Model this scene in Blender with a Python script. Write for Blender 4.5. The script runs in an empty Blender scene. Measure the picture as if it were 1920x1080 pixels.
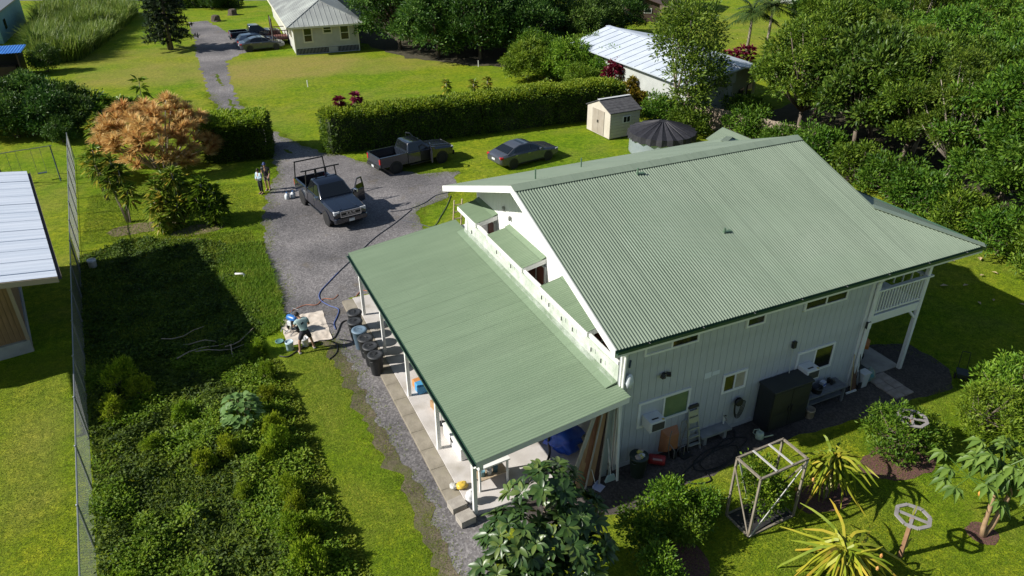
import bpy, bmesh, math, random
import numpy as np
from mathutils import Vector, Matrix, geometry, noise as mnoise
rad = math.radians
random.seed(7); RNG = np.random.default_rng(7)
SC = bpy.context.scene
COL = SC.collection

# ------------------------------------------------------------------ camera
cam_d = bpy.data.cameras.new('camera'); cam = bpy.data.objects.new('camera', cam_d); COL.objects.link(cam)
cam_d.lens = 25.66; cam_d.sensor_width = 36; cam_d.clip_end = 3000; cam_d.clip_start = .1
_p, _y, _r = 0.5138, 0.4365, -0.0039
_fw = Vector((math.sin(_y)*math.cos(_p), math.cos(_y)*math.cos(_p), -math.sin(_p)))
_rt = Vector((math.cos(_y), -math.sin(_y), 0)); _up = _rt.cross(_fw)
_r2 = _rt*math.cos(_r) + _up*math.sin(_r); _u2 = _up*math.cos(_r) - _rt*math.sin(_r)
cam.matrix_world = Matrix(((_r2.x, _u2.x, -_fw.x, -5.6675), (_r2.y, _u2.y, -_fw.y, -14.8162), (_r2.z, _u2.z, -_fw.z, 16.7965), (0, 0, 0, 1)))
SC.camera = cam
# ------------------------------------------------------------------ sky, sun, exposure
W = bpy.data.worlds.new('World'); SC.world = W; W.use_nodes = True
wn = W.node_tree; bg = wn.nodes['Background']
sky = wn.nodes.new('ShaderNodeTexSky'); sky.sky_type = 'NISHITA'; sky.sun_disc = False
sky.sun_elevation = rad(34.5); sky.sun_rotation = rad(-78); sky.air_density = 1.0; sky.dust_density = .6
wn.links.new(sky.outputs[0], bg.inputs[0]); bg.inputs[1].default_value = 0.064
sun_d = bpy.data.lights.new('sun', 'SUN'); sun = bpy.data.objects.new('sun', sun_d); COL.objects.link(sun)
sun_d.energy = 5.0; sun_d.angle = rad(.53); sun_d.color = (1, .955, .89)
_sd = Vector((math.cos(rad(-12))*math.cos(rad(34.5)), math.sin(rad(-12))*math.cos(rad(34.5)), -math.sin(rad(34.5))))
sun.rotation_euler = _sd.to_track_quat('-Z', 'Y').to_euler(); sun.location = (-40, 10, 40)
SC.view_settings.view_transform = 'Standard'; SC.view_settings.look = 'None'
SC.view_settings.exposure = 0.52; SC.view_settings.gamma = 1.0; SC.view_settings.use_curve_mapping = False
SC.render.engine = 'CYCLES'; SC.cycles.use_denoising = True; SC.cycles.max_bounces = 6
SC.cycles.transparent_max_bounces = 8; SC.cycles.caustics_reflective = False; SC.cycles.caustics_refractive = False

# ------------------------------------------------------------------ materials
MATS = {}
def _bsdf(name):
    m = bpy.data.materials.new(name); m.use_nodes = True; MATS[name] = m
    return m, m.node_tree, m.node_tree.nodes['Principled BSDF']
def ramp(nt, cols, pos=None):
    n = nt.nodes.new('ShaderNodeValToRGB'); e = n.color_ramp.elements
    k = len(cols); pos = pos or [i/(k-1) for i in range(k)]
    while len(e) < k: e.new(.5)
    for i in range(k): e[i].position = pos[i]; e[i].color = (*cols[i], 1)
    return n
def noise_tex(nt, scale, detail=4, rough=.55, coord='Object', vec=None, stretch=None):
    t = nt.nodes.new('ShaderNodeTexNoise'); t.inputs['Scale'].default_value = scale
    t.inputs['Detail'].default_value = detail; t.inputs['Roughness'].default_value = rough
    if vec is None:
        tc = nt.nodes.new('ShaderNodeTexCoord'); vec = tc.outputs[coord]
    if stretch:
        mp = nt.nodes.new('ShaderNodeMapping'); mp.inputs['Scale'].default_value = stretch
        nt.links.new(vec, mp.inputs[0]); vec = mp.outputs[0]
    nt.links.new(vec, t.inputs['Vector']); return t
def mix(nt, a, b, fac, mode='MIX'):
    n = nt.nodes.new('ShaderNodeMix'); n.data_type = 'RGBA'; n.blend_type = mode
    if isinstance(fac, (int, float)): n.inputs[0].default_value = fac
    else: nt.links.new(fac, n.inputs[0])
    for i, v in ((6, a), (7, b)):
        if isinstance(v, (tuple, list)): n.inputs[i].default_value = (*v, 1)
        else: nt.links.new(v, n.inputs[i])
    return n.outputs[2]
def mat(name, c1, c2=None, scale=3, rough=.6, metal=0, bump=0, bscale=None, stretch=None, spec=.5, c3=None, scale2=.4, coat=0, alpha=1, trans=0):
    if name in MATS: return MATS[name]
    m, nt, b = _bsdf(name)
    b.inputs['Roughness'].default_value = rough; b.inputs['Metallic'].default_value = metal
    b.inputs['Specular IOR Level'].default_value = spec
    b.inputs['Coat Weight'].default_value = coat; b.inputs['Coat Roughness'].default_value = .05
    b.inputs['Alpha'].default_value = alpha; b.inputs['Transmission Weight'].default_value = trans
    if c2 is None: b.inputs['Base Color'].default_value = (*c1, 1)
    else:
        t = noise_tex(nt, scale, stretch=stretch)
        r = ramp(nt, [c1, c2], [.35, .65]); nt.links.new(t.outputs[0], r.inputs[0]); out = r.outputs[0]
        if c3:
            t2 = noise_tex(nt, scale2, 3); r2 = ramp(nt, [(0, 0, 0), (1, 1, 1)], [.5, .68]); nt.links.new(t2.outputs[0], r2.inputs[0])
            out = mix(nt, out, c3, r2.outputs[0])
        nt.links.new(out, b.inputs['Base Color'])
    if bump:
        tb = noise_tex(nt, bscale or scale*3, 4, stretch=stretch); bn = nt.nodes.new('ShaderNodeBump')
        bn.inputs['Strength'].default_value = bump; bn.inputs['Distance'].default_value = .02
        nt.links.new(tb.outputs[0], bn.inputs['Height']); nt.links.new(bn.outputs[0], b.inputs['Normal'])
    return m
def leafmat(name, cols, trans=.3, rough=.5, spec=.25, patch=1.2):
    """leaf colour varies leaf by leaf, and in patches through the plant"""
    if name in MATS: return MATS[name]
    m, nt, b = _bsdf(name)
    g = nt.nodes.new('ShaderNodeNewGeometry'); oi = nt.nodes.new('ShaderNodeObjectInfo')
    t = noise_tex(nt, patch, 2)
    a = nt.nodes.new('ShaderNodeMath'); a.operation = 'MULTIPLY_ADD'; nt.links.new(g.outputs['Random Per Island'], a.inputs[0])
    a.inputs[1].default_value = .6; a.inputs[2].default_value = -.3
    a2 = nt.nodes.new('ShaderNodeMath'); a2.operation = 'ADD'; nt.links.new(a.outputs[0], a2.inputs[0]); nt.links.new(t.outputs[0], a2.inputs[1])
    r = ramp(nt, cols, [.15 + .7*i/(len(cols)-1) for i in range(len(cols))]); nt.links.new(a2.outputs[0], r.inputs[0])
    hs = nt.nodes.new('ShaderNodeHueSaturation'); nt.links.new(r.outputs[0], hs.inputs['Color'])
    mr = nt.nodes.new('ShaderNodeMapRange'); mr.inputs[3].default_value = .8; mr.inputs[4].default_value = 1.2
    nt.links.new(oi.outputs['Random'], mr.inputs[0]); nt.links.new(mr.outputs[0], hs.inputs['Value'])
    wr_ = nt.nodes.new('ShaderNodeTexWhiteNoise'); wr_.noise_dimensions = '1D'; nt.links.new(oi.outputs['Random'], wr_.inputs['W']); mh = nt.nodes.new('ShaderNodeMapRange'); mh.inputs[3].default_value = .482; mh.inputs[4].default_value = .515
    nt.links.new(wr_.outputs['Value'], mh.inputs[0]); nt.links.new(mh.outputs[0], hs.inputs['Hue'])
    nt.links.new(hs.outputs[0], b.inputs['Base Color']); b.inputs['Roughness'].default_value = rough; b.inputs['Specular IOR Level'].default_value = spec
    tr = nt.nodes.new('ShaderNodeBsdfTranslucent'); nt.links.new(hs.outputs[0], tr.inputs[0])
    mx = nt.nodes.new('ShaderNodeMixShader'); mx.inputs[0].default_value = trans
    nt.links.new(b.outputs[0], mx.inputs[1]); nt.links.new(tr.outputs[0], mx.inputs[2])
    nt.links.new(mx.outputs[0], nt.nodes['Material Output'].inputs[0])
    return m

# ------------------------------------------------------------------ mesh building
class MB:
    def __init__(s): s.v = []; s.f = []
    def add(s, vs, fs):
        n = len(s.v); s.v += [tuple(v) for v in vs]; s.f += [tuple(i+n for i in f) for f in fs]; return s
    def hexa(s, p):      # 8 points: bottom ring 0-3, top ring 4-7
        return s.add(p, [(3, 2, 1, 0), (4, 5, 6, 7), (0, 1, 5, 4), (1, 2, 6, 5), (2, 3, 7, 6), (3, 0, 4, 7)])
    def box(s, x0, x1, y0, y1, z0, z1):
        return s.hexa([(x0, y0, z0), (x1, y0, z0), (x1, y1, z0), (x0, y1, z0), (x0, y0, z1), (x1, y0, z1), (x1, y1, z1), (x0, y1, z1)])
    def cbox(s, c, d, rz=0, rx=0, ry=0):
        R = Matrix.Rotation(rz, 3, 'Z') @ Matrix.Rotation(ry, 3, 'Y') @ Matrix.Rotation(rx, 3, 'X'); c = Vector(c)
        h = [x/2 for x in d]
        return s.hexa([c + R @ Vector((sx*h[0], sy*h[1], sz*h[2])) for sz in (-1, 1) for sx, sy in ((-1, -1), (1, -1), (1, 1), (-1, 1))])
    def bar(s, a, b, w, h=None, up=(0, 0, 1)):   # rectangular bar from a to b
        a, b = Vector(a), Vector(b); d = (b-a).normalized(); u = Vector(up)
        if abs(d.dot(u)) > .98: u = Vector((1, 0, 0))
        r = d.cross(u).normalized(); u = r.cross(d); h = h or w
        q = [r*sx*w/2 + u*sy*h/2 for sx, sy in ((-1, -1), (1, -1), (1, 1), (-1, 1))]
        return s.hexa([a+x for x in q] + [b+x for x in q])
    def tube(s, pts, r, n=6, cap=True):
        pts = [Vector(p) for p in pts]; rs = r if isinstance(r, (list, tuple)) else [r]*len(pts)
        base = len(s.v); t0 = (pts[1]-pts[0]).normalized()
        u = t0.orthogonal().normalized()
        for i, p in enumerate(pts):
            t = (pts[min(i+1, len(pts)-1)] - pts[max(i-1, 0)]).normalized()
            u = (u - t*u.dot(t)); u = u.normalized() if u.length > 1e-6 else t.orthogonal().normalized()
            w = t.cross(u)
            for k in range(n):
                a = 2*math.pi*k/n; s.v.append(tuple(p + (u*math.cos(a) + w*math.sin(a))*rs[i]))
        for i in range(len(pts)-1):
            for k in range(n):
                a = base+i*n+k; b_ = base+i*n+(k+1) % n; s.f.append((a, b_, b_+n, a+n))
        if cap:
            s.f.append(tuple(base+k for k in range(n-1, -1, -1))); e = base+(len(pts)-1)*n; s.f.append(tuple(e+k for k in range(n)))
        return s
    def lathe(s, prof, n=16, c=(0, 0, 0), axis='Z', sx=1, sy=1):
        base = len(s.v)
        for r, z in prof:
            for k in range(n):
                a = 2*math.pi*k/n; x, y = r*math.cos(a)*sx, r*math.sin(a)*sy
                p = (x, y, z) if axis == 'Z' else ((z, x, y) if axis == 'X' else (x, z, y))
                s.v.append((p[0]+c[0], p[1]+c[1], p[2]+c[2]))
        for i in range(len(prof)-1):
            for k in range(n):
                a = base+i*n+k; b_ = base+i*n+(k+1) % n; s.f.append((a, b_, b_+n, a+n))
        if prof[0][0] > 1e-4: s.f.append(tuple(base+k for k in range(n-1, -1, -1)))
        if prof[-1][0] > 1e-4: e = base+(len(prof)-1)*n; s.f.append(tuple(e+k for k in range(n)))
        return s
    def prism(s, poly, z0, z1):
        n = len(poly)
        return s.add([(x, y, z0) for x, y in poly] + [(x, y, z1) for x, y in poly],
                     [tuple(range(n-1, -1, -1)), tuple(range(n, 2*n))] + [(i, (i+1) % n, n+(i+1) % n, n+i) for i in range(n)])
    def side(s, prof, y0, y1):   # a side outline (x,z) given a width in y
        n = len(prof)
        return s.add([(x, y0, z) for x, z in prof] + [(x, y1, z) for x, z in prof],
                     [tuple(range(n)), tuple(range(2*n-1, n-1, -1))] + [(i, n+i, n+(i+1) % n, (i+1) % n) for i in range(n)])
    def loft(s, rings, cap=True):
        n = len(rings[0]); base = len(s.v)
        for r in rings: s.v += [tuple(p) for p in r]
        for i in range(len(rings)-1):
            for k in range(n):
                a = base+i*n+k; b_ = base+i*n+(k+1) % n; s.f.append((a, b_, b_+n, a+n))
        if cap:
            s.f.append(tuple(base+k for k in range(n-1, -1, -1))); e = base+(len(rings)-1)*n; s.f.append(tuple(e+k for k in range(n)))
        return s
    def mesh(s, name, m=None, smooth=False, fix=True):
        me = bpy.data.meshes.new(name); me.from_pydata(s.v, [], s.f)
        if fix:
            bm = bmesh.new(); bm.from_mesh(me); bmesh.ops.recalc_face_normals(bm, faces=bm.faces); bm.to_mesh(me); bm.free()
        if smooth: me.polygons.foreach_set('use_smooth', [True]*len(me.polygons))
        if m: me.materials.append(m)
        return me
    def build(s, name, m, parent=None, smooth=False, bevel=0, auto=None, fix=True):
        me = s.mesh(name, m, smooth or auto is not None, fix)
        if auto is not None: me.set_sharp_from_angle(angle=rad(auto))
        o = bpy.data.objects.new(name, me); COL.objects.link(o)
        if parent is not None: o.parent = parent
        if bevel:
            b = o.modifiers.new('bevel', 'BEVEL'); b.width = bevel; b.segments = 2; b.limit_method = 'ANGLE'; b.angle_limit = rad(40)
        return o
def link(me, name, parent=None, loc=None, rz=None, sc=None):
    o = bpy.data.objects.new(name, me); COL.objects.link(o)
    if parent is not None: o.parent = parent
    if loc is not None: o.location = loc
    if rz is not None: o.rotation_euler.z = rz
    if sc is not None: o.scale = sc if isinstance(sc, (tuple, list)) else (sc, sc, sc)
    return o
def tag(o, label, cat, group=None):
    o['label'] = label; o['category'] = cat
    if group: o['group'] = group
    return o
def thing(name, label, cat, loc=(0, 0, 0), rz=0, group=None):
    o = bpy.data.objects.new(name, None); COL.objects.link(o); o.location = loc; o.rotation_euler.z = rz; o.empty_display_size = .2
    return tag(o, label, cat, group)
def struct(o): o['kind'] = 'structure'; return o
def copy_tree(o, parent=None):
    c = o.copy(); COL.objects.link(c)
    if parent is not None: c.parent = parent
    for ch in list(o.children): copy_tree(ch, c)
    return c
def np_mesh(name, V, F, m, smooth=False):
    me = bpy.data.meshes.new(name); V = np.asarray(V, np.float32); F = np.asarray(F, np.int32); k = F.shape[1]
    me.vertices.add(len(V)); me.vertices.foreach_set('co', V.ravel())
    me.loops.add(F.size); me.loops.foreach_set('vertex_index', F.ravel())
    me.polygons.add(len(F)); me.polygons.foreach_set('loop_start', np.arange(0, F.size, k, dtype=np.int32))
    me.polygons.foreach_set('loop_total', np.full(len(F), k, np.int32)) if hasattr(me.polygons[0], 'loop_total') and False else None
    if smooth: me.polygons.foreach_set('use_smooth', np.ones(len(F), bool))
    me.update(calc_edges=True); me.validate()
    if m: me.materials.append(m)
    return me
def unit(a): return a/(np.linalg.norm(a, axis=-1, keepdims=True)+1e-9)
def leaves(P, D, N, L, Wd, fold=.25, droop=0.0):
    """kite leaves folded on the midrib. P base, D direction, N face normal (arrays)"""
    D = unit(D); S = unit(np.cross(D, N)); N = np.cross(S, D); L = np.asarray(L)[:, None]; Wd = np.asarray(Wd)[:, None]
    mid = P + D*L*.45 + N*(L*.04)
    tip = P + D*L - np.array([0, 0, 1])*L*droop
    a = mid + S*Wd*.5 + N*Wd*fold; b = mid - S*Wd*.5 + N*Wd*fold
    V = np.stack([P, a, tip, b], 1).reshape(-1, 3); n = len(P)
    i = np.arange(n)[:, None]*4
    F = np.concatenate([i+np.array([[0, 1, 2]]), i+np.array([[0, 2, 3]])], 1).reshape(-1, 3)
    return V, F
def blades(P, D, L, Wd, bend=.35, seg=2):
    """grass blades and strap leaves: a narrow strip that bends over"""
    n = len(P); D = unit(D); up = np.array([0, 0, 1.]); S = unit(np.cross(D, up) + 1e-4)
    L = np.asarray(L)[:, None]; Wd = np.asarray(Wd)[:, None]; rows = []
    for k in range(seg+1):
        t = k/seg; c = P + D*L*t - up*L*bend*t*t; w = Wd*.5*(1-.92*t**1.6) if seg > 1 else Wd*.5*(1-t*.95)
        rows += [c - S*w, c + S*w]
    V = np.stack(rows, 1).reshape(-1, 3); i = np.arange(n)[:, None]*(2*seg+2)
    F = np.concatenate([i + np.array([[2*k, 2*k+1, 2*k+3, 2*k+2]]) for k in range(seg)], 1).reshape(-1, 4)
    return V, F
def rdir(n, rng=RNG): return unit(rng.normal(size=(n, 3)))
def poly_in(P, poly):
    x, y = P[:, 0], P[:, 1]; c = np.zeros(len(P), bool); n = len(poly); j = n-1
    for i in range(n):
        xi, yi = poly[i]; xj, yj = poly[j]
        with np.errstate(divide='ignore', invalid='ignore'):
            k = ((yi > y) != (yj > y)) & (x < (xj-xi)*(y-yi)/(yj-yi+1e-12)+xi)
        c ^= k; j = i
    return c
def poly_pts(poly, n, rng=RNG):
    a = np.array(poly); lo, hi = a.min(0), a.max(0); out = np.zeros((0, 2))
    while len(out) < n:
        p = rng.uniform(lo, hi, size=(n*2, 2)); out = np.concatenate([out, p[poly_in(p, poly)]])
    return out[:n]
def sheet(name, poly, z, m, wob=.12, step=.3, freq=1.1, kind='structure'):
    """a flat sheet with an irregular edge"""
    pts = []
    for i in range(len(poly)):
        a, b = Vector(poly[i]), Vector(poly[(i+1) % len(poly)]); k = max(1, int((b-a).length/step))
        nrm = Vector((-(b-a).y, (b-a).x)).normalized()
        for t in range(k):
            p = a + (b-a)*t/k; d = mnoise.noise(Vector((p.x*freq, p.y*freq, 3.1)))*wob*1.6 + mnoise.noise(Vector((p.x*freq*4, p.y*freq*4, 8.)))*wob*.6
            p = p + nrm*d; pts.append((p.x, p.y, z))
    tri = geometry.tessellate_polygon([[Vector(p) for p in pts]])
    me = bpy.data.meshes.new(name); me.from_pydata(pts, [], [tuple(t) for t in tri]); me.materials.append(m)
    bm = bmesh.new(); bm.from_mesh(me); bmesh.ops.recalc_face_normals(bm, faces=bm.faces)
    if bm.faces and sum(f.normal.z for f in bm.faces) < 0: bmesh.ops.reverse_faces(bm, faces=bm.faces)
    bm.to_mesh(me); bm.free()
    o = bpy.data.objects.new(name, me); COL.objects.link(o); o['kind'] = kind; return o
ORD = 'first second third fourth fifth sixth seventh eighth ninth tenth eleventh twelfth thirteenth fourteenth fifteenth'.split()
# ================================================================== the setting
def grass_ground(name, greens, dry, fine=14):
    m, nt, b = _bsdf(name)
    n1 = noise_tex(nt, .35, 5, .6); n2 = noise_tex(nt, fine, 6, .75); n3 = noise_tex(nt, .9, 6, .7); n5 = noise_tex(nt, 3.6, 5, .7); n6 = noise_tex(nt, .13, 3, .5)
    r1 = ramp(nt, greens, [.3, .5, .7]); nt.links.new(n3.outputs[0], r1.inputs[0])
    r2 = ramp(nt, [(.35, .35, .3), (1.6, 1.6, 1.5)], [.3, .72]); nt.links.new(n2.outputs[0], r2.inputs[0])
    r5 = ramp(nt, [(.55, .62, .5), (1.4, 1.32, 1.2)], [.28, .72]); nt.links.new(n5.outputs[0], r5.inputs[0])
    r6 = ramp(nt, [(.8, .95, .7), (1.18, 1.06, 1.1)], [.38, .62]); nt.links.new(n6.outputs[0], r6.inputs[0])
    c = mix(nt, r1.outputs[0], r2.outputs[0], 1.0, 'MULTIPLY'); c = mix(nt, c, r5.outputs[0], 1.0, 'MULTIPLY'); c = mix(nt, c, r6.outputs[0], 1.0, 'MULTIPLY')
    at = nt.nodes.new('ShaderNodeAttribute'); at.attribute_name = 'dry'
    ad = nt.nodes.new('ShaderNodeMath'); ad.operation = 'MULTIPLY_ADD'; nt.links.new(n1.outputs[0], ad.inputs[0]); ad.inputs[1].default_value = 1.1; ad.inputs[2].default_value = -.52
    a2 = nt.nodes.new('ShaderNodeMath'); a2.operation = 'ADD'; a2.use_clamp = True; nt.links.new(at.outputs['Fac'], a2.inputs[0]); nt.links.new(ad.outputs[0], a2.inputs[1])
    d2 = mix(nt, dry, r2.outputs[0], .8, 'MULTIPLY'); d2 = mix(nt, d2, r5.outputs[0], .7, 'MULTIPLY')
    c = mix(nt, c, d2, a2.outputs[0]); nt.links.new(c, b.inputs['Base Color'])
    b.inputs['Roughness'].default_value = .95; b.inputs['Specular IOR Level'].default_value = .1
    bn = nt.nodes.new('ShaderNodeBump'); bn.inputs['Strength'].default_value = .9; bn.inputs['Distance'].default_value = .08
    nt.links.new(n2.outputs[0], bn.inputs['Height']); nt.links.new(bn.outputs[0], b.inputs['Normal'])
    return m
GROUND = grass_ground('lawn', [(.115, .19, .010), (.168, .243, .013), (.235, .285, .018)], (.30, .25, .08))
# dry patches (centre x, y, radius x, radius y, strength)
DRY = [(5, 63, 9, 5.5, .75), (-6, 66, 8, 5, .5), (1, 61, 4, 8, .4), (-2.6, 8, .5, 9, .25), (-2.2, 13, .7, 6, .4), (-13.4, 34, .9, 7, .2), (-8, 20, 3, 3, .55), (-9, 17, 2, 4, .4),
       (17, 60, 9, 4, .4), (60, 60, 10, 20, .2), (-12.5, 9, 1, 5, .2), (-6, 75, 10, 5, .3), (8, 46, 10, 5, .12)]
def make_ground():
    xs = np.concatenate([[-900, -300, -120], np.arange(-60, 120.1, 1.0), [180, 400, 900]])
    ys = np.concatenate([[-300, -60], np.arange(-25, 150.1, 1.0), [200, 400, 900]])
    X, Y = np.meshgrid(xs, ys, indexing='ij'); Z = np.zeros_like(X); nx, ny = X.shape
    i = (np.arange(nx-1)[:, None]*ny + np.arange(ny-1)[None]).ravel()
    F = np.stack([i, i+ny, i+ny+1, i+1], 1)
    me = np_mesh('ground', np.stack([X, Y, Z], -1).reshape(-1, 3), F, GROUND)
    d = np.zeros(X.size)
    for cx, cy, rx, ry, s in DRY:
        q = ((X.ravel()-cx)/rx)**2 + ((Y.ravel()-cy)/ry)**2; d = np.maximum(d, s*np.clip(1.6-q*1.2, 0, 1))
    a = me.attributes.new('dry', 'FLOAT', 'POINT'); a.data.foreach_set('value', d.astype(np.float32))
    return struct(link(me, 'ground'))
make_ground()

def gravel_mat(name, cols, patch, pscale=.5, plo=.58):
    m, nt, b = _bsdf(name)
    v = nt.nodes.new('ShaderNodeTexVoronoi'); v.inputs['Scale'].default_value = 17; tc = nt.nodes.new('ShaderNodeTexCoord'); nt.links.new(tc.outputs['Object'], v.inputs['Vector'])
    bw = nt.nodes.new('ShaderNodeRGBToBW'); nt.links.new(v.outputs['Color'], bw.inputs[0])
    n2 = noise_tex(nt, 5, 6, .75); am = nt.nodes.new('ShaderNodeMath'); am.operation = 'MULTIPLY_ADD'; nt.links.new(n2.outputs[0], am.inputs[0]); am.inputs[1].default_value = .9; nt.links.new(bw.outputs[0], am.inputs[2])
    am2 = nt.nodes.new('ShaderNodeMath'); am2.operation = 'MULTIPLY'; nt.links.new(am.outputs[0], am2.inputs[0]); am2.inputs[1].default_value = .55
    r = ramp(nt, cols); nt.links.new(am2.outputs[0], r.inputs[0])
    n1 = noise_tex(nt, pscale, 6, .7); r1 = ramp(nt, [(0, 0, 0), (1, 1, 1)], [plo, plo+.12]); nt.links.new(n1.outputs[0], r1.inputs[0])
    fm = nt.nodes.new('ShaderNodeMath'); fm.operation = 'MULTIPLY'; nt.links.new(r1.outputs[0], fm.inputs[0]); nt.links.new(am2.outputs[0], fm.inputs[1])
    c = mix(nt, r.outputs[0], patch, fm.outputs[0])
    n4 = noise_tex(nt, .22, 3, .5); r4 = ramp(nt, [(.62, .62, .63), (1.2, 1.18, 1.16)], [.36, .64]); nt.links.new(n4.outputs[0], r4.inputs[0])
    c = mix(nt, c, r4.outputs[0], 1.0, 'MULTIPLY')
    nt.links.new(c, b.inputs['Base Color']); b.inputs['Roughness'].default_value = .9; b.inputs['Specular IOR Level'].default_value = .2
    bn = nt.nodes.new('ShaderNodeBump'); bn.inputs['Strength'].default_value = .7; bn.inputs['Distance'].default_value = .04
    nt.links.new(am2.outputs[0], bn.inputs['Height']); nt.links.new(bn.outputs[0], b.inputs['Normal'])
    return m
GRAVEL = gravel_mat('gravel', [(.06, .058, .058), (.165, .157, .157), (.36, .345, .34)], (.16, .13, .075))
SHADED_GRAVEL = gravel_mat('dark_gravel', [(.03, .026, .024), (.075, .066, .06), (.15, .13, .12)], (.06, .045, .03), .8)  # gravel by the house wall, with the house's shade put into its colour
DRIVE = [(-1.5, 95.8), (-1.6, 82.3), (-2.1, 76), (-2.3, 66), (-2.5, 55.8), (-2.3, 50), (-1.3, 43.8), (-.5, 38.5), (-.2, 35.2), (-.6, 31.9), (-1.8, 28.1), (-2.4, 25), (-2.8, 22.2), (-3, 18),
         (-3, 15.8), (-3.2, 13.9), (-2.3, 12.3), (-1.7, 11.3), (-1.6, 8), (-1.6, 4.3), (-1.3, 1.2), (-1.5, -1.4), (-1.7, -4), (-.7, -5), (-.3, -2), (.2, -.85), (1.2, -1.0), (1.6, .3), (-.3, .3), (-.3, 14.6), (5.6, 14.6), (5.6, 19.4), (5.3, 20.2),
         (5.7, 22.3), (6.2, 23.2), (7.8, 23.4), (9.2, 25.8), (10.3, 27.6), (8.2, 28.3), (6.2, 30.6), (4.7, 33.2), (3, 35.5), (1.6, 39.2), (.3, 43.8), (-.5, 51.9), (-.2, 60.1),
         (.4, 68.8), (2.5, 72.2), (7.2, 74.7), (6.8, 82), (2.4, 86.2), (1.0, 96)]
sheet('driveway', DRIVE, .008, GRAVEL, .26, .22)
sheet('gravel_strip', [(.6, -.75), (3.6, -1.75), (4.3, -1.95), (6.9, -1.7), (9.2, -1.55), (11.2, -1.5), (13, -1.6), (15.2, -1.75), (16.6, -1.75), (18.6, -1.9), (19.6, -1.0), (19.6, .9), (18.2, 1.6), (15, 1.6), (15, .3), (.6, .3)], .004, SHADED_GRAVEL, .14)
STRIPG = grass_ground('grass_strip_green', [(.06, .10, .012), (.09, .14, .012), (.12, .16, .02)], (.17, .15, .05))
for pts in ([(-1.2, 47), (-1.0, 47), (-.95, 52), (-1.15, 53), (-1.3, 50)], [(-1.2, 58), (-1.0, 58), (-1.05, 63), (-1.35, 63)], [(.75, 37.2), (.95, 37.2), (1.2, 36.0), (.95, 36.0)]):
    sheet('grass_strip', pts, .014, STRIPG, .22, .25, 1.7)
ASPH = mat('asphalt', (.10, .10, .105), (.15, .15, .15), 3, .9)
sheet('road', [(-120, 176), (-27, 130.2), (-8, 120.8), (9.4, 112.2), (80, 78), (120, 58), (124, 64), (82, 86), (12, 120), (-5, 128), (-24, 137), (-120, 184)], .006, ASPH, .05, 3)
MULCH = mat('mulch', (.06, .028, .022), (.16, .075, .06), 22, .95, bump=.8, bscale=40)
def disc(cx, cy, rx, ry, n=14): return [(cx+rx*math.cos(i*2*math.pi/n), cy+ry*math.sin(i*2*math.pi/n)) for i in range(n)]
for cx, cy, rx, ry in ((10.0, -3.95, .95, .62), (13.6, -3.75, 1.6, .8), (4.5, -4.1, .9, .7), (13.15, -7.0, .42, .4)): sheet('mulch_bed', disc(cx, cy, rx, ry), .01, MULCH, .12, .2)
for cx, cy, rx, ry, in ((-8.6, 27, 1.9, .75), (-5.9, 25.4, 1.4, .7), (-6.6, 23.9, 1.0, .3)): sheet('bare_soil', disc(cx, cy, rx, ry), .012, mat('bare_soil', (.10, .07, .045), (.24, .18, .11), 9, .95, bump=.8), .2, .25)
# concrete slab of the carport, with the stained outer kerb strip
CONC = mat('concrete', (.46, .43, .40), (.56, .53, .50), 1.2, .85, bump=.15, bscale=30, c3=(.33, .30, .25), scale2=.7)
CONC2 = mat('concrete_kerb', (.21, .185, .14), (.32, .285, .225), 2.2, .9, bump=.25, bscale=25, c3=(.22, .20, .13), scale2=1.1)
struct(MB().box(-.1, 4.7, -.05, 14.3, -.1, .10).build('slab', CONC, bevel=.01))
kb = struct(MB().box(-.62, -.102, .32, 14.2, -.1, .02).build('kerb', CONC2))
kerbme = MB().box(-.245, .245, 0, .985, 0, .062).mesh('kerb_block', CONC2)
for k in range(14):
    o = link(kerbme, 'kerb_block', kb, (-.357, .33+k*.995, .02)); o.rotation_euler = (random.uniform(-.006, .006), random.uniform(-.01, .01), random.uniform(-.006, .006))
# paving slab under the balcony and the stepping pavers
struct(MB().box(15.2, 17.95, -.02, 7.0, -.1, .05).build('porch_slab', mat('porch_concrete', (.30, .28, .25), (.42, .39, .35), 2, .9)))
pav = thing('paver_path', 'short path of six square pavers below the balcony', 'path', (0, 0, 0)); del pav['category']; del pav['label']; pav['kind'] = 'structure'
pm = MB().box(-.225, .225, -.225, .225, 0, .05).mesh('paver', mat('paver_stone', (.26, .22, .19), (.40, .34, .30), 3, .9, bump=.2))
for i in range(2):
    for j in range(3):
        o = link(pm, 'paver', pav, (16.32+i*.47+.03*random.random(), -.30-j*.47, 0)); o.rotation_euler.z = random.uniform(-.04, .04)

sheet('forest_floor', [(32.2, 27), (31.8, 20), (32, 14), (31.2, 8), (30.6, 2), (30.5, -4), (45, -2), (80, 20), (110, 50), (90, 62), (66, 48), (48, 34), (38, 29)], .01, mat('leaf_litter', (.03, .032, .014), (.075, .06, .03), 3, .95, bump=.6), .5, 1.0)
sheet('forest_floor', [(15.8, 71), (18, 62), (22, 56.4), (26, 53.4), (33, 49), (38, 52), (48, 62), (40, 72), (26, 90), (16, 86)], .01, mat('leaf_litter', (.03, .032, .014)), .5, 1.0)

VERGE = gravel_mat('verge_soil', [(.05, .045, .03), (.13, .11, .075), (.25, .21, .15)], (.10, .12, .03), 1.2, .45)
sheet('verge', [(-2.15, 11.4), (-1.55, 11.2), (-1.42, 8), (-1.45, 4.3), (-1.05, 1.0), (-1.25, -1.4), (-1.3, -4.5), (-1.95, -4.5), (-1.8, -1.4), (-1.65, 1.4), (-1.9, 4.3), (-1.95, 8)], .013, VERGE, .22, .18, 1.9)
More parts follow.
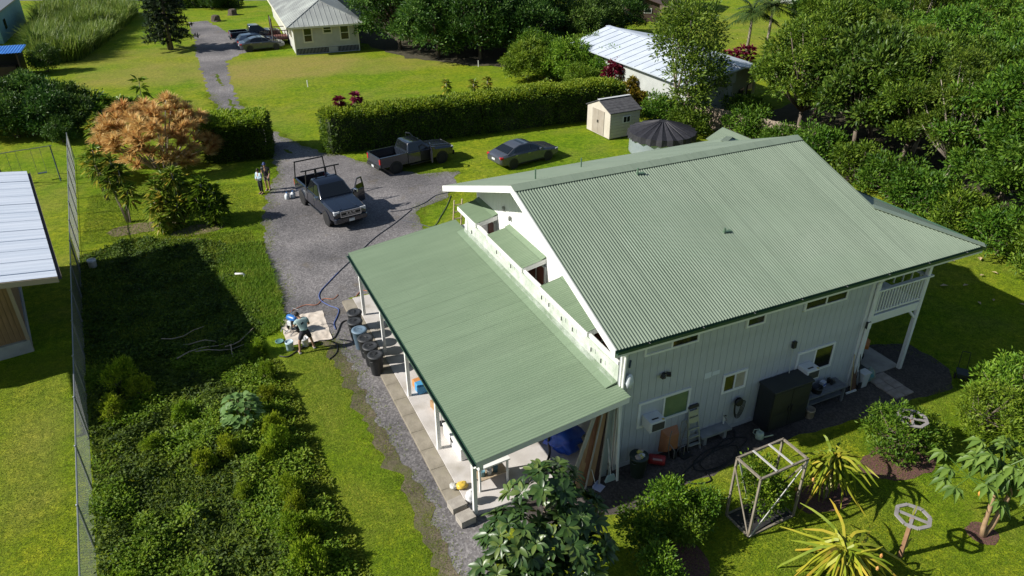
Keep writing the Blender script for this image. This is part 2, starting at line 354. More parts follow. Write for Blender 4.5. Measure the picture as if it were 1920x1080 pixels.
# ================================================================== the green-roofed house
WHITE = mat('white_paint', (.78, .78, .75), (.70, .70, .67), 1.2, .55)
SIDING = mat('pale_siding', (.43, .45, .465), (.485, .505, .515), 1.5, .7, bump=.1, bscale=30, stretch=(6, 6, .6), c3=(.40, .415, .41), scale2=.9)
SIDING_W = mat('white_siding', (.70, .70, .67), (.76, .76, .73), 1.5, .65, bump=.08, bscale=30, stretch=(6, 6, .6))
BACK = mat('siding_groove', (.30, .32, .32), (.34, .36, .36), 2, .8)
def roof_mat(name, a, b2, rough, axis=0):
    """painted steel: sheets differ a little, streaks run down the slope, screw rows cross it"""
    m, nt, b = _bsdf(name); b.inputs['Roughness'].default_value = rough; b.inputs['Specular IOR Level'].default_value = .45
    tc = nt.nodes.new('ShaderNodeTexCoord'); sp = nt.nodes.new('ShaderNodeSeparateXYZ'); nt.links.new(tc.outputs['Object'], sp.inputs[0])
    def mth(op, x, y=None):
        n = nt.nodes.new('ShaderNodeMath'); n.operation = op
        for i_, v in enumerate((x, y)):
            if v is None: continue
            if isinstance(v, (int, float)): n.inputs[i_].default_value = v
            else: nt.links.new(v, n.inputs[i_])
        return n.outputs[0]
    u, v = sp.outputs[axis], sp.outputs[1-axis]
    sheet_id = mth('FLOOR', mth('DIVIDE', u, .83)); wn_ = nt.nodes.new('ShaderNodeTexWhiteNoise'); wn_.noise_dimensions = '1D'; nt.links.new(sheet_id, wn_.inputs['W'])
    n1 = noise_tex(nt, .35, 4, .6); n2 = noise_tex(nt, 2.5, 5, .7, stretch=(2.2, .18, 1) if axis == 0 else (.18, 2.2, 1))
    r = ramp(nt, [a, b2], [.3, .7]); nt.links.new(n1.outputs[0], r.inputs[0])
    r2 = ramp(nt, [(.90, .915, .90), (1.06, 1.055, 1.05)], [.3, .7]); nt.links.new(n2.outputs[0], r2.inputs[0])
    r3 = ramp(nt, [(.96, .96, .96), (1.03, 1.03, 1.03)]); nt.links.new(wn_.outputs['Value'], r3.inputs[0])
    c = mix(nt, mix(nt, r.outputs[0], r2.outputs[0], 1.0, 'MULTIPLY'), r3.outputs[0], 1.0, 'MULTIPLY')
    lap = mth('LESS_THAN', mth('FRACT', mth('DIVIDE', u, .83)), .025); row = mth('MULTIPLY', mth('LESS_THAN', mth('FRACT', mth('DIVIDE', v, .95)), .018), mth('LESS_THAN', mth('FRACT', mth('DIVIDE', u, .208)), .2))
    c = mix(nt, c, tuple(x*.62 for x in a), mth('MULTIPLY', mth('MAXIMUM', lap, row), .5)); nt.links.new(c, b.inputs['Base Color']); return m
ROOF = roof_mat('green_metal_roof', (.192, .242, .176), (.218, .268, .20), .38)
ROOF2 = roof_mat('green_metal_carport', (.168, .232, .148), (.184, .248, .162), .46, 1)
GUT = mat('dark_green_gutter', (.028, .075, .05), (.04, .095, .06), 3, .4)
DARK = mat('dark_glass', (.012, .013, .014), None, rough=.08, spec=.7)
GLASSG = mat('green_curtain_glass', (.07, .13, .085), (.10, .17, .11), 2, .12, spec=.6)
CURT = mat('red_curtain', (.27, .085, .06), (.20, .06, .045), 9, .7, stretch=(1, 6, .3))
BLIND = mat('beige_blind', (.33, .30, .24), (.40, .37, .30), 5, .5)
GREYM = mat('grey_metal', (.28, .28, .28), None, rough=.4, metal=.6)
BLACKP = mat('black_plastic', (.018, .018, .02), (.03, .03, .032), 5, .45)

house = thing('house', 'large two-storey house with green corrugated roof and carport', 'house')
PITCH = (7.49-5.0)/(6.6+.45); YR = 6.6; ZR = 7.49; YE = -.45; ZE = 5.0; X0 = 4.32; X1 = 17.24; XE = 20.06
def slopez(y): return ZR - abs(y-YR)*PITCH
def corr(clip_lo, clip_hi, f, pitch, amp, n, axis, thick=.02):
    """corrugated sheet: for waves along `axis`, strip from clip_lo(u) to clip_hi(u); f(u, v) gives the plane's z"""
    b = MB()
    u0, u1, = n; ph = [0, .25, .5, .75]; us = []
    k = 0
    while u0 + k*pitch/4 < u1: us.append(u0+k*pitch/4); k += 1
    us.append(u1)
    for i, u in enumerate(us):
        dz = amp*math.sin(2*math.pi*(u-u0)/pitch)
        for v in (clip_lo(u), clip_hi(u)):
            z = f(u, v) + dz; b.v.append((u, v, z) if axis == 'x' else (v, u, z))
        if i: a = 2*i-2; b.f.append((a, a+1, a+3, a+2))
    return b
# near slope: waves run from ridge to eave; past X1 the sheet ends on the hip line
def near_hi(x): return YR if x <= X1 else max(YE, 2.34 - (x-X1)/(XE-X1)*(2.34-YE))
roofA = corr(lambda x: YE, near_hi, lambda x, y: slopez(y), .106, .021, (X0, XE), 'x').build('roof', ROOF, house, smooth=True)
def far_lo(x): return YR if x <= X1 else min(2*YR-YE, 2*YR-2.34 + (x-X1)/(XE-X1)*(2.34-YE))
corr(far_lo, lambda x: 2*YR-YE, lambda x, y: slopez(y), .106, .021, (X0, XE), 'x').build('far_slope', ROOF, roofA, smooth=True)
sk = (2.34-YE)/(XE-X1)
corr(lambda y: XE - min(y-YE, 2*YR-YE-y, 2.34-YE)/sk if min(y-YE, 2*YR-YE-y) < 2.34-YE else X1, lambda y: XE, lambda y, x: ZE + (XE-x)*PITCH*sk, .106, .02, (YE, 2*YR-YE), 'y').build('end_slope', ROOF, roofA, smooth=True)
# ridge and hip caps
rc = MB()
for s in (-1, 1):
    rc.hexa([(X0-.03, YR, ZR+.03), (X1+.03, YR, ZR+.03), (X1+.03, YR+s*.32, ZR-.32*PITCH+.03), (X0-.03, YR+s*.32, ZR-.32*PITCH+.03),
             (X0-.03, YR, ZR+.045), (X1+.03, YR, ZR+.045), (X1+.03, YR+s*.32, ZR-.32*PITCH+.04), (X0-.03, YR+s*.32, ZR-.32*PITCH+.04)])
rc.build('ridge_cap', ROOF, roofA)
for ya, yb in ((2.34, YE), (2*YR-2.34, 2*YR-YE)): MB().bar((X1, ya, slopez(2.34)+.03), (XE, yb, ZE+.03), .34, .02).build('hip_cap', ROOF, roofA)
# scalloped foam closure shadowed under the cap: the small dark notches
# rake boards (white), eave gutter and fascia
for s, nm in ((-1, 'rake_board'), (1, 'rake_board')):
    ye = YE if s < 0 else 2*YR-YE
    MB().hexa([(X0-.05, ye, ZE-.24), (X0+.0, ye, ZE-.24), (X0+.0, YR, ZR-.24), (X0-.05, YR, ZR-.24), (X0-.05, ye, ZE+.015), (X0, ye, ZE+.015), (X0, YR, ZR+.015), (X0-.05, YR, ZR+.015)]).build(nm, WHITE, roofA)
    MB().hexa([(X1, YR+s*(YR-2.34), slopez(2.34)-.2), (X1+.05, YR+s*(YR-2.34), slopez(2.34)-.2), (X1+.05, YR, ZR-.2), (X1, YR, ZR-.2),
               (X1, YR+s*(YR-2.34), slopez(2.34)), (X1+.05, YR+s*(YR-2.34), slopez(2.34)), (X1+.05, YR, ZR), (X1, YR, ZR)]).build(nm, ROOF, roofA)
def gutter(b, p, q, out):
    p, q, o = Vector(p), Vector(q), Vector(out); u = Vector((0, 0, 1))
    for a, c in (((0, 0), (0, -.11)), ((0, -.11), (.10, -.11)), ((.10, -.11), (.115, .0))):
        A = o*a[0]+u*a[1]; B = o*c[0]+u*c[1]; n = .006
        b.hexa([p+A, q+A, q+B, p+B, p+A+u*n+o*n, q+A+u*n+o*n, q+B+u*n+o*n, p+B+u*n+o*n])
gb = MB(); gutter(gb, (X0-.02, YE-.0, ZE-.0), (XE, YE-.0, ZE-.0), (0, -1, 0)); gutter(gb, (XE, YE, ZE), (XE, 2*YR-YE, ZE), (1, 0, 0)); gb.build('gutter', GUT, roofA)
MB().box(X0, XE-.02, YE+.005, YE+.045, ZE-.27, ZE-.055).build('fascia', WHITE, roofA)
MB().box(XE-.05, XE-.005, YE+.05, 2*YR-YE, ZE-.27, ZE-.055).build('fascia', WHITE, roofA)
MB().box(X0+.02, XE-.06, YE+.05, -.1, ZE-.10, ZE-.07).build('soffit', WHITE, roofA)
hang = MB().bar((0, 0, 0), (0, -.115, .0), .022, .008).mesh('gutter_hanger', GREYM)
for k in range(8): link(hang, 'gutter_hanger', roofA, (X0+1.1+k*1.95, YE, ZE-.03))
# plumbing stacks on the roof
for x, y, h in ((9.13, 6.06, .26), (10.54, 2.69, .2)):
    z = slopez(y); b = MB(); b.tube([(x, y, z-.02), (x, y, z+h)], .035, 8); b.cbox((x+.14, y+.02, z+.03), (.34, .12, .02), 0, math.atan(PITCH)); b.build('vent_pipe', mat('vent_green', (.10, .17, .11), None, rough=.5), roofA)
for x, y in ((5.9, 7.9), (9.2, 10.2)): MB().tube([(x, y, slopez(y)-.02), (x, y, slopez(y)+.4)], .03, 8).build('vent_pipe', mat('vent_green', (.10, .17, .11)), roofA)

# ---- near long wall (faces the camera), a groove backing with planks on it
XW0, XW1, YW, HW = 4.76, 15.1, -.1, 4.78
MB().box(5.81, XW1, YW+.02, 13.2, 0, HW).build('wall', BACK, house); MB().box(XW0, 5.81, YW+.02, -.02, 0, HW).build('wall', BACK, house)
npl = 38; pw = (XW1-XW0)/npl
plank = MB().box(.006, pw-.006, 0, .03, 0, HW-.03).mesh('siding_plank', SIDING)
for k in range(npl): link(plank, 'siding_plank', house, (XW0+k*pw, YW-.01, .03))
def trim(name, x0, x1, z0, z1, y=YW-.01, d=.03, m=WHITE, par=house): return MB().box(x0, x1, y-d, y-.002, z0, z1).build(name, m, par)
trim('corner_board', XW0-.02, XW0+.12, .0, HW, d=.04); trim('corner_board', XW1-.12, XW1+.03, .0, HW, d=.04)
trim('skirt_board', XW0+.12, XW1-.12, 0, .16, d=.018, m=SIDING)
def window(x0, x1, z0, z1, panes, fr=.085, par=house):
    """panes: list of (x0, x1, material); frame of four boards and mullions"""
    y = YW-.01; w = MB()
    for a in ((x0-fr, x1+fr, z1, z1+fr), (x0-fr, x1+fr, z0-fr, z0), (x0-fr, x0, z0, z1), (x1, x1+fr, z0, z1)): w.box(a[0], a[1], y-.045, y-.002, a[2], a[3])
    for p in panes[1:]: w.box(p[0]-.03, p[0]+.03, y-.04, y-.003, z0, z1)
    o = w.build('window', WHITE, par)
    for p in panes: MB().box(p[0], p[1], y-.018, y-.004, z0, z1).build('pane', p[2], o)
    return o
window(5.62, 7.46, 1.52, 2.36, [(5.62, 6.52, SIDING), (6.52, 7.46, GLASSG)])
window(8.93, 9.78, 1.80, 2.40, [(8.93, 9.36, DARK), (9.36, 9.78, BLIND)])
window(12.15, 13.75, 1.45, 2.33, [(12.15, 12.93, SIDING), (12.93, 13.75, DARK)])
window(5.62, 7.5, 4.28, 4.52, [(5.62, 6.55, SIDING), (6.55, 7.5, DARK)], .07)
window(9.5, 10.15, 4.24, 4.5, [(9.5, 10.15, DARK)], .07)
window(11.95, 13.75, 4.22, 4.5, [(11.95, 12.85, DARK), (12.85, 13.75, DARK)], .07)
# masking-tape patches, floodlight, hook, cable clip on the wall
pt = MB(); pt.box(8.05, 8.32, YW-.016, YW-.011, 2.58, 2.80); pt.box(8.36, 8.66, YW-.016, YW-.011, 2.62, 2.78); pt.build('bare_patch', mat('primer', (.62, .66, .68), None, rough=.7), house)
fl = MB(); fl.lathe([(.0, -.02), (.07, 0), (.07, .03)], 10, (6.36, YW-.06, 3.34), 'Y'); fl.cbox((6.26, YW-.14, 3.34), (.14, .12, .10), .5, .3); fl.cbox((6.47, YW-.14, 3.36), (.14, .12, .10), -.5, .3); fl.cbox((6.36, YW-.08, 3.24), (.07, .08, .07)); fl.build('floodlight', BLACKP, house)
dsp = MB(); dsp.tube([(4.86, YW-.35, ZE-.1), (4.82, YW-.14, ZE-.45), (4.82, YW-.10, 3.6), (4.82, YW-.10, .3)], .045, 8); dsp.build('downspout', WHITE, house)
dsp = MB(); dsp.tube([(15.16, YW-.38, ZE-.1), (15.14, YW-.14, ZE-.5), (15.14, YW-.10, .1)], .05, 8); dsp.build('downspout', WHITE, house)
MB().cbox((15.12, YW-.17, 2.82), (.16, .10, .26)).build('porch_lamp', BLACKP, house)
MB().box(15.03, 15.21, YW-.226, YW-.222, 2.68, 2.96).build('lamp_frame', WHITE, house)
MB().cbox((5.05, YW-.05, 4.12), (.04, .04, .26), 0, 0, .1).build('cable_clip', mat('navy_plastic', (.02, .04, .09), None), house)
bag = MB(); bag.lathe([(0, -.34), (.10, -.30), (.15, -.1), (.10, .12), (.03, .2)], 10, (5.02, YW-.14, 3.62), 'Z', 1, .6); bag.build('plastic_bag', mat('clear_bag', (.55, .6, .66), (.7, .72, .75), 9, .3), house, smooth=True)

# ---- gable side: low front wall at XW0 and the recessed gable wall
XG = 5.7
gw = MB(); prof = [(.05, 0), (13.15, 0), (13.15, slopez(13.15)-.12), (YR, ZR-.12), (.05, slopez(.05)-.12)]
n = len(prof); gw.add([(XG, y, z) for y, z in prof]+[(XG+.1, y, z) for y, z in prof], [tuple(range(n)), tuple(range(2*n-1, n-1, -1))]+[(i, (i+1) % n, n+(i+1) % n, n+i) for i in range(n)])
gw.build('gable_wall', BACK, house)
npg = 49; pg = 13.1/npg
for k in range(npg):
    a, c = .05+k*pg+.006, .05+(k+1)*pg-.006; za, zc = slopez(a)-.14, slopez(c)-.14; zm = 3.3
    mid = None
    MB().hexa([(XG-.03, a, zm), (XG-.002, a, zm), (XG-.002, c, zm), (XG-.03, c, zm), (XG-.03, a, za), (XG-.002, a, za), (XG-.002, c, zc), (XG-.03, c, zc)]).build('gable_plank', SIDING_W, house, fix=True)
MB().box(XW0-.012, XW0+.07, .0, 12.05, 3.2, 4.05).build('lower_wall', mat('greenish_plaster', (.36, .41, .33), (.48, .52, .45), 1.6, .7), house)
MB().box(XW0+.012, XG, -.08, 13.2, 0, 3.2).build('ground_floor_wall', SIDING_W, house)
MB().box(XW0-.04, XW0+.03, .0, 12.1, 4.08, 4.20).build('front_rail', WHITE, house)
MB().box(XW0-.05, XW0+.02, 12.03, 12.15, 3.25, 4.2).build('end_post', WHITE, house)
# end wall at the far right under the upper gable, and the balcony side wall
MB().box(XW1, XW1+.02, .1, 13.1, 0, 5.0).build('end_wall', SIDING, house)
ge = MB(); prof = [(2.5, slopez(2.34)-.3), (2*YR-2.5, slopez(2.34)-.3), (YR, ZR-.2)]
ge.add([(X1-.12, y, z) for y, z in prof]+[(X1-.04, y, z) for y, z in prof], [(0, 1, 2), (5, 4, 3), (0, 1, 4, 3), (1, 2, 5, 4), (2, 0, 3, 5)]); ge.build('upper_gable', WHITE, house)
# windows of the gable wall
for y0, y1, z0, z1 in ((11.2, 12.6, 2.95, 3.95), (6.55, 7.9, 2.95, 4.02), (1.55, 3.1, 2.95, 3.9)):
    w = MB(); f = .09; xx = XG-.03
    for a in ((y0-f, y1+f, z1, z1+f), (y0-f, y1+f, z0-f, z0), (y0-f, y0, z0, z1), (y1, y1+f, z0, z1), ((y0+y1)/2-.03, (y0+y1)/2+.03, z0, z1)): w.box(xx-.05, xx-.002, a[0], a[1], a[2], a[3])
    o = w.build('window', WHITE, house)
    MB().box(xx-.018, xx-.004, y0, (y0+y1)/2, z0, z1).build('pane', CURT, o); MB().box(xx-.018, xx-.004, (y0+y1)/2, y1, z0, z1).build('pane', DARK if y0 > 9 else CURT, o)
# three window awnings: corrugated sheet, flashing, side and front fascia
for y0, y1 in ((10.85, 12.9), (6.46, 9.7), (1.72, 5.0)):
    zf, zb = 4.27, 4.47; sl = (zb-zf)/(XG-4.68)
    aw = corr(lambda y: 4.66, lambda y: XG, lambda y, x: zf+(x-4.68)*sl, .105, .016, (y0, y1), 'y').build('awning', ROOF2, house, smooth=True)
    MB().hexa([(XG-.25, y0, zb-.03), (XG-.03, y0, zb+.05), (XG-.03, y1, zb+.05), (XG-.25, y1, zb-.03), (XG-.25, y0, zb-.02), (XG-.03, y0, zb+.06), (XG-.03, y1, zb+.06), (XG-.25, y1, zb-.02)]).build('flashing', ROOF2, aw)
    for ys in (y0, y1-.04): MB().hexa([(4.69, ys, zf-.2), (XG-.04, ys, zb-.22), (XG-.04, ys+.04, zb-.22), (4.69, ys+.04, zf-.2), (4.69, ys, zf-.02), (XG-.04, ys, zb-.02), (XG-.04, ys+.04, zb-.02), (4.69, ys+.04, zf-.02)]).build('side_board', WHITE, aw)
    MB().box(4.64, 4.685, y0, y1, zf-.19, zf-.022).build('front_board', WHITE, aw)
for y, z in ((10.15, 5.05), (9.55, 4.86)):
    b = MB(); b.lathe([(.02, -.13), (.06, -.08), (.06, .06), (.01, .1)], 8, (XG-.10, y, z)); b.build('wall_lamp', GREYM, house)

# ---- masking plastic hung along the front rail down to the carport roof
PLAST = None
m, nt, b = _bsdf('masking_plastic'); PLAST = m
b.inputs['Base Color'].default_value = (.80, .82, .80, 1); b.inputs['Roughness'].default_value = .25
tr = nt.nodes.new('ShaderNodeBsdfTransparent'); mx = nt.nodes.new('ShaderNodeMixShader'); t = noise_tex(nt, 1.6, 5, .65, stretch=(1, 1, 2)); r = ramp(nt, [(.03, .03, .03), (.42, .42, .42)], [.35, .72])
nt.links.new(t.outputs[0], r.inputs[0]); nt.links.new(r.outputs[0], mx.inputs[0]); nt.links.new(tr.outputs[0], mx.inputs[1]); nt.links.new(b.outputs[0], mx.inputs[2]); nt.links.new(mx.outputs[0], nt.nodes['Material Output'].inputs[0])
V = []; F = []; ny, nz = 120, 9
for i in range(ny+1):
    y = .05 + i/ny*12.0; sag = .10*abs(math.sin(y*1.25+.6))*(.4+.6*abs(math.sin(y*.7)))
    for j in range(nz+1):
        t = j/nz; z = (4.12-sag)*(1-t) + 3.335*t
        w = .05*mnoise.noise(Vector((0, y*1.7+t*2.2, t*2.)))+.03*mnoise.noise(Vector((3, y*5-t*4, t*3)))
        x = XW0-.07 - .10*t - abs(w)*(1-abs(2*t-1)*.5)
        V.append((x, y, z))
for i in range(ny):
    for j in range(nz): a = i*(nz+1)+j; F.append((a, a+1, a+nz+2, a+nz+1))
b = MB(); b.v = V; b.f = F
tag(b.build('masking_sheet', PLAST, smooth=True, fix=False), 'clear plastic masking sheet taped along the wall above the carport roof', 'plastic sheet')
clipme = MB().cbox((0, 0, 0), (.03, .03, .15)).mesh('clip', BLACKP)
for y, z in ((11.2, 3.75), (8.6, 3.98), (7.3, 3.98), (4.75, 3.95), (4.2, 3.95), (3.3, 3.9), (2.55, 3.9), (1.35, 3.85), (.75, 3.8)): link(clipme, 'clip', bpy.data.objects['masking_sheet'], (XW0-.16, y, z))

# ---- carport
CE_X, CE_Z, CJ_Z, CY0, CY1 = -.19, 2.75, 3.37, -.7, 13.5
def cz(x): return CE_Z + (x-CE_X)/(XW0-CE_X)*(CJ_Z-CE_Z)
croof = corr(lambda y: CE_X, lambda y: XW0+.0 if y > -.1 else XW0+.02, lambda y, x: cz(x), .105, .016, (CY0, CY1), 'y').build('carport_roof', ROOF2, house, smooth=True)
MB().hexa([(XW0-.42, .0, cz(XW0-.42)+.024), (XW0-.02, .0, CJ_Z+.03), (XW0-.02, 12.3, CJ_Z+.03), (XW0-.42, 12.3, cz(XW0-.42)+.024)]+[(XW0-.42, .0, cz(XW0-.42)+.03), (XW0-.02, .0, CJ_Z+.10), (XW0-.02, 12.3, CJ_Z+.10), (XW0-.42, 12.3, cz(XW0-.42)+.03)]).build('flashing', ROOF2, croof)
cg = MB(); gutter(cg, (CE_X, CY0, CE_Z-.01), (CE_X, CY1, CE_Z-.01), (-1, 0, 0)); cg.build('gutter', GUT, croof)
for ys in (CY0+.02, CY1-.06): MB().hexa([(CE_X, ys, CE_Z-.22), (XW0, ys, CJ_Z-.22), (XW0, ys+.04, CJ_Z-.22), (CE_X, ys+.04, CE_Z-.22), (CE_X, ys, CE_Z-.022), (XW0, ys, CJ_Z-.022), (XW0, ys+.04, CJ_Z-.022), (CE_X, ys+.04, CE_Z-.022)]).build('rake_board', WHITE, croof)
MB().box(CE_X+.002, CE_X+.04, CY0+.06, CY1-.06, CE_Z-.24, CE_Z-.02).build('fascia', WHITE, croof)
MB().box(-.06, .06, CY0+.1, CY1-.1, 2.33, 2.55).build('eave_beam', WHITE, croof)
rf = MB().hexa([(CE_X+.05, -.025, CE_Z-.17), (XW0-.05, -.025, CJ_Z-.18), (XW0-.05, .025, CJ_Z-.18), (CE_X+.05, .025, CE_Z-.17), (CE_X+.05, -.025, CE_Z-.03), (XW0-.05, -.025, CJ_Z-.03), (XW0-.05, .025, CJ_Z-.03), (CE_X+.05, .025, CE_Z-.03)]).mesh('rafter', WHITE)
for k in range(17): link(rf, 'rafter', croof, (0, CY0+.6+k*.8, 0))
post = MB().box(-.06, .06, -.06, .06, .1, 2.33).mesh('carport_post', WHITE)
brace = MB().bar((0, .05, 1.95), (0, .42, 2.34), .06, .06).bar((0, -.05, 1.95), (0, -.42, 2.34), .06, .06).mesh('brace', WHITE)
for k in range(5):
    o = link(post, 'carport_post', house, (0, k*3.157, 0)); link(brace, 'brace', o)

# ---- balcony at the right end
BX0, BX1, BZ = 15.1, 17.86, 3.05
bal = MB().box(BX0+.03, BX1+.05, YW-.05, 13.0, BZ-.12, BZ).build('balcony', WHITE, house)
MB().box(BX0+.03, BX1, YW-.02, YW+.06, BZ-.36, BZ-.122).build('beam', WHITE, bal); MB().box(BX1-.06, BX1+.02, YW+.07, 13, BZ-.36, BZ-.122).build('beam', WHITE, bal)
for y in (YW, 4.2, 8.6, 12.9): MB().box(BX1-.07, BX1+.07, y-.07, y+.07, .0, ZE-.05).build('balcony_post', WHITE, house)
MB().bar((BX1, YW, BZ-.75), (BX1-.4, YW, BZ-.36), .08).build('knee_brace', WHITE, bal)
MB().box(BX0+.2, BX0+.32, YW-.06, YW+.06, 0, ZE-.05).build('balcony_post', WHITE, house)
for y, ax in ((YW-.02, 0),):
    MB().box(BX0+.05, BX1+.22, y-.09, y+.06, BZ+1.02, BZ+1.08).build('handrail', WHITE, bal); MB().box(BX0+.33, BX1-.08, y-.03, y+.03, BZ+.1, BZ+.16).build('bottom_rail', WHITE, bal)
MB().box(BX1-.06, BX1+.1, YW+.08, 13, BZ+1.02, BZ+1.08).build('handrail', WHITE, bal)
bl = MB().box(-.022, .022, -.022, .022, 0, .86).mesh('baluster', WHITE)
for k in range(16): link(bl, 'baluster', bal, (BX0+.42+k*.15, YW-.02, BZ+.16))
for k in range(40): link(bl, 'baluster', bal, (BX1, .15+k*.32, BZ+.16))
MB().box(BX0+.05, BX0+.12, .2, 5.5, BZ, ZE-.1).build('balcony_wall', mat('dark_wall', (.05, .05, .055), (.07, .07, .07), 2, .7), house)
ff = MB(); ff.tube([(15.9, .1, 4.9), (15.9, .1, 4.78)], .03, 8); ff.lathe([(.03, -.12), (.11, -.08), (.12, .04), (.05, .08)], 10, (15.9, .1, 4.72)); ff.build('ceiling_lamp', WHITE, bal, smooth=True)
# ================================================================== vehicles
def paint(name, c, rough=.16): return mat(name, c, tuple(x*1.12 for x in c), 1.5, rough, coat=1.0, spec=.6)
BLKPAINT = paint('black_car_paint', (.006, .009, .017)); GREYPAINT = paint('grey_car_paint', (.055, .06, .072)); DGREY = paint('dark_grey_car_paint', (.016, .021, .030)); SILVER = paint('silver_car_paint', (.22, .27, .34)); MIDGREY = paint('mid_grey_car_paint', (.045, .052, .065))
CHROME = mat('chrome', (.6, .62, .64), None, rough=.18, metal=1); TYRE = mat('tyre_rubber', (.012, .012, .012), (.02, .02, .02), 8, .85); RIM = mat('alloy_rim', (.30, .30, .31), None, rough=.3, metal=.9)
CARGLASS = mat('car_glass', (.008, .010, .012), None, rough=.04, spec=.8); RUB = mat('black_trim', (.014, .014, .015), None, rough=.6)
REDL = mat('tail_lamp_red', (.45, .02, .02), None, rough=.2); HEADL = mat('head_lamp', (.55, .57, .58), None, rough=.1); PLATE = mat('number_plate', (.6, .62, .62), None, rough=.4)
def oct_ring(x, w, z0, z1, c=.09, cb=.05):
    h = w/2
    return [(x, -h, z0+cb), (x, -h+cb, z0), (x, h-cb, z0), (x, h, z0+cb), (x, h*.985, z1-c), (x, h*.985-c, z1), (x, -h*.985+c, z1), (x, -h*.985, z1-c)]
WHEELS = {}
def wheel_set(car, pos, r, w):
    if r not in WHEELS:
        t = MB().lathe([(r*.62, -w*.42), (r*.9, -w*.5), (r, -w*.36), (r, w*.36), (r*.9, w*.5), (r*.62, w*.42)], 24, (0, 0, 0), 'Y').mesh('tyre', TYRE, True)
        rm = MB().lathe([(0, -w*.30), (r*.2, -w*.34), (r*.6, -w*.2), (r*.64, -w*.40), (r*.64, w*.40), (r*.6, w*.2), (r*.2, w*.34), (0, w*.30)], 20, (0, 0, 0), 'Y')
        for k in range(6):
            a = k*math.pi/3
            for s in (-1, 1): rm.bar((math.cos(a)*r*.1, s*w*.37, math.sin(a)*r*.1), (math.cos(a)*r*.6, s*w*.36, math.sin(a)*r*.6), r*.14, w*.06, (0, 1, 0))
        WHEELS[r] = (t, rm.mesh('rim', RIM))
    for x, y in pos:
        e = link(WHEELS[r][0], 'wheel', car, (x, y, r)); link(WHEELS[r][1], 'rim', e)
def quad(p, name, m, par, off=(0, 0, 0), th=.008):
    p = [Vector(q)+Vector(off) for q in p]; n = (p[1]-p[0]).cross(p[2]-p[0]).normalized()*th
    return MB().hexa([q-n*.2 for q in p]+[q+n for q in p]).build(name, m, par)
def arch(car, x, y, r, m=RUB):
    b = MB(); n = 14; s = 1 if y > 0 else -1; pr = []
    for k in range(n+1):
        a = math.pi*(-.06+1.12*k/n); pr.append((math.cos(a), math.sin(a)))
    vs = [(x+c*r*1.10, y+s*.012, r+sn*r*1.10) for c, sn in pr]+[(x+c*r*1.24, y+s*.012, r+sn*r*1.24) for c, sn in pr]
    vs2 = [(v[0], y-s*.05, v[2]) for v in vs]; k = n+1; b.v = vs+vs2
    for i in range(n): b.f += [(i, i+1, k+i+1, k+i), (2*k+i, 2*k+i+1, 3*k+i+1, 3*k+i), (k+i, k+i+1, 3*k+i+1, 3*k+i), (i, i+1, 2*k+i+1, 2*k+i)]
    b.build('wheel_arch', m, car)
    d = MB(); d.lathe([(0, -.02), (r*1.12, -.02), (r*1.12, .004), (0, .004)], 22, (x, y, r*1.02), 'Y'); d.build('wheel_well', RUB, car)
def letters(cu, m, parent, loc, rot):
    t = bpy.data.objects.new('text', cu); me = bpy.data.meshes.new_from_object(t); bpy.data.objects.remove(t); me.materials.clear(); me.materials.append(m)
    o = link(me, 'lettering', parent, loc); o.rotation_euler = rot; return o
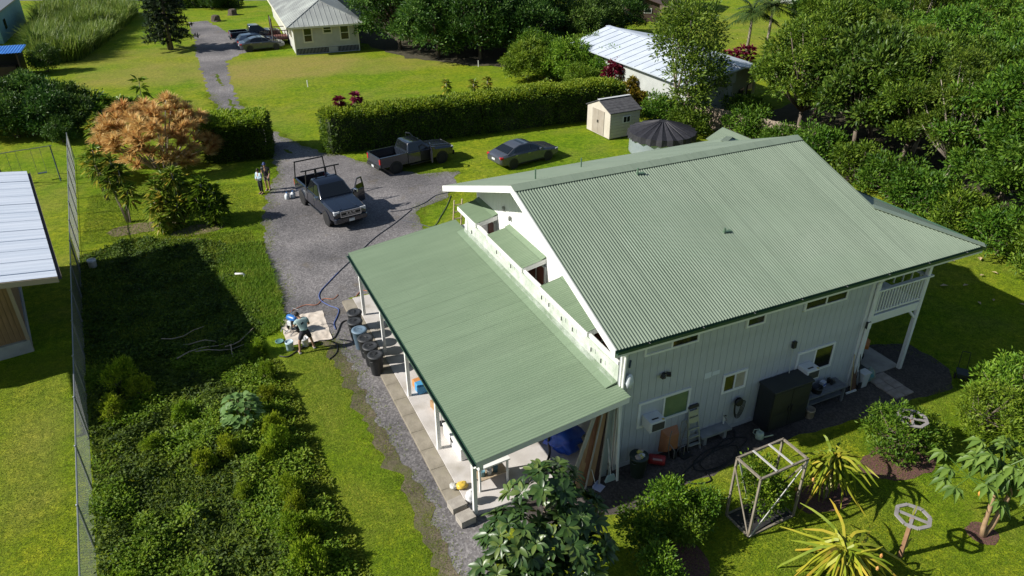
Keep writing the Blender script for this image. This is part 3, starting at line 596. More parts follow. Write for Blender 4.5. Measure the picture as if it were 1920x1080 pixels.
def pickup(name, label, P, loc, rz, k=1.0, chrome=True, door=None, rack=False, far=False):
    car = thing(name, label, 'pickup truck', loc, rz, None); car.scale = (k, k, k)
    W = 2.03
    body = MB().loft([oct_ring(2.92, 1.72, .62, 1.0), oct_ring(2.84, 1.9, .52, 1.13, .1), oct_ring(2.3, 2.0, .5, 1.2, .12), oct_ring(1.4, W, .5, 1.27, .12), oct_ring(1.0, W, .48, 1.30, .06), oct_ring(-.82, W, .48, 1.30, .05)]).build('body', P, car, bevel=.02, auto=40)
    b = MB()
    b.loft([oct_ring(-.86, W, .52, 1.30, .03), oct_ring(-2.95, W*.985, .58, 1.30, .03)], True)
    # bed: hollow, built from sides, floor, front wall and tailgate
    bed = MB()
    for s in (-1, 1): bed.hexa([(-.86, s*.84, .55), (-2.92, s*.84, .6), (-2.92, s*1.0, .6), (-.86, s*1.015, .55), (-.86, s*.88, 1.32), (-2.92, s*.88, 1.32), (-2.92, s*.99, 1.32), (-.86, s*1.005, 1.32)])
    bed.box(-.94, -.86, -.84, .84, .6, 1.30)
    bed.build('bed', P, car)
    MB().box(-2.9, -.95, -.84, .84, .62, .72).build('bed_floor', RUB, car)
    MB().box(-2.99, -2.925, -.98, .98, .66, 1.31).build('tailgate', P, car, bevel=.015)
    # cab
    cb = [(1.28, 1.29), (.42, 1.90), (-.62, 1.93), (-.84, 1.29)]; hw = [.99, .74, .74, .99]
    cab = MB().hexa([(1.28, -.98, 1.27), (1.28, .98, 1.27), (-.84, .98, 1.27), (-.84, -.98, 1.27), (.40, -.74, 1.90), (.40, .74, 1.90), (-.66, .74, 1.92), (-.66, -.74, 1.92)]).build('cab', P, car, bevel=.06, auto=50)
    def L(a, c, t): return Vector(a)*(1-t)+Vector(c)*t
    A0, A1, B0, B1 = Vector((1.28, -.98, 1.27)), Vector((1.28, .98, 1.27)), Vector((.40, -.74, 1.90)), Vector((.40, .74, 1.90))
    quad([L(A0, A1, .05)+(B0-A0)*.10, L(A0, A1, .95)+(B1-A1)*.10, L(B0, B1, .96)-(B1-A1)*.1, L(B0, B1, .04)-(B0-A0)*.1], 'windshield', CARGLASS, car, (.012, 0, .016))
    C0, C1, D0, D1 = Vector((-.84, -.98, 1.27)), Vector((-.84, .98, 1.27)), Vector((-.66, -.74, 1.92)), Vector((-.66, .74, 1.92))
    quad([L(C1, C0, .1)+(D1-C1)*.18, L(C1, C0, .9)+(D0-C0)*.18, L(D1, D0, .92)-(D0-C0)*.12, L(D1, D0, .08)-(D1-C1)*.12], 'rear_window', CARGLASS, car, (-.014, 0, .006))
    for s in (-1, 1):
        a0, b0, c0, d0 = (A0, B0, C0, D0) if s < 0 else (A1, B1, C1, D1)
        bot = lambda t: L(a0, c0, t); top = lambda t: L(b0, d0, t)
        for t0, t1, u0, u1 in ((.17, .50, .06, .42), (.54, .93, .48, .93)):
            q = [L(bot(t0), top(u0), .10), L(bot(t1), top(u1), .10), L(bot(t1), top(u1), .90), L(bot(t0), top(u0), .90)]
            if s > 0: q = q[::-1]
            quad(q, 'side_window', CARGLASS, car, (0, s*.014, .006))
        MB().cbox((1.02, s*1.13, 1.36), (.12, .24, .2)).build('mirror', CHROME if chrome else P, car, bevel=.03)
        for x in (.28, -.72): MB().cbox((x, s*1.022, 1.12), (.2, .02, .05)).build('door_handle', CHROME if chrome else P, car)
        MB().box(-.7, 1.1, s*1.0-.07, s*1.0+.07, .40, .47).build('side_step', RUB if not chrome else CHROME, car)
        for x in (.18, -.82): MB().box(x-.006, x+.006, s*1.016-.004, s*1.016+.004, .55, 1.27).build('door_seam', RUB, car)
        MB().cbox((2.82, s*.76, 1.0), (.20, .34, .20)).build('headlight', HEADL, car, bevel=.03)
        MB().cbox((-2.96, s*.92, 1.04), (.10, .14, .36)).build('tail_lamp', REDL, car, bevel=.01)
        for x in (1.88, -1.80): arch(car, x, s*1.005, .41, RUB if not chrome else P)
    wheel_set(car, [(1.88, -.9), (1.88, .9), (-1.8, -.9), (-1.8, .9)], .41, .29)
    MB().cbox((2.93, 0, .93), (.08, 1.12, .34)).build('grille', RUB, car, bevel=.02)
    if chrome:
        g = MB()
        for z in (.78, 1.1): g.bar((2.98, -.58, z), (2.98, .58, z), .03, .05)
        g.bar((2.98, -.58, .78), (2.98, -.58, 1.1), .04); g.bar((2.98, .58, .78), (2.98, .58, 1.1), .04)
        g.build('grille_surround', CHROME, car)
        for z in (.85, 1.02): MB().bar((2.975, -.55, z), (2.975, .55, z), .015, .02).build('grille_bar', CHROME, car)
        cu = bpy.data.curves.new('lettering', 'FONT'); cu.body = 'RAM'; cu.size = .22; cu.align_x = 'CENTER'; cu.align_y = 'CENTER'; cu.extrude = .01; cu.space_character = 1.35
        letters(cu, CHROME, car, (2.985, 0, .935), (rad(90), 0, rad(90)))
    MB().loft([oct_ring(2.9, 1.98, .42, .74, .05), oct_ring(3.03, 1.8, .46, .72, .05)]).build('front_bumper', RUB if not chrome else P, car, bevel=.02)
    MB().box(-3.1, -2.98, -.95, .95, .48, .66).build('rear_bumper', CHROME if chrome else RUB, car, bevel=.02)
    MB().cbox((3.05, 0, .56), (.015, .32, .15)).build('number_plate', PLATE, car); MB().cbox((-3.105, 0, .58), (.015, .32, .15)).build('number_plate', PLATE, car)
    for s in (-1, 1): MB().hexa([(1.3, s*.25, 1.275), (2.75, s*.42, 1.15), (2.75, s*.47, 1.15), (1.3, s*.32, 1.275), (1.3, s*.25, 1.30), (2.75, s*.42, 1.175), (2.75, s*.47, 1.17), (1.3, s*.32, 1.295)]).build('hood_crease', P, car)
    if rack:
        for x, dx in ((-1.0, .0), (-2.8, .0)):
            rk = MB()
            for s in (-1, 1): rk.bar((x, s*.95, 1.3), (x, s*.86, 2.25), .06)
            rk.bar((x, -1.15 if x > -2 else -.9, 2.28), (x, 1.15 if x > -2 else .9, 2.28), .07, .06)
            rk.build('rack', RUB, car)
        for s in (-1, 1): MB().bar((-.98, s*.3, 1.95), (-1.0, s*.3, 2.25), .12, .05).build('rack_bracket', RUB, car)
    for s, ang in (door or []):
        d = bpy.data.objects.new('open_door', None)
        e = MB(); e.box(-.92, 0, -.05, .05, .5, 1.27); od = e.build('open_door', P, car, bevel=.03); od.location = (1.06, s*1.0, 0); od.rotation_euler.z = s*-ang
        f = MB()
        for a, c in (((-.08, 0, 1.27), (-.55, 0, 1.86)), ((-.55, 0, 1.86), (-.88, 0, 1.86)), ((-.88, 0, 1.86), (-.9, 0, 1.27))): f.bar((a[0], -s*.12*(a[2] > 1.5), a[2]), (c[0], -s*.12*(c[2] > 1.5), c[2]), .05, .07)
        f.build('window_frame', P, od)
        quad([(-.1, -.005, 1.28), (-.88, -.005, 1.28), (-.87, -s*.06, 1.56), (-.33, -s*.06, 1.56)], 'glass', CARGLASS, od)
        MB().box(-.86, -.06, -s*.075-.012, -s*.075+.012, .55, 1.2).build('door_lining', RUB, od)
        MB().cbox((-.12, s*.14, 1.36), (.12, .22, .2)).build('mirror', CHROME if chrome else P, od, bevel=.03)
        MB().box(.16, 1.02, s*1.02-.006, s*1.02+.006, .55, 1.25).build('door_opening', RUB, car)
    return car
pickup('pickup_truck', 'black crew-cab pickup truck with ladder rack and chrome grille, driver door open', BLKPAINT, (1.37, 24.9, 0), rad(-80.6), 1.0, True, [(1, 1.15)], True)
pickup('pickup_truck', 'dark grey pickup truck parked beside the long hedge with its front doors open', DGREY, (8.05, 30.25, 0), rad(10.6), .93, False, [(-1, 1.1), (1, 1.0)], False)
def sedan(name, label, P, loc, rz, k=1.0, wagon=False):
    car = thing(name, label, 'car', loc, rz); car.scale = (k, k, k); cat = None
    rings = [(2.40, 1.4, .42, .62, .06), (2.32, 1.66, .32, .74, .1), (1.9, 1.8, .26, .82, .12), (1.2, 1.84, .25, .92, .12), (.6, 1.84, .25, .96, .08), (-1.3, 1.84, .25, .99, .08), (-1.9, 1.8, .28, 1.0, .12), (-2.3, 1.68, .34, .93, .12), (-2.42, 1.45, .45, .82, .08)]
    MB().loft([oct_ring(x, w, a, b, c) for x, w, a, b, c in rings]).build('body', P, car, bevel=.02, auto=35)
    xr = -1.55 if wagon else -1.75; zr = 1.0 if not wagon else 1.1
    prof = [(1.15, .90), (.35, 1.34), (-.1, 1.43), (-.75, 1.42), (-1.25 if not wagon else -1.7, 1.28 if not wagon else 1.36), (xr-.15 if not wagon else -2.15, .97)]
    hw = [.84, .63, .60, .60, .64, .84]
    g = MB(); rgs = []
    for (x, z), h in zip(prof, hw): rgs.append([(x, -h, z), (x, h, z)])
    n = len(prof); vs = [r[0] for r in rgs]+[r[1] for r in rgs]
    bl = [(prof[0][0], -.84, .88), (prof[-1][0], -.84, .93), (prof[0][0], .84, .88), (prof[-1][0], .84, .93)]
    g.v = vs; g.f = [tuple(range(n)), tuple(range(2*n-1, n-1, -1))]+[(i, n+i, n+i+1, i+1) for i in range(n-1)]+[(n-1, 2*n-1, n, 0)]
    g.build('cabin', P, car, bevel=.03, auto=40)
    def pt(i, s, t=0): return Vector((prof[i][0], s*hw[i], prof[i][1]))
    quad([pt(0, -.93)*.92+pt(1, -.93)*.08, pt(0, .93)*.92+pt(1, .93)*.08, pt(1, .93)*.93+pt(0, .93)*.07, pt(1, -.93)*.93+pt(0, -.93)*.07], 'windshield', CARGLASS, car, (.008, 0, .014))
    quad([pt(n-1, .9)*.85+pt(n-2, .9)*.15, pt(n-1, -.9)*.85+pt(n-2, -.9)*.15, pt(n-2, -.93), pt(n-2, .93)], 'rear_window', CARGLASS, car, (-.008, 0, .014))
    if not wagon: quad([pt(2, -.8)+Vector((.2, 0, -.04)), pt(2, .8)+Vector((.2, 0, -.04)), pt(3, .8)+Vector((.25, 0, 0)), pt(3, -.8)+Vector((.25, 0, 0))], 'sunroof', CARGLASS, car, (0, 0, .012))
    for s in (-1, 1):
        def sp(x, z):   # point on the cabin side
            t = (z-.93)/(1.42-.93); h = .84+(.61-.84)*t; return (x, s*(h+.012), z)
        for q in ([(.85, 1.0), (.05, 1.0), (.05, 1.34), (.33, 1.27)], [(-.02, 1.0), (-1.35, 1.02), (-1.12, 1.25), (-.75, 1.36), (-.02, 1.35)]):
            q = [sp(*a) for a in q]; q = q if s < 0 else q[::-1]
            k2 = len(q); b = MB(); b.v = [tuple(a) for a in q]+[(a[0], a[1]+s*.008, a[2]+.003) for a in q]; b.f = [tuple(range(k2)), tuple(range(2*k2-1, k2-1, -1))]+[(i, (i+1) % k2, k2+(i+1) % k2, k2+i) for i in range(k2)]
            b.build('side_window', CARGLASS, car)
        MB().cbox((.72, s*1.0, 1.02), (.16, .18, .12)).build('mirror', P, car, bevel=.03)
        MB().cbox((2.18, s*.68, .66), (.34, .28, .13), s*-.3).build('headlight', HEADL, car, bevel=.03); MB().cbox((-2.26, s*.66, .82), (.24, .36, .15), s*.25).build('tail_lamp', REDL, car, bevel=.03)
        for x in (.02, -1.02): MB().cbox((x-.2, s*.925, .86), (.2, .02, .03)).build('door_handle', CHROME, car)
        for x in (1.42, -1.42): arch(car, x, s*.905, .33, P)
        MB().box(-1.0, 1.0, s*.9-.03, s*.9+.03, .22, .28).build('sill', RUB, car)
    wheel_set(car, [(1.42, -.82), (1.42, .82), (-1.42, -.82), (-1.42, .82)], .33, .21)
    MB().cbox((2.40, 0, .52), (.04, 1.0, .14)).build('grille', RUB, car); MB().cbox((-2.43, 0, .66), (.02, .34, .13)).build('number_plate', PLATE, car)
    return car
sedan('sedan', 'grey sedan parked on the grass just behind the green roof', GREYPAINT, (15.05, 27.7, 0), rad(10))
sedan('sedan', 'dark grey sedan parked beside the far pale house', MIDGREY, (4.75, 73.4, 0), rad(2), 1.0)
sedan('hatchback', 'silver-blue hatchback parked between the far sedan and the black pickup', SILVER, (4.6, 76.0, 0), rad(3), .95, True)
pickup('pickup_truck', 'black pickup truck farthest away, beside the stairs of the pale house', BLKPAINT, (4.9, 79.0, 0), rad(2), .95, False)

# ================================================================== people
SKIN = mat('skin', (.33, .19, .12), (.38, .22, .15), 6, .6); HAIR = mat('dark_hair', (.012, .009, .007), None, rough=.7)
def skin_obj(name, verts, edges, radii, m, parent, root=0, sub=2):
    me = bpy.data.meshes.new(name); bm = bmesh.new(); sl = bm.verts.layers.skin.verify(); vs = [bm.verts.new(v) for v in verts]
    for e in edges: bm.edges.new((vs[e[0]], vs[e[1]]))
    for v, r in zip(vs, radii): v[sl].radius = (r, r) if not isinstance(r, tuple) else r
    vs[root][sl].use_root = True; bm.to_mesh(me); bm.free(); me.materials.append(m)
    o = bpy.data.objects.new(name, me); COL.objects.link(o); o.parent = parent
    o.modifiers.new('skin', 'SKIN').use_smooth_shade = True; s = o.modifiers.new('sub', 'SUBSURF'); s.levels = sub; s.render_levels = sub
    return o
def person(label, loc, rz, J, shirt, legwear, long_legs, long_sleeves, cap=None, h=1.75):
    """J: joint positions in a 1.75 m figure (x right, y forward, z up)"""
    p = thing('person', label, 'person', loc, rz); k = h/1.75; p.scale = (k, k, k); V = {a: Vector(b) for a, b in J.items()}
    names = ['pel', 'waist', 'chest', 'neck', 'head0', 'headc', 'head1']; vs = [V[a] for a in names]; ed = [(0, 1), (1, 2), (2, 3), (3, 4), (4, 5), (5, 6)]
    rr = [(.135, .11), (.13, .10), (.15, .105), .055, .06, (.085, .095), .06]
    def addc(chain, start, rs):
        i0 = start
        for a, r in zip(chain, rs): vs.append(V[a] if isinstance(a, str) else Vector(a)); rr.append(r); ed.append((i0, len(vs)-1)); i0 = len(vs)-1
        return i0
    for s in ('l', 'r'):
        e = addc([s+'sh', s+'el', s+'wr', s+'pa'], 2, [.062, .045, .034, .038])
        d = (V[s+'pa']-V[s+'wr']).normalized(); side = d.cross(Vector((0, 0, 1))).normalized() if abs(d.z) < .9 else Vector((0, 1, 0))
        pa = V[s+'pa']
        for q, L in ((-.03, .075), (-.01, .085), (.01, .08), (.03, .065)):
            b0 = pa+side*q+d*.02; b1 = b0+d*L*.55; b2 = b1+(d*.8+Vector((0, .3, -.5))).normalized()*L*.5
            i0 = addc([b0, b1, b2], e, [.011, .0095, .008])
        sgn = 1 if s == 'l' else -1; t0 = V[s+'wr']+d*.04+side*.03*sgn; addc([t0, t0+(d*.6+side*sgn*.7)*.05], e-1+1, [.012, .009])
        addc([s+'hip', s+'kn', s+'an'], 0, [.088, .06, .042]); addc([V[s+'an']+Vector((0, .10, -.055)), V[s+'an']+Vector((0, .19, -.06))], len(vs)-1, [.042, .03])
    skin_obj('body', vs, ed, rr, SKIN, p)
    # shirt
    sv = [V['pel']+(V['waist']-V['pel'])*.35, V['waist'], V['chest'], V['neck']-Vector((0, 0, .015))]; se = [(0, 1), (1, 2), (2, 3)]; sr = [(.165, .135), (.155, .12), (.18, .13), .07]
    for s in ('l', 'r'):
        end = V[s+'sh']+(V[s+'el']-V[s+'sh'])*.62 if not long_sleeves else V[s+'el']
        sv += [V[s+'sh'], end]; i = len(sv); se += [(2, i-2), (i-2, i-1)]; sr += [.082, .075 if not long_sleeves else .06]
        if long_sleeves: sv.append(V[s+'wr']); se.append((i-1, i)); sr.append(.048)
    skin_obj('shirt', sv, se, sr, shirt, p, 1)
    tv = [V['waist']-Vector((0, 0, .04)), V['pel']]; te = [(0, 1)]; tr_ = [(.15, .118), (.16, .13)]
    for s in ('l', 'r'):
        kn = V[s+'kn']; hip = V[s+'hip']; tv += [hip, hip+(kn-hip)*.85]; i = len(tv); te += [(1, i-2), (i-2, i-1)]; tr_ += [.108, .095]
        if long_legs: tv += [kn, V[s+'an']+Vector((0, 0, .03))]; te += [(i-1, i), (i, i+1)]; tr_ += [.078, .06]
    skin_obj('trousers' if long_legs else 'shorts', tv, te, tr_, legwear, p, 1)
    hc = V['headc']; up = (V['head1']-V['head0']).normalized(); f = Vector((0, 1, 0)); f = (f-up*f.dot(up)).normalized(); rt = f.cross(up)
    M = Matrix((rt, f, up)).transposed()
    hb = MB(); prof = [(.0, .128), (.05, .118), (.085, .085), (.098, .04), (.098, .0), (.088, -.03)]
    hb.lathe(prof, 16); hb.v = [tuple(hc + M @ Vector((x*.9, y*1.02-.012, z)) + up*.015) for x, y, z in hb.v]; hb.build('hair' if not cap else 'cap', HAIR if not cap else cap, p, smooth=True)
    if cap: MB().hexa([hc+M @ Vector(q) for q in ((-.07, .06, .055), (.07, .06, .055), (.06, .19, .04), (-.06, .19, .04), (-.07, .06, .07), (.07, .06, .07), (.06, .19, .05), (-.06, .19, .05))]).build('cap_brim', cap, p)
    fb = MB()
    for s in (-1, 1): fb.lathe([(0, -.012), (.012, 0), (0, .012)], 6, tuple(hc+M @ Vector((s*.033, .088, .012))))
    fb.build('eyes', HAIR, p)
    nb = MB(); nb.hexa([hc+M @ Vector(q) for q in ((-.016, .09, -.03), (.016, .09, -.03), (.012, .118, -.028), (-.012, .118, -.028), (-.008, .085, .02), (.008, .085, .02), (.006, .095, .02), (-.006, .095, .02))]); nb.build('nose', SKIN, p)
    MB().cbox(tuple(hc+M @ Vector((0, .092, -.058))), (.045, .008, .012)).build('mouth', mat('lips', (.25, .09, .08), None), p)
    for s in (-1, 1): MB().cbox(tuple(hc+M @ Vector((s*.088, -.005, -.005))), (.02, .04, .06)).build('ear', SKIN, p)
    for s in ('l', 'r'): MB().hexa([V[s+'an']+Vector(q) for q in ((-.05, -.07, -.095), (.05, -.07, -.095), (.05, .21, -.095), (-.05, .21, -.095), (-.045, -.06, -.03), (.045, -.06, -.03), (.04, .19, -.05), (-.04, .19, -.05))]).build('shoe', mat('grey_shoe', (.25, .24, .22), None) if not long_legs else mat('dark_shoe', (.03, .03, .03), None), p, bevel=.02)
    return p
J0 = dict(pel=(0, 0, .95), waist=(0, .02, 1.10), chest=(0, .03, 1.32), neck=(0, .03, 1.48), head0=(0, .04, 1.54), headc=(0, .05, 1.63), head1=(0, .05, 1.70),
          lsh=(-.19, .02, 1.42), lel=(-.25, -.02, 1.14), lwr=(-.22, .14, .95), lpa=(-.20, .20, .90), rsh=(.19, .02, 1.42), rel=(.25, -.02, 1.14), rwr=(.22, .14, .95), rpa=(.20, .20, .90),
          lhip=(-.09, 0, .90), lkn=(-.10, .03, .50), lan=(-.10, -.01, .095), rhip=(.09, 0, .90), rkn=(.10, .03, .50), ran=(.10, -.01, .095))
# the painter leans forward over the sprayer, legs apart, hands out to the machine
JP = dict(J0, waist=(0, .07, 1.09), chest=(-.02, .16, 1.29), neck=(-.05, .22, 1.43), head0=(-.07, .27, 1.48), headc=(-.10, .32, 1.55), head1=(-.11, .34, 1.62),
          lsh=(-.21, .17, 1.36), lel=(-.30, .30, 1.12), lwr=(-.24, .50, .98), lpa=(-.22, .57, .94), rsh=(.18, .15, 1.38), rel=(.27, .17, 1.11), rwr=(.20, .40, .98), rpa=(.16, .47, .95),
          lhip=(-.10, 0, .90), lkn=(-.24, .06, .50), lan=(-.30, -.02, .095), rhip=(.10, 0, .90), rkn=(.22, .08, .50), ran=(.30, .05, .095))
TEE = mat('teal_grey_tee', (.27, .37, .36), (.31, .41, .40), 5, .85)
pp = person('painter in pale teal T-shirt and dark shorts leaning over the paint sprayer', (-2.8, 11.0, 0), rad(8), JP, TEE, mat('dark_shorts', (.02, .02, .028), (.03, .03, .04), 6, .9), False, False, None, 1.8)
lg = MB()
for a in (-.035, .02): lg.lathe([(0, -.004), (.03, -.004), (.03, .004), (0, .004)], 8, (a-.02, 0, a*.5), 'Y', 1, 1.3)
lo = lg.build('back_print', mat('print_black', (.01, .012, .02), None), pp); lo.location = (.0, .02, 1.30); lo.rotation_euler.x = rad(-25)
J1 = dict(J0, lel=(-.25, .06, 1.16), lwr=(-.05, .24, 1.12), lpa=(.01, .26, 1.11), rel=(.25, .06, 1.16), rwr=(.07, .24, 1.08), rpa=(.01, .26, 1.06))
person('person in light blue shirt and dark trousers standing by the clipped hedge', (-1.86, 29.3, 0), rad(125), J1, mat('light_blue_shirt', (.38, .50, .58), (.45, .56, .62), 6, .85), mat('black_trousers', (.015, .015, .02), None), True, True, None, 1.6)
person('taller person in dark shirt, blue cap and shorts standing by the clipped hedge', (-1.40, 29.75, 0), rad(150), J0, mat('black_shirt', (.014, .014, .016), None), mat('grey_shorts', (.16, .14, .13), None), False, False, mat('blue_cap', (.03, .05, .16), None), 1.78)
# ================================================================== neighbouring buildings
def vrot(x, y, a): return (x*math.cos(a)-y*math.sin(a), x*math.sin(a)+y*math.cos(a))
# ---- white-roofed house at the left edge
nb = thing('neighbour_house', 'neighbour house with white metal roof and brown plank wall at the left edge', 'house', (-10.6, 12.4, 0), rad(9.2))
WROOF = mat('white_metal_roof', (.56, .62, .70), (.66, .71, .78), .8, .4, stretch=(.3, 4, 1), bump=.1)
# local: x = 0 at the eave edge, negative inward; y along the eave
rl = 12.8
corr(lambda y: -9.0, lambda y: 0.0, lambda y, x: 4.6-x*.16, .32, .012, (0, rl), 'y').build('roof', WROOF, nb, smooth=True)
ng = MB(); gutter(ng, (.0, 0, 4.58), (.0, rl, 4.58), (1, 0, 0)); ng.build('gutter', mat('brown_gutter', (.05, .035, .03), None), nb)
MB().hexa([(-9, -.04, 5.82), (0, -.04, 4.38), (0, .0, 4.38), (-9, .0, 5.82), (-9, -.04, 6.02), (0, -.04, 4.58), (0, .0, 4.58), (-9, .0, 6.02)]).build('rake_board', mat('tan_trim', (.32, .26, .2), None), nb)
seam = MB().hexa([(-9, -.02, 6.05), (0, -.02, 4.61), (0, .02, 4.61), (-9, .02, 6.05), (-9, -.02, 6.06), (0, -.02, 4.62), (0, .02, 4.62), (-9, .02, 6.06)]).mesh('roof_seam', WROOF)
for k in range(12): link(seam, 'roof_seam', nb, (0, .6+k*1.06, 0))
BRN = mat('brown_plank', (.20, .12, .06), (.28, .17, .09), 2, .75, stretch=(5, 5, .4), bump=.15)
MB().box(-9, -1.8, 3.85, 12.2, 0, 4.85).build('wall', mat('brown_groove', (.06, .035, .02), None), nb)
MB().box(-9, -1.72, 3.7, 12.3, 0, .55).build('foundation', mat('grey_foundation', (.30, .30, .29), (.38, .38, .37), 2, .85), nb)
bp = MB().box(.006, .174, 0, .03, .56, 4.8).mesh('wall_plank', BRN)
for k in range(22): link(bp, 'wall_plank', nb, (-1.8-.18*(k+1), 3.82, 0))
sp = MB().box(0, .03, .006, .174, .56, 4.75).mesh('side_plank', BRN)
for k in range(45): link(sp, 'side_plank', nb, (-1.8, 3.9+.18*k, 0))
MB().box(-1.83, -1.70, 3.72, 3.85, 0, 4.8).build('corner_board', mat('tan_trim', (.32, .26, .2)), nb)
for k in range(6): MB().cbox((.0, 1+k*2.2, 4.36), (.05, .06, .28)).build('rafter_tail', mat('tan_trim', (.32, .26, .2)), nb)

# ---- far pale house with hip roof
fh = thing('far_house', 'far pale house with streaked hip roof and lattice skirting', 'house', (7.6, 68.5, 0), rad(-4))
PALE = mat('pale_green_grey_wall', (.40, .40, .36), (.45, .45, .41), 1.5, .75); GROOF = mat('streaked_roof', (.36, .38, .35), (.24, .25, .24), .5, .5, stretch=(1, .3, 1), c3=(.44, .47, .43), scale2=.3); TRIMY = mat('cream_trim', (.62, .60, .48), None, rough=.6)
FW, FL, FZ, FO = 6.9, 27.0, 3.0, .7
MB().box(0, FW, 0, FL, .7, FZ).build('wall', PALE, fh)
rp = [(-FO, -FO, FZ), (FW+FO, -FO, FZ), (FW+FO, FL+FO, FZ), (-FO, FL+FO, FZ), (FW/2, FW/2, 5.0), (FW/2, FL-FW/2, 5.0)]
r1 = MB(); r1.v = [*rp, *[(x, y, z-.12) for x, y, z in rp[:4]]]; r1.f = [(0, 1, 4), (1, 2, 5, 4), (2, 3, 5), (3, 0, 4, 5), (0, 1, 7, 6), (1, 2, 8, 7), (2, 3, 9, 8), (3, 0, 6, 9), (6, 7, 8, 9)]
fr = r1.build('roof', GROOF, fh)
rib = MB()
for k in range(16):   # standing ribs of the near hip face, cut to the hips
    x = -FO+.25+k*.52; t = min((x+FO)/(FW/2+FO), (FW+FO-x)/(FW/2+FO)); y1 = -FO+t*(FW/2+FO); z1 = FZ+t*2.0
    if t > .04: MB().bar((x, -FO, FZ+.015), (x, y1, z1+.015), .05, .03).build('roof_rib', GROOF, fr)
for k in range(40):
    y = -FO+.4+k*.72; t = min(1, (y+FO)/(FW/2+FO), (FL+FO-y)/(FW/2+FO))
    if t > .04: MB().bar((-FO, y, FZ+.015), (-FO+t*(FW/2+FO), y, FZ+t*2.0+.015), .05, .03).build('roof_rib', GROOF, fr)
for a, c in ((0, 4), (1, 4), (4, 5)): MB().bar(Vector(rp[a])+Vector((0, 0, .02)), Vector(rp[c])+Vector((0, 0, .02)), .16, .03).build('ridge_cap', GROOF, fr)
b = MB(); b.box(-FO-.03, FW+FO+.03, -FO-.05, -FO-.002, FZ-.2, FZ+.0); b.build('fascia', TRIMY, fr); MB().box(-FO-.05, -FO-.002, -FO, FL+FO, FZ-.2, FZ).build('fascia', TRIMY, fr)
for x0, x1, z0, z1 in ((1.1, 1.85, 1.35, 2.65), (3.2, 3.95, 2.15, 2.75), (5.0, 5.8, 1.35, 2.7)):
    o = MB(); f = .14
    for q in ((x0-f, x1+f, z1, z1+f), (x0-f, x1+f, z0-f, z0), (x0-f, x0, z0, z1), (x1, x1+f, z0, z1)): o.box(q[0], q[1], -.05, -.002, q[2], q[3])
    o = o.build('window', TRIMY, fh); MB().box(x0, x1, -.03, -.004, z0, z1).build('pane', DARK, o); MB().box(x0, x1, -.045, -.031, (z0+z1)/2-.03, (z0+z1)/2+.03).build('mullion', TRIMY, o)
for y in (2.0, 3.4, 5.0, 12, 14.2, 18): o = MB().box(-.05, -.002, y-.1, y+.8, 1.4, 2.5).build('window', TRIMY, fh); MB().box(-.06, -.052, y, y+.7, 1.5, 2.4).build('pane', DARK, o)
LAT = mat('lattice_white', (.50, .53, .56), None, rough=.7)
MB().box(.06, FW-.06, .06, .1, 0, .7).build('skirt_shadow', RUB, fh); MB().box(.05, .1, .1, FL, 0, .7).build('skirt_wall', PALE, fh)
ls = MB().bar((0, 0, 0), (0, 0, .72), .07, .02).mesh('lattice_slat', LAT)
for k in range(46): link(ls, 'lattice_slat', fh, (.08+k*.15, 0, 0))
for z in (.02, .66): MB().box(0, FW, -.03, -.012, z, z+.05).build('lattice_rail', LAT, fh)
MB().box(3.5, 4.5, -.05, -.031, .1, .62).build('crawl_door', PALE, fh)
for x in (-.02, FW-.1): MB().box(x, x+.12, -.02, -.001, 0, FZ-.1).build('corner_board', TRIMY, fh)
# stairs with red-brown rails on the long side
st = MB()
MB().box(-1.7, -.02, 6.5, 9.3, .55, .7).build('landing', mat('red_brown_wood', (.12, .045, .035), (.16, .06, .045), 3, .8), fh)
for k in range(4): MB().box(-1.7-.28*(k+1), -1.7-.28*k, 7.0, 8.8, .02, .55-.13*k).build('stair', mat('red_brown_wood', (.12, .045, .035)), fh)
for y in (6.5, 9.3):
    MB().bar((-1.7, y, 1.55), (-.05, y, 1.55), .08).build('stair_rail', mat('red_brown_wood', (.12, .045, .035)), fh)
for k in range(7):
    MB().bar((-1.7+.27*k, 6.5, .7), (-1.7+.27*k, 6.5, 1.55), .06).build('rail_post', mat('red_brown_wood', (.12, .045, .035)), fh)
for y in (6.5, 7.9, 9.3): MB().bar((-1.68, y, 0), (-1.68, y, 2.9), .1).build('porch_post', TRIMY if y == 7.9 else mat('red_brown_wood', (.12, .045, .035)), fh)
# annex roof behind
an = thing('far_annex', 'low streaked metal roof showing behind the far pale house', 'house', (15, 90, 0), rad(-4))
MB().box(0, 8, 0, 12, 0, 2.7).build('wall', PALE, an); [corr(lambda y: q0, lambda y: q1, lambda y, x: 3.6-abs(x-4)*.18, .4, .02, (-.5, 12.5), 'y').build('roof', GROOF, an) for q0, q1 in ((-.5, 4), (4, 8.5))]

# ---- white-roofed house behind the trees on the right
wh = thing('white_roof_house', 'white-roofed house half hidden behind the leafy tree', 'house')
WR = mat('bright_white_roof', (.46, .51, .58), (.54, .59, .65), .7, .45)
wv = [(29.8, 27.2, 3.4), (35.6, 28.0, 3.4), (35.6, 46.9, 3.4), (29.0, 46.6, 3.4), (32.6, 27.6, 4.5), (32.2, 46.7, 4.5)]
m_ = MB(); m_.v = [(29.3, 29.0, 3.1), (33.6, 28.2, 4.3), (33.6, 47.5, 4.3), (29.3, 47.2, 3.1), (39.0, 31.2, 3.1), (39.6, 45.5, 3.1)]
m_.f = [(0, 1, 2, 3), (1, 4, 5, 2)]; wr = m_.build('roof', WR, wh); sm = wr.modifiers.new('s', 'SOLIDIFY'); sm.thickness = .12; sm.offset = -1
MB().bar((33.6, 28.2, 4.33), (33.6, 47.5, 4.33), .4, .03).build('ridge_cap', WR, wr)
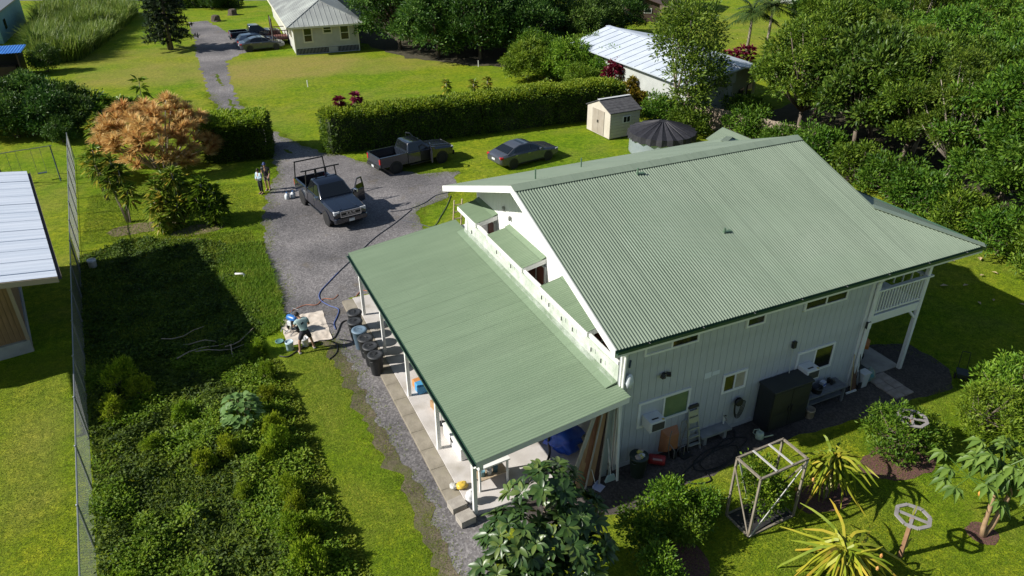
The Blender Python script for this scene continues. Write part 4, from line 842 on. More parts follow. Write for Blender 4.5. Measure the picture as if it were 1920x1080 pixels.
for k in range(16):
    y = 29.2+k*1.15; MB().bar((29.3, y+.2, 3.13), (33.6, y, 4.33), .05, .03).build('roof_rib', WR, wr)
MB().prism([(30.0, 29.6), (33.6, 29.1), (38.2, 31.6), (38.6, 44.5), (30, 46)], 0, 3.0).build('wall', mat('pale_grey_wall', (.34, .36, .34), (.40, .42, .40), 1, .8), wh)
gv = MB(); gv.v = [(30.0, 29.5, 3.0), (33.6, 28.9, 3.0), (38.2, 31.5, 3.0), (33.6, 28.9, 4.1)]; gv.f = [(0, 1, 3), (1, 2, 3)]; gv.build('gable', mat('pale_grey_wall', (.45, .47, .45)), wh)
for t in (.35, .7): p0 = Vector((33.6, 29.05, 0)).lerp(Vector((38.2, 31.55, 0)), t); MB().cbox((p0.x+.03, p0.y-.03, 1.6), (1.0, .06, 1.1), math.atan2(2.5, 4.6)).build('window', DARK, wh)
# ---- green roof house and brown cabin at the top
gh = thing('green_roof_house', 'house with bright green roof at the top edge of the picture', 'house', (56, 76, 0), rad(-28))
MB().box(-7, 7, 0, 8, 0, 3.0).build('wall', mat('dull_tan_wall', (.30, .24, .18), None, rough=.8), gh)
g = MB(); g.v = [(-8, -.8, 3), (8, -.8, 3), (8, 4, 4.6), (-8, 4, 4.6), (8, 8.8, 3), (-8, 8.8, 3)]; g.f = [(0, 1, 2, 3), (3, 2, 4, 5)]
gr = g.build('roof', mat('bright_green_roof', (.03, .24, .13), (.04, .28, .16), 1, .45), gh); s_ = gr.modifiers.new('s', 'SOLIDIFY'); s_.thickness = .1
bc = thing('brown_cabin', 'small brown cabin with a white window below the green roof', 'shed', (52.6, 69.4, 0), rad(-30))
DKB = mat('dark_brown_boards', (.07, .042, .03), (.095, .06, .045), 3, .85)
MB().box(-2.2, 2.2, 0, 3.6, 0, 2.3).build('wall', DKB, bc)
g = MB(); g.v = [(-2.6, -.4, 2.2), (0, -.4, 3.1), (2.6, -.4, 2.2), (-2.6, 4, 2.2), (0, 4, 3.1), (2.6, 4, 2.2)]; g.f = [(0, 1, 4, 3), (1, 2, 5, 4)]
o = g.build('roof', mat('brown_roof', (.13, .08, .065), None, rough=.8), bc); s_ = o.modifiers.new('s', 'SOLIDIFY'); s_.thickness = .08
g = MB(); g.v = [(-2.2, -.002, 2.3), (2.2, -.002, 2.3), (0, -.002, 3.0)]; g.f = [(0, 1, 2)]; g.build('gable', DKB, bc)
o = MB().box(.2, 1.2, -.06, -.004, 1.1, 1.7).build('window', WHITE, bc); MB().box(.28, 1.12, -.075, -.062, 1.18, 1.62).build('pane', DARK, o)
# ---- teal house and blue-roofed shelter at the far left
th = thing('teal_house', 'corner of a teal house at the left edge behind the cane grass', 'house', (-21.9, 90, 0), rad(-3))
MB().box(-5, 0, 0, 16, 0, 3.4).build('wall', mat('teal_paint', (.16, .33, .32), (.20, .37, .36), 1, .7), th); MB().box(-5.5, .6, -.6, 16.6, 3.4, 3.55).build('roof', GREYM, th); MB().box(.002, .04, 3, 4.2, 1.1, 2.2).build('window', DARK, th)
bs = thing('blue_roof_shelter', 'small dark shelter with bright blue sheet roof', 'shelter', (-19.3, 70.2, 0), rad(-4))
for x, y in ((-3, .2), (1.1, .2), (1.1, 2.6), (-3, 2.6)): MB().bar((x, y, 0), (x, y, 2.3), .12).build('post', DKB, bs)
corr(lambda x: -.3, lambda x: 3.0, lambda x, y: 2.35+y*.05, .25, .03, (-3.6, 1.6), 'x').build('roof', mat('bright_blue_sheet', (.03, .17, .55), (.05, .24, .66), 1.5, .4), bs)
MB().box(-3, 1.1, 2.4, 2.5, 0, 2.2).build('back_wall', RUB, bs); MB().box(-2.6, .6, .8, 1.8, 0, .9).build('work_table', DKB, bs); MB().box(1.12, 1.16, .3, 2.5, 0, 2.0).build('side_wall', RUB, bs)
# white structure at the top right
wt = thing('white_shed', 'bright white shed at the top edge behind the palms', 'shed', (84, 71.5, 0), rad(-25)); MB().box(-4, 4, 0, 4, 0, 2.6).build('wall', WHITE, wt); MB().box(-4.3, 4.3, -.3, 4.3, 2.6, 2.75).build('roof', WR, wt); MB().box(-.5, .5, -.05, -.002, 0, 2.0).build('door', GREYM, wt)

# ---- garden shed
sh = thing('garden_shed', 'beige vinyl garden shed with dark shingle roof behind the hedge end', 'shed', (22.6, 28.95, 0), rad(3))
BEI = mat('beige_vinyl', (.46, .42, .35), (.51, .47, .40), 2, .6); TAUPE = mat('taupe_door', (.30, .26, .21), (.34, .30, .25), 2, .6); SHI = mat('dark_shingle', (.05, .05, .055), (.085, .085, .09), 4, .9, bump=.3)
SX, SY, SZ, SP = 2.6, 2.95, 1.95, 2.58
MB().box(.02, SX-.02, .02, SY-.02, .08, SZ).build('wall', mat('beige_groove', (.33, .30, .25), None), sh)
for k in range(8): MB().box(0, SX, -.015, .02, .1+k*.23, .1+k*.23+.215).build('clapboard', BEI, sh)
for k in range(8): MB().box(SX-.02, SX+.015, 0, SY, .1+k*.23, .1+k*.23+.215).build('clapboard', BEI, sh)
g = MB(); g.v = [(-.012, 0, .08), (-.012, SY, .08), (-.012, SY, SZ), (-.012, SY/2, SP-.05), (-.012, 0, SZ), (.05, 0, .08), (.05, SY, .08), (.05, SY, SZ), (.05, SY/2, SP-.05), (.05, 0, SZ)]
g.f = [(0, 1, 2, 3, 4), (9, 8, 7, 6, 5)]+[(i, (i+1) % 5, 5+(i+1) % 5, 5+i) for i in range(5)]; g.build('gable_front', BEI, sh)
for a in (0, 1):
    d = MB().box(-.05, -.014, .72+a*.76, .72+a*.76+.745, .14, 1.9).build('door', TAUPE, sh); MB().box(-.09, -.052, 1.40 if a == 0 else 1.52, 1.44 if a == 0 else 1.56, .95, 1.15).build('handle', BLACKP, d)
for s, nm in ((0, 'near'), (1, 'far')):
    y0 = -.12 if s == 0 else SY+.12
    p = MB().hexa([(-.1, y0, SZ-.03), (SX+.1, y0, SZ-.03), (SX+.1, SY/2, SP), (-.1, SY/2, SP), (-.1, y0, SZ+.03), (SX+.1, y0, SZ+.03), (SX+.1, SY/2, SP+.05), (-.1, SY/2, SP+.05)]).build('roof', SHI, sh)
    for k in range(1, 6): MB().bar((-.1, y0+(SY/2-y0)*k/6, SZ+.035+(SP-SZ)*k/6), (SX+.1, y0+(SY/2-y0)*k/6, SZ+.035+(SP-SZ)*k/6), .03, .016).build('shingle_course', SHI, p)
MB().bar((-.1, SY/2, SP+.07), (SX+.1, SY/2, SP+.07), .26, .03).build('ridge_cap', mat('pale_ridge', (.55, .56, .56), None, rough=.5), sh)
o = MB().box(1.1, 1.75, -.05, -.017, 1.12, 1.62).build('window', WHITE, sh); MB().box(1.15, 1.40, -.06, -.052, 1.17, 1.57).build('pane', DARK, o); MB().box(1.45, 1.70, -.06, -.052, 1.17, 1.57).build('pane', DARK, o)
# ---- water tank with a pleated black cover
tk = thing('water_tank', 'round corrugated water tank under a pleated black cover', 'water tank', (24.6, 25.4, 0))
pr = []
for k in range(17): pr += [(2.2+(.02 if k % 2 else 0), k*.085)]
MB().lathe(pr, 40).build('tank_wall', mat('galvanised_blue', (.36, .42, .48), (.42, .47, .52), 2, .35, metal=.5), tk, smooth=True)
b = MB(); n = 20
for k in range(n*2):
    a = math.pi*k/n; r = 2.42 if k % 2 == 0 else 2.30; b.v += [(r*math.cos(a), r*math.sin(a), 1.02+(.06 if k % 2 else 0)), ((r-.05)*math.cos(a), (r-.05)*math.sin(a), 1.5 if k % 2 == 0 else 1.42), (.3*math.cos(a), .3*math.sin(a), 2.16 if k % 2 == 0 else 2.10)]
N = n*2
for k in range(N): i, j = 3*k, 3*((k+1) % N); b.f += [(i, j, j+1, i+1), (i+1, j+1, j+2, i+2)]
b.f.append(tuple(3*k+2 for k in range(N))); b.build('cover', mat('black_shade_cloth', (.012, .012, .016), (.022, .022, .028), 6, .65), tk)
# ---- small green-roofed annex that peeks above the ridge, wooden fence
gx = thing('rear_annex', 'small green metal roof peeking above the main ridge', 'shed', (26.3, 19.8, 0), rad(0)); gx.scale = (.8, .7, .94)
[corr(lambda y: min(0, q), lambda y: max(0, q), lambda y, x: 2.75-abs(x)*.4, .12, .015, (-2.2, 2.2), 'y').build('roof', ROOF, gx) for q in (-1.6, 1.6)]; MB().box(-1.3, 1.3, -2, 2, 0, 2.15).build('wall', SIDING, gx)
wf = thing('plank_fence', 'weathered grey plank fence behind the water tank', 'fence', (30.5, 28.7, 0), math.atan2(-4.6, 1.7))
WGREY = mat('weathered_wood', (.22, .17, .12), (.32, .26, .2), 3, .9, stretch=(5, 5, .5), bump=.3)
fp = MB().box(.005, .15, 0, .025, 0, 1.7).mesh('fence_board', WGREY)
for k in range(60): link(fp, 'fence_board', wf, (-1.6+k*.157, random.uniform(-.008, .008), random.uniform(-.03, .03)))
for z in (.4, 1.35): MB().bar((-1.6, .06, z), (7.8, .06, z), .05, .09).build('fence_rail', WGREY, wf)
# ---- chain-link fence
cf = thing('chain_link_fence', 'galvanised chain-link fence between the mown lawn and the overgrown lot', 'fence')
GALV = mat('galvanised_pipe', (.26, .28, .30), None, rough=.4, metal=.6)
FA, FB = Vector((-10.05, -2.0, 0)), Vector((-12.55, 41.5, 0)); FDn = (FB-FA).length; FH = 1.75
fpm = MB().tube([(0, 0, 0), (0, 0, FH+.03)], .035, 8).lathe([(.045, FH+.03), (.04, FH+.06), (0, FH+.08)], 8).mesh('fence_post', GALV)
for k in range(17): link(fpm, 'fence_post', cf, FA.lerp(FB, k/16))
MB().tube([FA+Vector((0, 0, FH)), FB+Vector((0, 0, FH))], .024, 6).build('top_rail', GALV, cf); MB().tube([FA+Vector((0, 0, .06)), FB+Vector((0, 0, .06))], .008, 4).build('bottom_wire', GALV, cf)
m, nt, b = _bsdf('chain_link'); b.inputs['Base Color'].default_value = (.11, .12, .13, 1); b.inputs['Roughness'].default_value = .6
# diamond mesh as real wire: zigzag wires, one joined part (too fine to pick apart)
u = (FB-FA).normalized(); nrm = Vector((-u.y, u.x, 0)); V = []; F = []; step = .10; cell = .10
nd = int(FDn/step)
for k in range(nd):
    for d in (-1, 1):
        s0 = k*step; run = FH-.08
        a = FA+u*s0; c = FA+u*(s0+d*run); 
        if not (0 <= s0+d*run <= FDn): continue
        p, q = a+Vector((0, 0, .06)), c+Vector((0, 0, FH-.02)); w = .0035; i = len(V)
        side = Vector((u.x, u.y, 0))*w; V += [p-side, p+side, q+side, q-side, p+nrm*w, q+nrm*w]; F += [(i, i+1, i+2, i+3), (i, i+4, i+5, i+3), (i+1, i+4, i+5, i+2)]
mb = MB(); mb.v = [tuple(v) for v in V]; mb.f = F; o = mb.build('wire_mesh', m, cf, fix=False); o['kind'] = 'stuff'
# ---- swing set
sw = thing('swing_set', 'thin metal swing set on the neighbour lawn', 'swing', (-14.7, 37.6, 0), rad(8))
for x in (-1.5, 1.5):
    for y in (-.8, .8): MB().tube([(x, y, 0), (x, 0, 2.1)], .035, 8).build('leg', mat('dark_blue_pipe', (.03, .05, .09), None, rough=.4), sw)
MB().tube([(-1.6, 0, 2.1), (1.6, 0, 2.1)], .03, 6).build('top_bar', GALV, sw)
for x in (-.9, -.4, .4, .9): MB().tube([(x, 0, 2.08), (x, 0, .5)], .012, 5).build('chain', GALV, sw)
for x in (-.65, .65): MB().cbox((x, 0, .48), (.52, .2, .03)).build('seat', mat('dark_blue_pipe', (.03, .05, .09)), sw)
# ---- utility pole, lawn markers, stumps
up_ = thing('utility_pole', 'grey pole standing at the far end of the cane grass', 'pole', (-7.4, 108, 0)); MB().tube([(0, 0, 0), (-.25, 0, 7.5)], [.16, .12], 10).build('shaft', mat('grey_pole', (.34, .36, .38), None), up_); MB().bar((-1, 0, 7.0), (.6, 0, 7.0), .1).build('crossarm', mat('grey_pole', (.34, .36, .38)), up_)
for x, y, lb in ((5.93, 54.2, 'short white marker stake on the bright lawn'), (23.2, 54.9, 'white marker stake by the trees at the lawn edge')): tag(MB().tube([(x, y, 0), (x, y, .55)], .04, 8).lathe([(.05, .55), (.05, .6), (0, .62)], 8, (x, y, 0)).build('marker_stake', WHITE), lb, 'stake')
for x, y, r, lb in ((1.97, 95, .55, 'dark stump lying on the far lawn, nearer one'), (4.68, 99.4, .6, 'dark stump on the far lawn by the house, farther one')):
    o = MB().lathe([(r*1.25, 0), (r, .15), (r*.9, .7), (r*.5, .8), (0, .72)], 11, (x, y, 0)); o.v = [(a+random.uniform(-.1, .1), c+random.uniform(-.1, .1), d) for a, c, d in o.v]; tag(o.build('tree_stump', mat('dark_stump', (.06, .045, .035), (.1, .08, .06), 5, .95)), lb, 'stump')

# ================================================================== things in the drive and carport
def can(label, x, y, m, h=.86, z=0, lidm=None, grp=None, tilt=0):
    t = thing('trash_can', label, 'trash can', (x, y, z), random.uniform(0, 6), grp)
    MB().lathe([(.20, 0), (.215, .02), (.265, h*.55), (.272, h*.56), (.29, h-.05), (.305, h-.04), (.305, h)], 24).build('bin', m, t, smooth=True)
    l = MB().lathe([(.315, h-.03), (.325, h), (.31, h+.03), (.22, h+.055), (.21, h+.045), (.0, h+.055)], 24).build('lid', lidm or m, t, smooth=True)
    MB().tube([(-.09, 0, h+.05), (-.07, 0, h+.085), (.07, 0, h+.085), (.09, 0, h+.05)], .014, 6).build('lid_handle', lidm or m, l)
    for s in (-1, 1): MB().tube([(s*.28, -.07, h-.14), (s*.335, -.05, h-.13), (s*.335, .05, h-.13), (s*.28, .07, h-.14)], .013, 6).build('handle', m, t)
    return t
CANB = mat('black_can_plastic', (.018, .02, .022), (.03, .032, .035), 6, .55); CANB2 = mat('grey_can_plastic', (.10, .16, .22), (.13, .19, .25), 4, .5)
for (x, y, m, lb) in ((-.60, 11.72, CANB, 'black trash can farthest along the row beside the carport'), (-.76, 11.02, CANB, 'black trash can just behind the blue-grey one'), (-.76, 10.30, CANB2, 'blue-grey trash can in the row of black ones'),
                      (-.70, 9.60, CANB, 'black trash can just in front of the blue-grey one'), (-.68, 8.96, CANB, 'black trash can second from the near end of the row'), (-.66, 8.30, CANB, 'black trash can at the near end of the row')):
    can(lb, x, y, m, grp='trash cans in a row beside the carport')
def bucket(label, x, y, z=0, m=None, h=.37, r=.15, name='bucket', cat='bucket', fill=None):
    t = thing(name, label, cat, (x, y, z)); MB().lathe([(r*.86, 0), (r*.9, .01), (r*.97, h*.8), (r*1.05, h*.82), (r*1.05, h*.88), (r, h*.9), (r*1.02, h), (r*.94, h), (r*.82, .03), (0, .03)], 20).build('pail', m, t, smooth=True)
    MB().tube([(r*math.cos(a)*1.05, r*math.sin(a)*1.05*.3-.02, h*.85-.12*math.sin(a)) for a in [math.pi*k/8 for k in range(9)]], .004, 5).build('bail', GREYM, t)
    if fill: MB().lathe([(0, h*.86), (r*.9, h*.86), (r*.9, h*.88), (0, h*.88)], 16).build('fill', fill, t)
    return t
PBL = mat('pale_blue_bucket', (.36, .50, .56), (.42, .55, .60), 4, .5); WBK = mat('white_bucket', (.62, .63, .62), (.55, .56, .55), 5, .55)
bucket('pale blue paint bucket on the grass beside the drop cloth', -3.42, 11.42, 0, PBL, .40, .16, fill=mat('wet_paint', (.45, .55, .58), None, rough=.2))
bucket('white paint bucket between the legs of the painter', -2.80, 11.42, .02, WBK, .38, .15)
bucket('white bucket standing alone in the shaded weedy lot', -10.9, 22.9, 0, WBK, .45, .20, fill=WBK)
tag(MB().lathe([(0, 0), (.17, 0), (.18, .03), (.15, .03), (.14, .015), (0, .015)], 18, (-3.72, 12.2, .01)).build('loose_disc_cover', mat('teal_lid', (.10, .22, .20), None, rough=.4), smooth=True), 'teal bucket lid lying on the grass by the drop cloth', 'lid')
# drop cloth: a wrinkled canvas sheet
b = MB(); n1, n2 = 34, 40; C4 = [Vector((-3.45, 14.02, 0)), Vector((-1.56, 13.9, 0)), Vector((-1.70, 11.36, 0)), Vector((-3.46, 11.72, 0))]
for i in range(n1+1):
    for j in range(n2+1):
        u, v = i/n1, j/n2; p = C4[0].lerp(C4[1], u).lerp(C4[3].lerp(C4[2], u), v)
        e = .05*mnoise.noise(Vector((u*6, v*6, 1))); w = abs(mnoise.noise(Vector((p.x*2.2, p.y*1.4, 0))))
        z = .022+.05*max(0, .22-w)*3+.008*mnoise.noise(Vector((p.x*9, p.y*9, 0)))
        b.v.append((p.x+(e if i in (0, n1) else 0), p.y+(e if j in (0, n2) else 0), z))
for i in range(n1):
    for j in range(n2): a = i*(n2+1)+j; b.f.append((a, a+1, a+n2+2, a+n2+1))
tag(b.build('drop_cloth', mat('canvas', (.52, .45, .37), (.62, .55, .47), 2.5, .95, c3=(.42, .37, .31), scale2=1.6), smooth=True), 'wrinkled beige canvas drop cloth spread under the paint sprayer', 'drop cloth')
# paint sprayer on a two-wheeled cart
ps = thing('paint_sprayer', 'blue-topped airless paint sprayer on a small wheeled cart', 'paint sprayer', (-2.98, 12.75, .03), rad(35))
BLU = mat('sprayer_blue', (.03, .14, .40), (.04, .17, .46), 4, .35)
for s in (-1, 1):
    w = MB().lathe([(.10, -.04), (.15, -.045), (.165, -.02), (.165, .02), (.15, .045), (.10, .04)], 18, (0, s*.26, .165), 'Y').build('wheel', TYRE, ps, smooth=True); MB().lathe([(0, -.03), (.1, -.03), (.1, .03), (0, .03)], 12, (0, s*.26, .165), 'Y').build('hub', PLATE, w)
    MB().tube([(-.02, s*.17, .1), (.10, s*.17, .75), (.22, s*.17, .95)], .015, 6).build('cart_tube', CHROME, ps); MB().tube([(-.02, s*.17, .1), (-.38, s*.17, .06), (-.42, s*.17, 0.0)], .015, 6).build('cart_foot', CHROME, ps)
MB().tube([(0, -.24, .165), (0, .24, .165)], .012, 6).build('axle', GREYM, ps); MB().tube([(.22, -.17, .95), (.22, .17, .95)], .017, 6).build('handle', BLACKP, ps)
MB().lathe([(0, -.26), (.12, -.25), (.145, -.15), (.145, .15), (.12, .25), (0, .26)], 16, (-.02, 0, .62), 'Y').build('motor', BLU, ps, smooth=True)
MB().cbox((-.10, .05, .42), (.22, .24, .22)).build('gearbox', PLATE, ps, bevel=.02); MB().tube([(-.18, .05, .35), (-.18, .05, .08)], .04, 8).build('pump', CHROME, ps); MB().cbox((-.2, -.14, .48), (.10, .09, .28)).build('control_box', BLACKP, ps, bevel=.01)
MB().tube([(-.18, .05, .1), (-.30, .12, .06), (-.42, .30, .25), (-.45, .33, .10)], .02, 6).build('suction_hose', WBK, ps)
def hose(label, pts, r, m, name='hose', cat='hose', z=.03):
    P3 = [Vector((p[0], p[1], p[2] if len(p) > 2 else z)) for p in pts]; out = []
    for i in range(len(P3)-1):
        p0, p1, p2, p3 = P3[max(i-1, 0)], P3[i], P3[i+1], P3[min(i+2, len(P3)-1)]
        for k in range(5):
            t = k/5; out.append(.5*((2*p1)+(p2-p0)*t+(2*p0-5*p1+4*p2-p3)*t*t+(3*p1-p0-3*p2+p3)*t**3))
    out.append(P3[-1]); return tag(MB().tube(out, r, 6).build(name, m, smooth=True), label, cat)
BHOSE = mat('black_hose', (.014, .014, .015), None, rough=.5); BLHOSE = mat('blue_hose', (.06, .10, .28), None, rough=.5); ORC = mat('orange_cord', (.50, .16, .06), None, rough=.5); GRH = mat('grey_line', (.06, .07, .09), None, rough=.5)
hose('black spray hose running from the painter to the trash cans', [(-3.9, 11.1), (-3.6, 10.9), (-3.1, 11.2), (-2.3, 11.5), (-1.7, 11.4), (-1.35, 11.9), (-1.05, 12.5), (-.8, 12.6)], .028, BHOSE)
hose('short curl of black hose on the gravel edge near the trash cans', [(-2.15, 10.0), (-1.8, 10.3), (-1.62, 10.8), (-1.72, 11.1)], .026, BHOSE)
hose('blue air hose looping over the gravel beside the carport corner', [(-.05, 17.2), (-.7, 16.4), (-1.3, 15.6), (-1.45, 14.9), (-1.2, 14.2), (-.9, 13.7), (-1.1, 13.1), (-1.35, 12.6), (-1.4, 12.1)], .022, BLHOSE)
hose('thin blue line crossing the gravel from the carport to the trucks', [(5.6, 23.0), (4.2, 21.6), (2.6, 20.2), (1.2, 18.6), (.3, 17.6), (-.05, 17.2)], .02, GRH, 'hose')
hose('dark line from the driver door of the rack truck to the lawn', [(4.3, 23.2), (5.4, 23.1), (6.6, 23.6), (7.6, 24.4), (8.8, 24.6), (10, 25.6)], .02, GRH)
hose('second dark line curving along the grass corner behind the carport', [(4.6, 21.8), (5.3, 20.9), (5.9, 20.2), (6.8, 21.4), (7.6, 22.6), (8.4, 24.0)], .018, GRH)
hose('tangled orange extension cord behind the carport post', [(-.6, 13.3), (-.2, 13.6), (.1, 13.2), (-.3, 12.9), (-.5, 13.4), (.0, 14.3), (.5, 14.9), (.9, 14.4), (1.2, 13.9), (.8, 13.6), (1.5, 13.4), (1.1, 14.4)], .016, ORC, 'extension_cord', 'cord')
hose('stray orange cord loops beside the drop cloth', [(-2.9, 14.4), (-2.2, 14.7), (-1.7, 14.5), (-1.3, 14.9), (-.9, 14.7), (-.6, 15.0)], .014, ORC, 'extension_cord', 'cord')
for dx, lb in ((0, 'white jug with blue cap on the grass behind the rack truck, outer one'), (.36, 'white jug with blue cap on the grass close to the rack truck')):
    j = thing('jug', lb, 'jug', (-.62+dx, 27.75+dx*.2, 0), .3); MB().lathe([(.13, 0), (.15, .03), (.15, .22), (.10, .32), (.035, .36), (.035, .40)], 14).build('bottle', mat('milky_plastic', (.60, .64, .66), None, rough=.4), j, smooth=True); MB().lathe([(.045, .39), (.045, .43), (0, .43)], 10).build('cap', BLU, j); MB().tube([(.07, 0, .35), (.15, 0, .30), (.15, 0, .18)], .016, 6).build('handle', mat('milky_plastic', (.60, .64, .66)), j)
# ladder against the far edge of the carport
def ladder(name, label, loc, rz, lean, L, w, m, rungs, par=None):
    t = thing(name, label, 'ladder', loc, rz); R = Matrix.Rotation(lean, 3, 'X')
    for s in (-1, 1): MB().bar(R @ Vector((s*w/2, 0, 0)), R @ Vector((s*w/2*.9, 0, L)), .035, .075, (0, 1, 0)).build('rail', m, t)
    for k in range(rungs):
        z = L*(k+.7)/(rungs+.4); MB().bar(R @ Vector((-w/2, 0, z)), R @ Vector((w/2, 0, z)), .05, .03).build('rung', m, t)
    return t
ladder('ladder', 'tan wooden ladder leaning behind the far corner of the carport', (5.0, 14.6, 0), 0, rad(12), 4.3, .42, mat('ladder_wood', (.36, .29, .19), (.42, .34, .24), 4, .7), 11)
# white pipe elbow, fallen branches
o = thing('pipe_elbow', 'white plastic pipe elbow lying in the weeds', 'pipe', (-4.5, 18.55, 0), rad(-20)); MB().tube([(-.18, 0, .3), (.18, 0, .29), (.23, 0, .24), (.24, 0, .02)], .045, 8).build('pipe', WHITE, o, smooth=True)
# table with goods near the front post, wire stand, carton, bags, blocks
TW = mat('raw_timber', (.34, .26, .17), (.42, .33, .22), 3, .85, stretch=(4, .5, 4))
t = thing('work_table', 'small plank table beside the near corner post of the carport', 'table', (.95, 1.05, .1), rad(4))
MB().box(-.55, .55, -.32, .32, .88, .93).build('tabletop', WHITE, t)
for x in (-.5, .46):
    for y in (-.28, .26): MB().bar((x, y, 0), (x, y, .88), .06).build('leg', WHITE, t)
MB().box(-.5, .5, -.28, .28, .38, .41).build('shelf', TW, t)
for k, (x, y, c, lb) in enumerate(((-.3, -.1, (.12, .25, .30), 'teal paint can on the table shelf by the corner post'), (-.08, -.12, (.45, .46, .46), 'pale tin beside the teal can on the table shelf'), (.14, -.08, (.05, .12, .16), 'dark tin on the table shelf'))):
    q = thing('paint_tin', lb, 'tin', (.95+x, 1.05+y, .51)); MB().lathe([(.085, 0), (.085, .19), (.09, .2), (.08, .2), (.078, .185), (0, .185)], 14).build('tin', mat('tin%d' % k, c, None, rough=.35), q, smooth=True); MB().tube([(-.085, 0, .17), (-.06, 0, .26), (.06, 0, .26), (.085, 0, .17)], .004, 5).build('bail', GREYM, q)
t = thing('cooler_box', 'long white chest against the carport edge under the eave', 'chest', (.62, 3.0, .1), rad(2)); MB().box(-.22, .22, -.75, .75, 0, .42).build('body', WHITE, t, bevel=.02); MB().box(-.24, .24, -.77, .77, .425, .50).build('lid', WHITE, t, bevel=.02); MB().box(-.245, -.222, -.1, .1, .28, .36).build('latch', BLACKP, t)
t = thing('bicycle_pump_stand', 'thin metal stand with a wire hoop inside the carport', 'stand', (.52, 4.3, .1)); MB().tube([(0, 0, 0), (0, 0, 1.25)], .02, 8).build('upright', CHROME, t); MB().lathe([(.16, 0), (.16, .02), (.03, .04)], 14).build('base', BLACKP, t); MB().tube([(.17*math.cos(a), -.1, .75+.17*math.sin(a)) for a in [k*math.pi/8 for k in range(17)]], .006, 5).build('hoop', GREYM, t)
t = thing('cardboard_box', 'orange-brown cardboard box under the carport eave', 'box', (.75, 5.2, .1), .2); MB().box(-.25, .25, -.2, .2, 0, .3).build('carton', mat('cardboard', (.36, .22, .11), None, rough=.9), t); MB().box(-.255, .0, -.3, -.2, .29, .302).build('flap', mat('cardboard', (.36, .22, .11)), t)
t = thing('folded_mat', 'blue and orange folded mat under the carport eave', 'mat', (.42, 6.6, .1), .12); MB().box(-.15, .35, -.42, -.02, 0, .35).build('blue_part', mat('bright_blue_mat', (.06, .27, .50), None, rough=.7), t, bevel=.03); MB().box(-.12, .33, .0, .26, 0, .30).build('orange_part', mat('orange_mat', (.50, .22, .07), None, rough=.7), t, bevel=.03)
CIN = mat('cinder_block', (.30, .27, .23), (.38, .35, .30), 5, .95, bump=.4)
for x, y, z, lb in ((-.36, -.12, .02, 'near concrete block stacked at the kerb end'), (-.42, .42, .082, 'concrete block behind the stacked one at the kerb end')):
    t = thing('concrete_block', lb, 'block', (x, y, z), .12); 
    for q in ((-.24, .24, -.2, -.15), (-.24, .24, .15, .2), (-.24, -.19, -.15, .15), (.19, .24, -.15, .15), (-.025, .025, -.15, .15)): MB().box(q[0], q[1], q[2], q[3], 0, .2).build('shell', CIN, t)
    MB().box(-.245, .245, -.205, .205, .201, .25).build('cap_slab', CIN, t)
def lump(name, label, cat, loc, r, m, sz=1.0, seed=0, wr=.3):
    b = MB(); n = 14
    for i in range(n+1):
        ph = math.pi*i/n
        for k in range(18):
            a = 2*math.pi*k/18; d = Vector((math.sin(ph)*math.cos(a), math.sin(ph)*math.sin(a), math.cos(ph)))
            q = 1+wr*mnoise.noise(d*2.1+Vector((seed, 0, 0)))+wr*.5*mnoise.noise(d*5+Vector((0, seed, 0))); b.v.append((d.x*r[0]*q, d.y*r[1]*q, max(0, r[2]*(1+d.z*q))))
    for i in range(n):
        for k in range(18): a = i*18+k; c = i*18+(k+1) % 18; b.f.append((a, c, c+18, a+18))
    o = b.build(name, m, smooth=True); o.location = loc; return tag(o, label, cat)
lump('plastic_bag', 'yellow plastic bag on the kerb beside the corner post', 'bag', (.02, 1.15, .1), (.19, .15, .09), mat('yellow_bag', (.60, .40, .04), (.66, .48, .10), 6, .35), 1, 2)
lump('plastic_bag', 'clear crumpled bag next to the yellow bag', 'bag', (-.22, 1.25, .1), (.13, .14, .07), mat('clear_crumple', (.45, .44, .40), (.6, .6, .56), 9, .25), 1, 5)
lump('plastic_bag', 'tall white bag slumped against the corner post', 'bag', (.05, .42, .1), (.17, .16, .26), mat('white_bag', (.62, .62, .62), (.70, .70, .70), 6, .4), 1, 8, .25)
# blue tarp over goods, black tube, boards leaning at the house corner
lump('blue_tarp', 'bright blue tarpaulin draped over goods inside the carport', 'tarp', (3.75, 1.5, .1), (.62, .75, .52), mat('blue_tarp', (.012, .06, .42), (.02, .09, .52), 4, .4), 1, 3, .45)
hose('curved black tube hanging from the tarp onto the slab', [(2.75, .95, .13), (2.95, 1.0, .14), (3.15, 1.2, .30), (3.2, 1.4, .7), (3.35, 1.5, 1.0)], .045, BHOSE, 'tube', 'tube')
BW = [mat('red_cedar', (.22, .09, .045), (.30, .13, .07), 3, .75, stretch=(3, 3, .4)), mat('grey_board', (.36, .33, .29), (.44, .41, .37), 3, .8, stretch=(3, 3, .4)), mat('tan_board', (.34, .19, .09), (.42, .25, .13), 3, .8, stretch=(3, 3, .4)), mat('dark_board', (.07, .035, .03), (.1, .05, .04), 3, .8), mat('green_grey_board', (.34, .37, .34), (.40, .43, .39), 3, .7), WHITE]
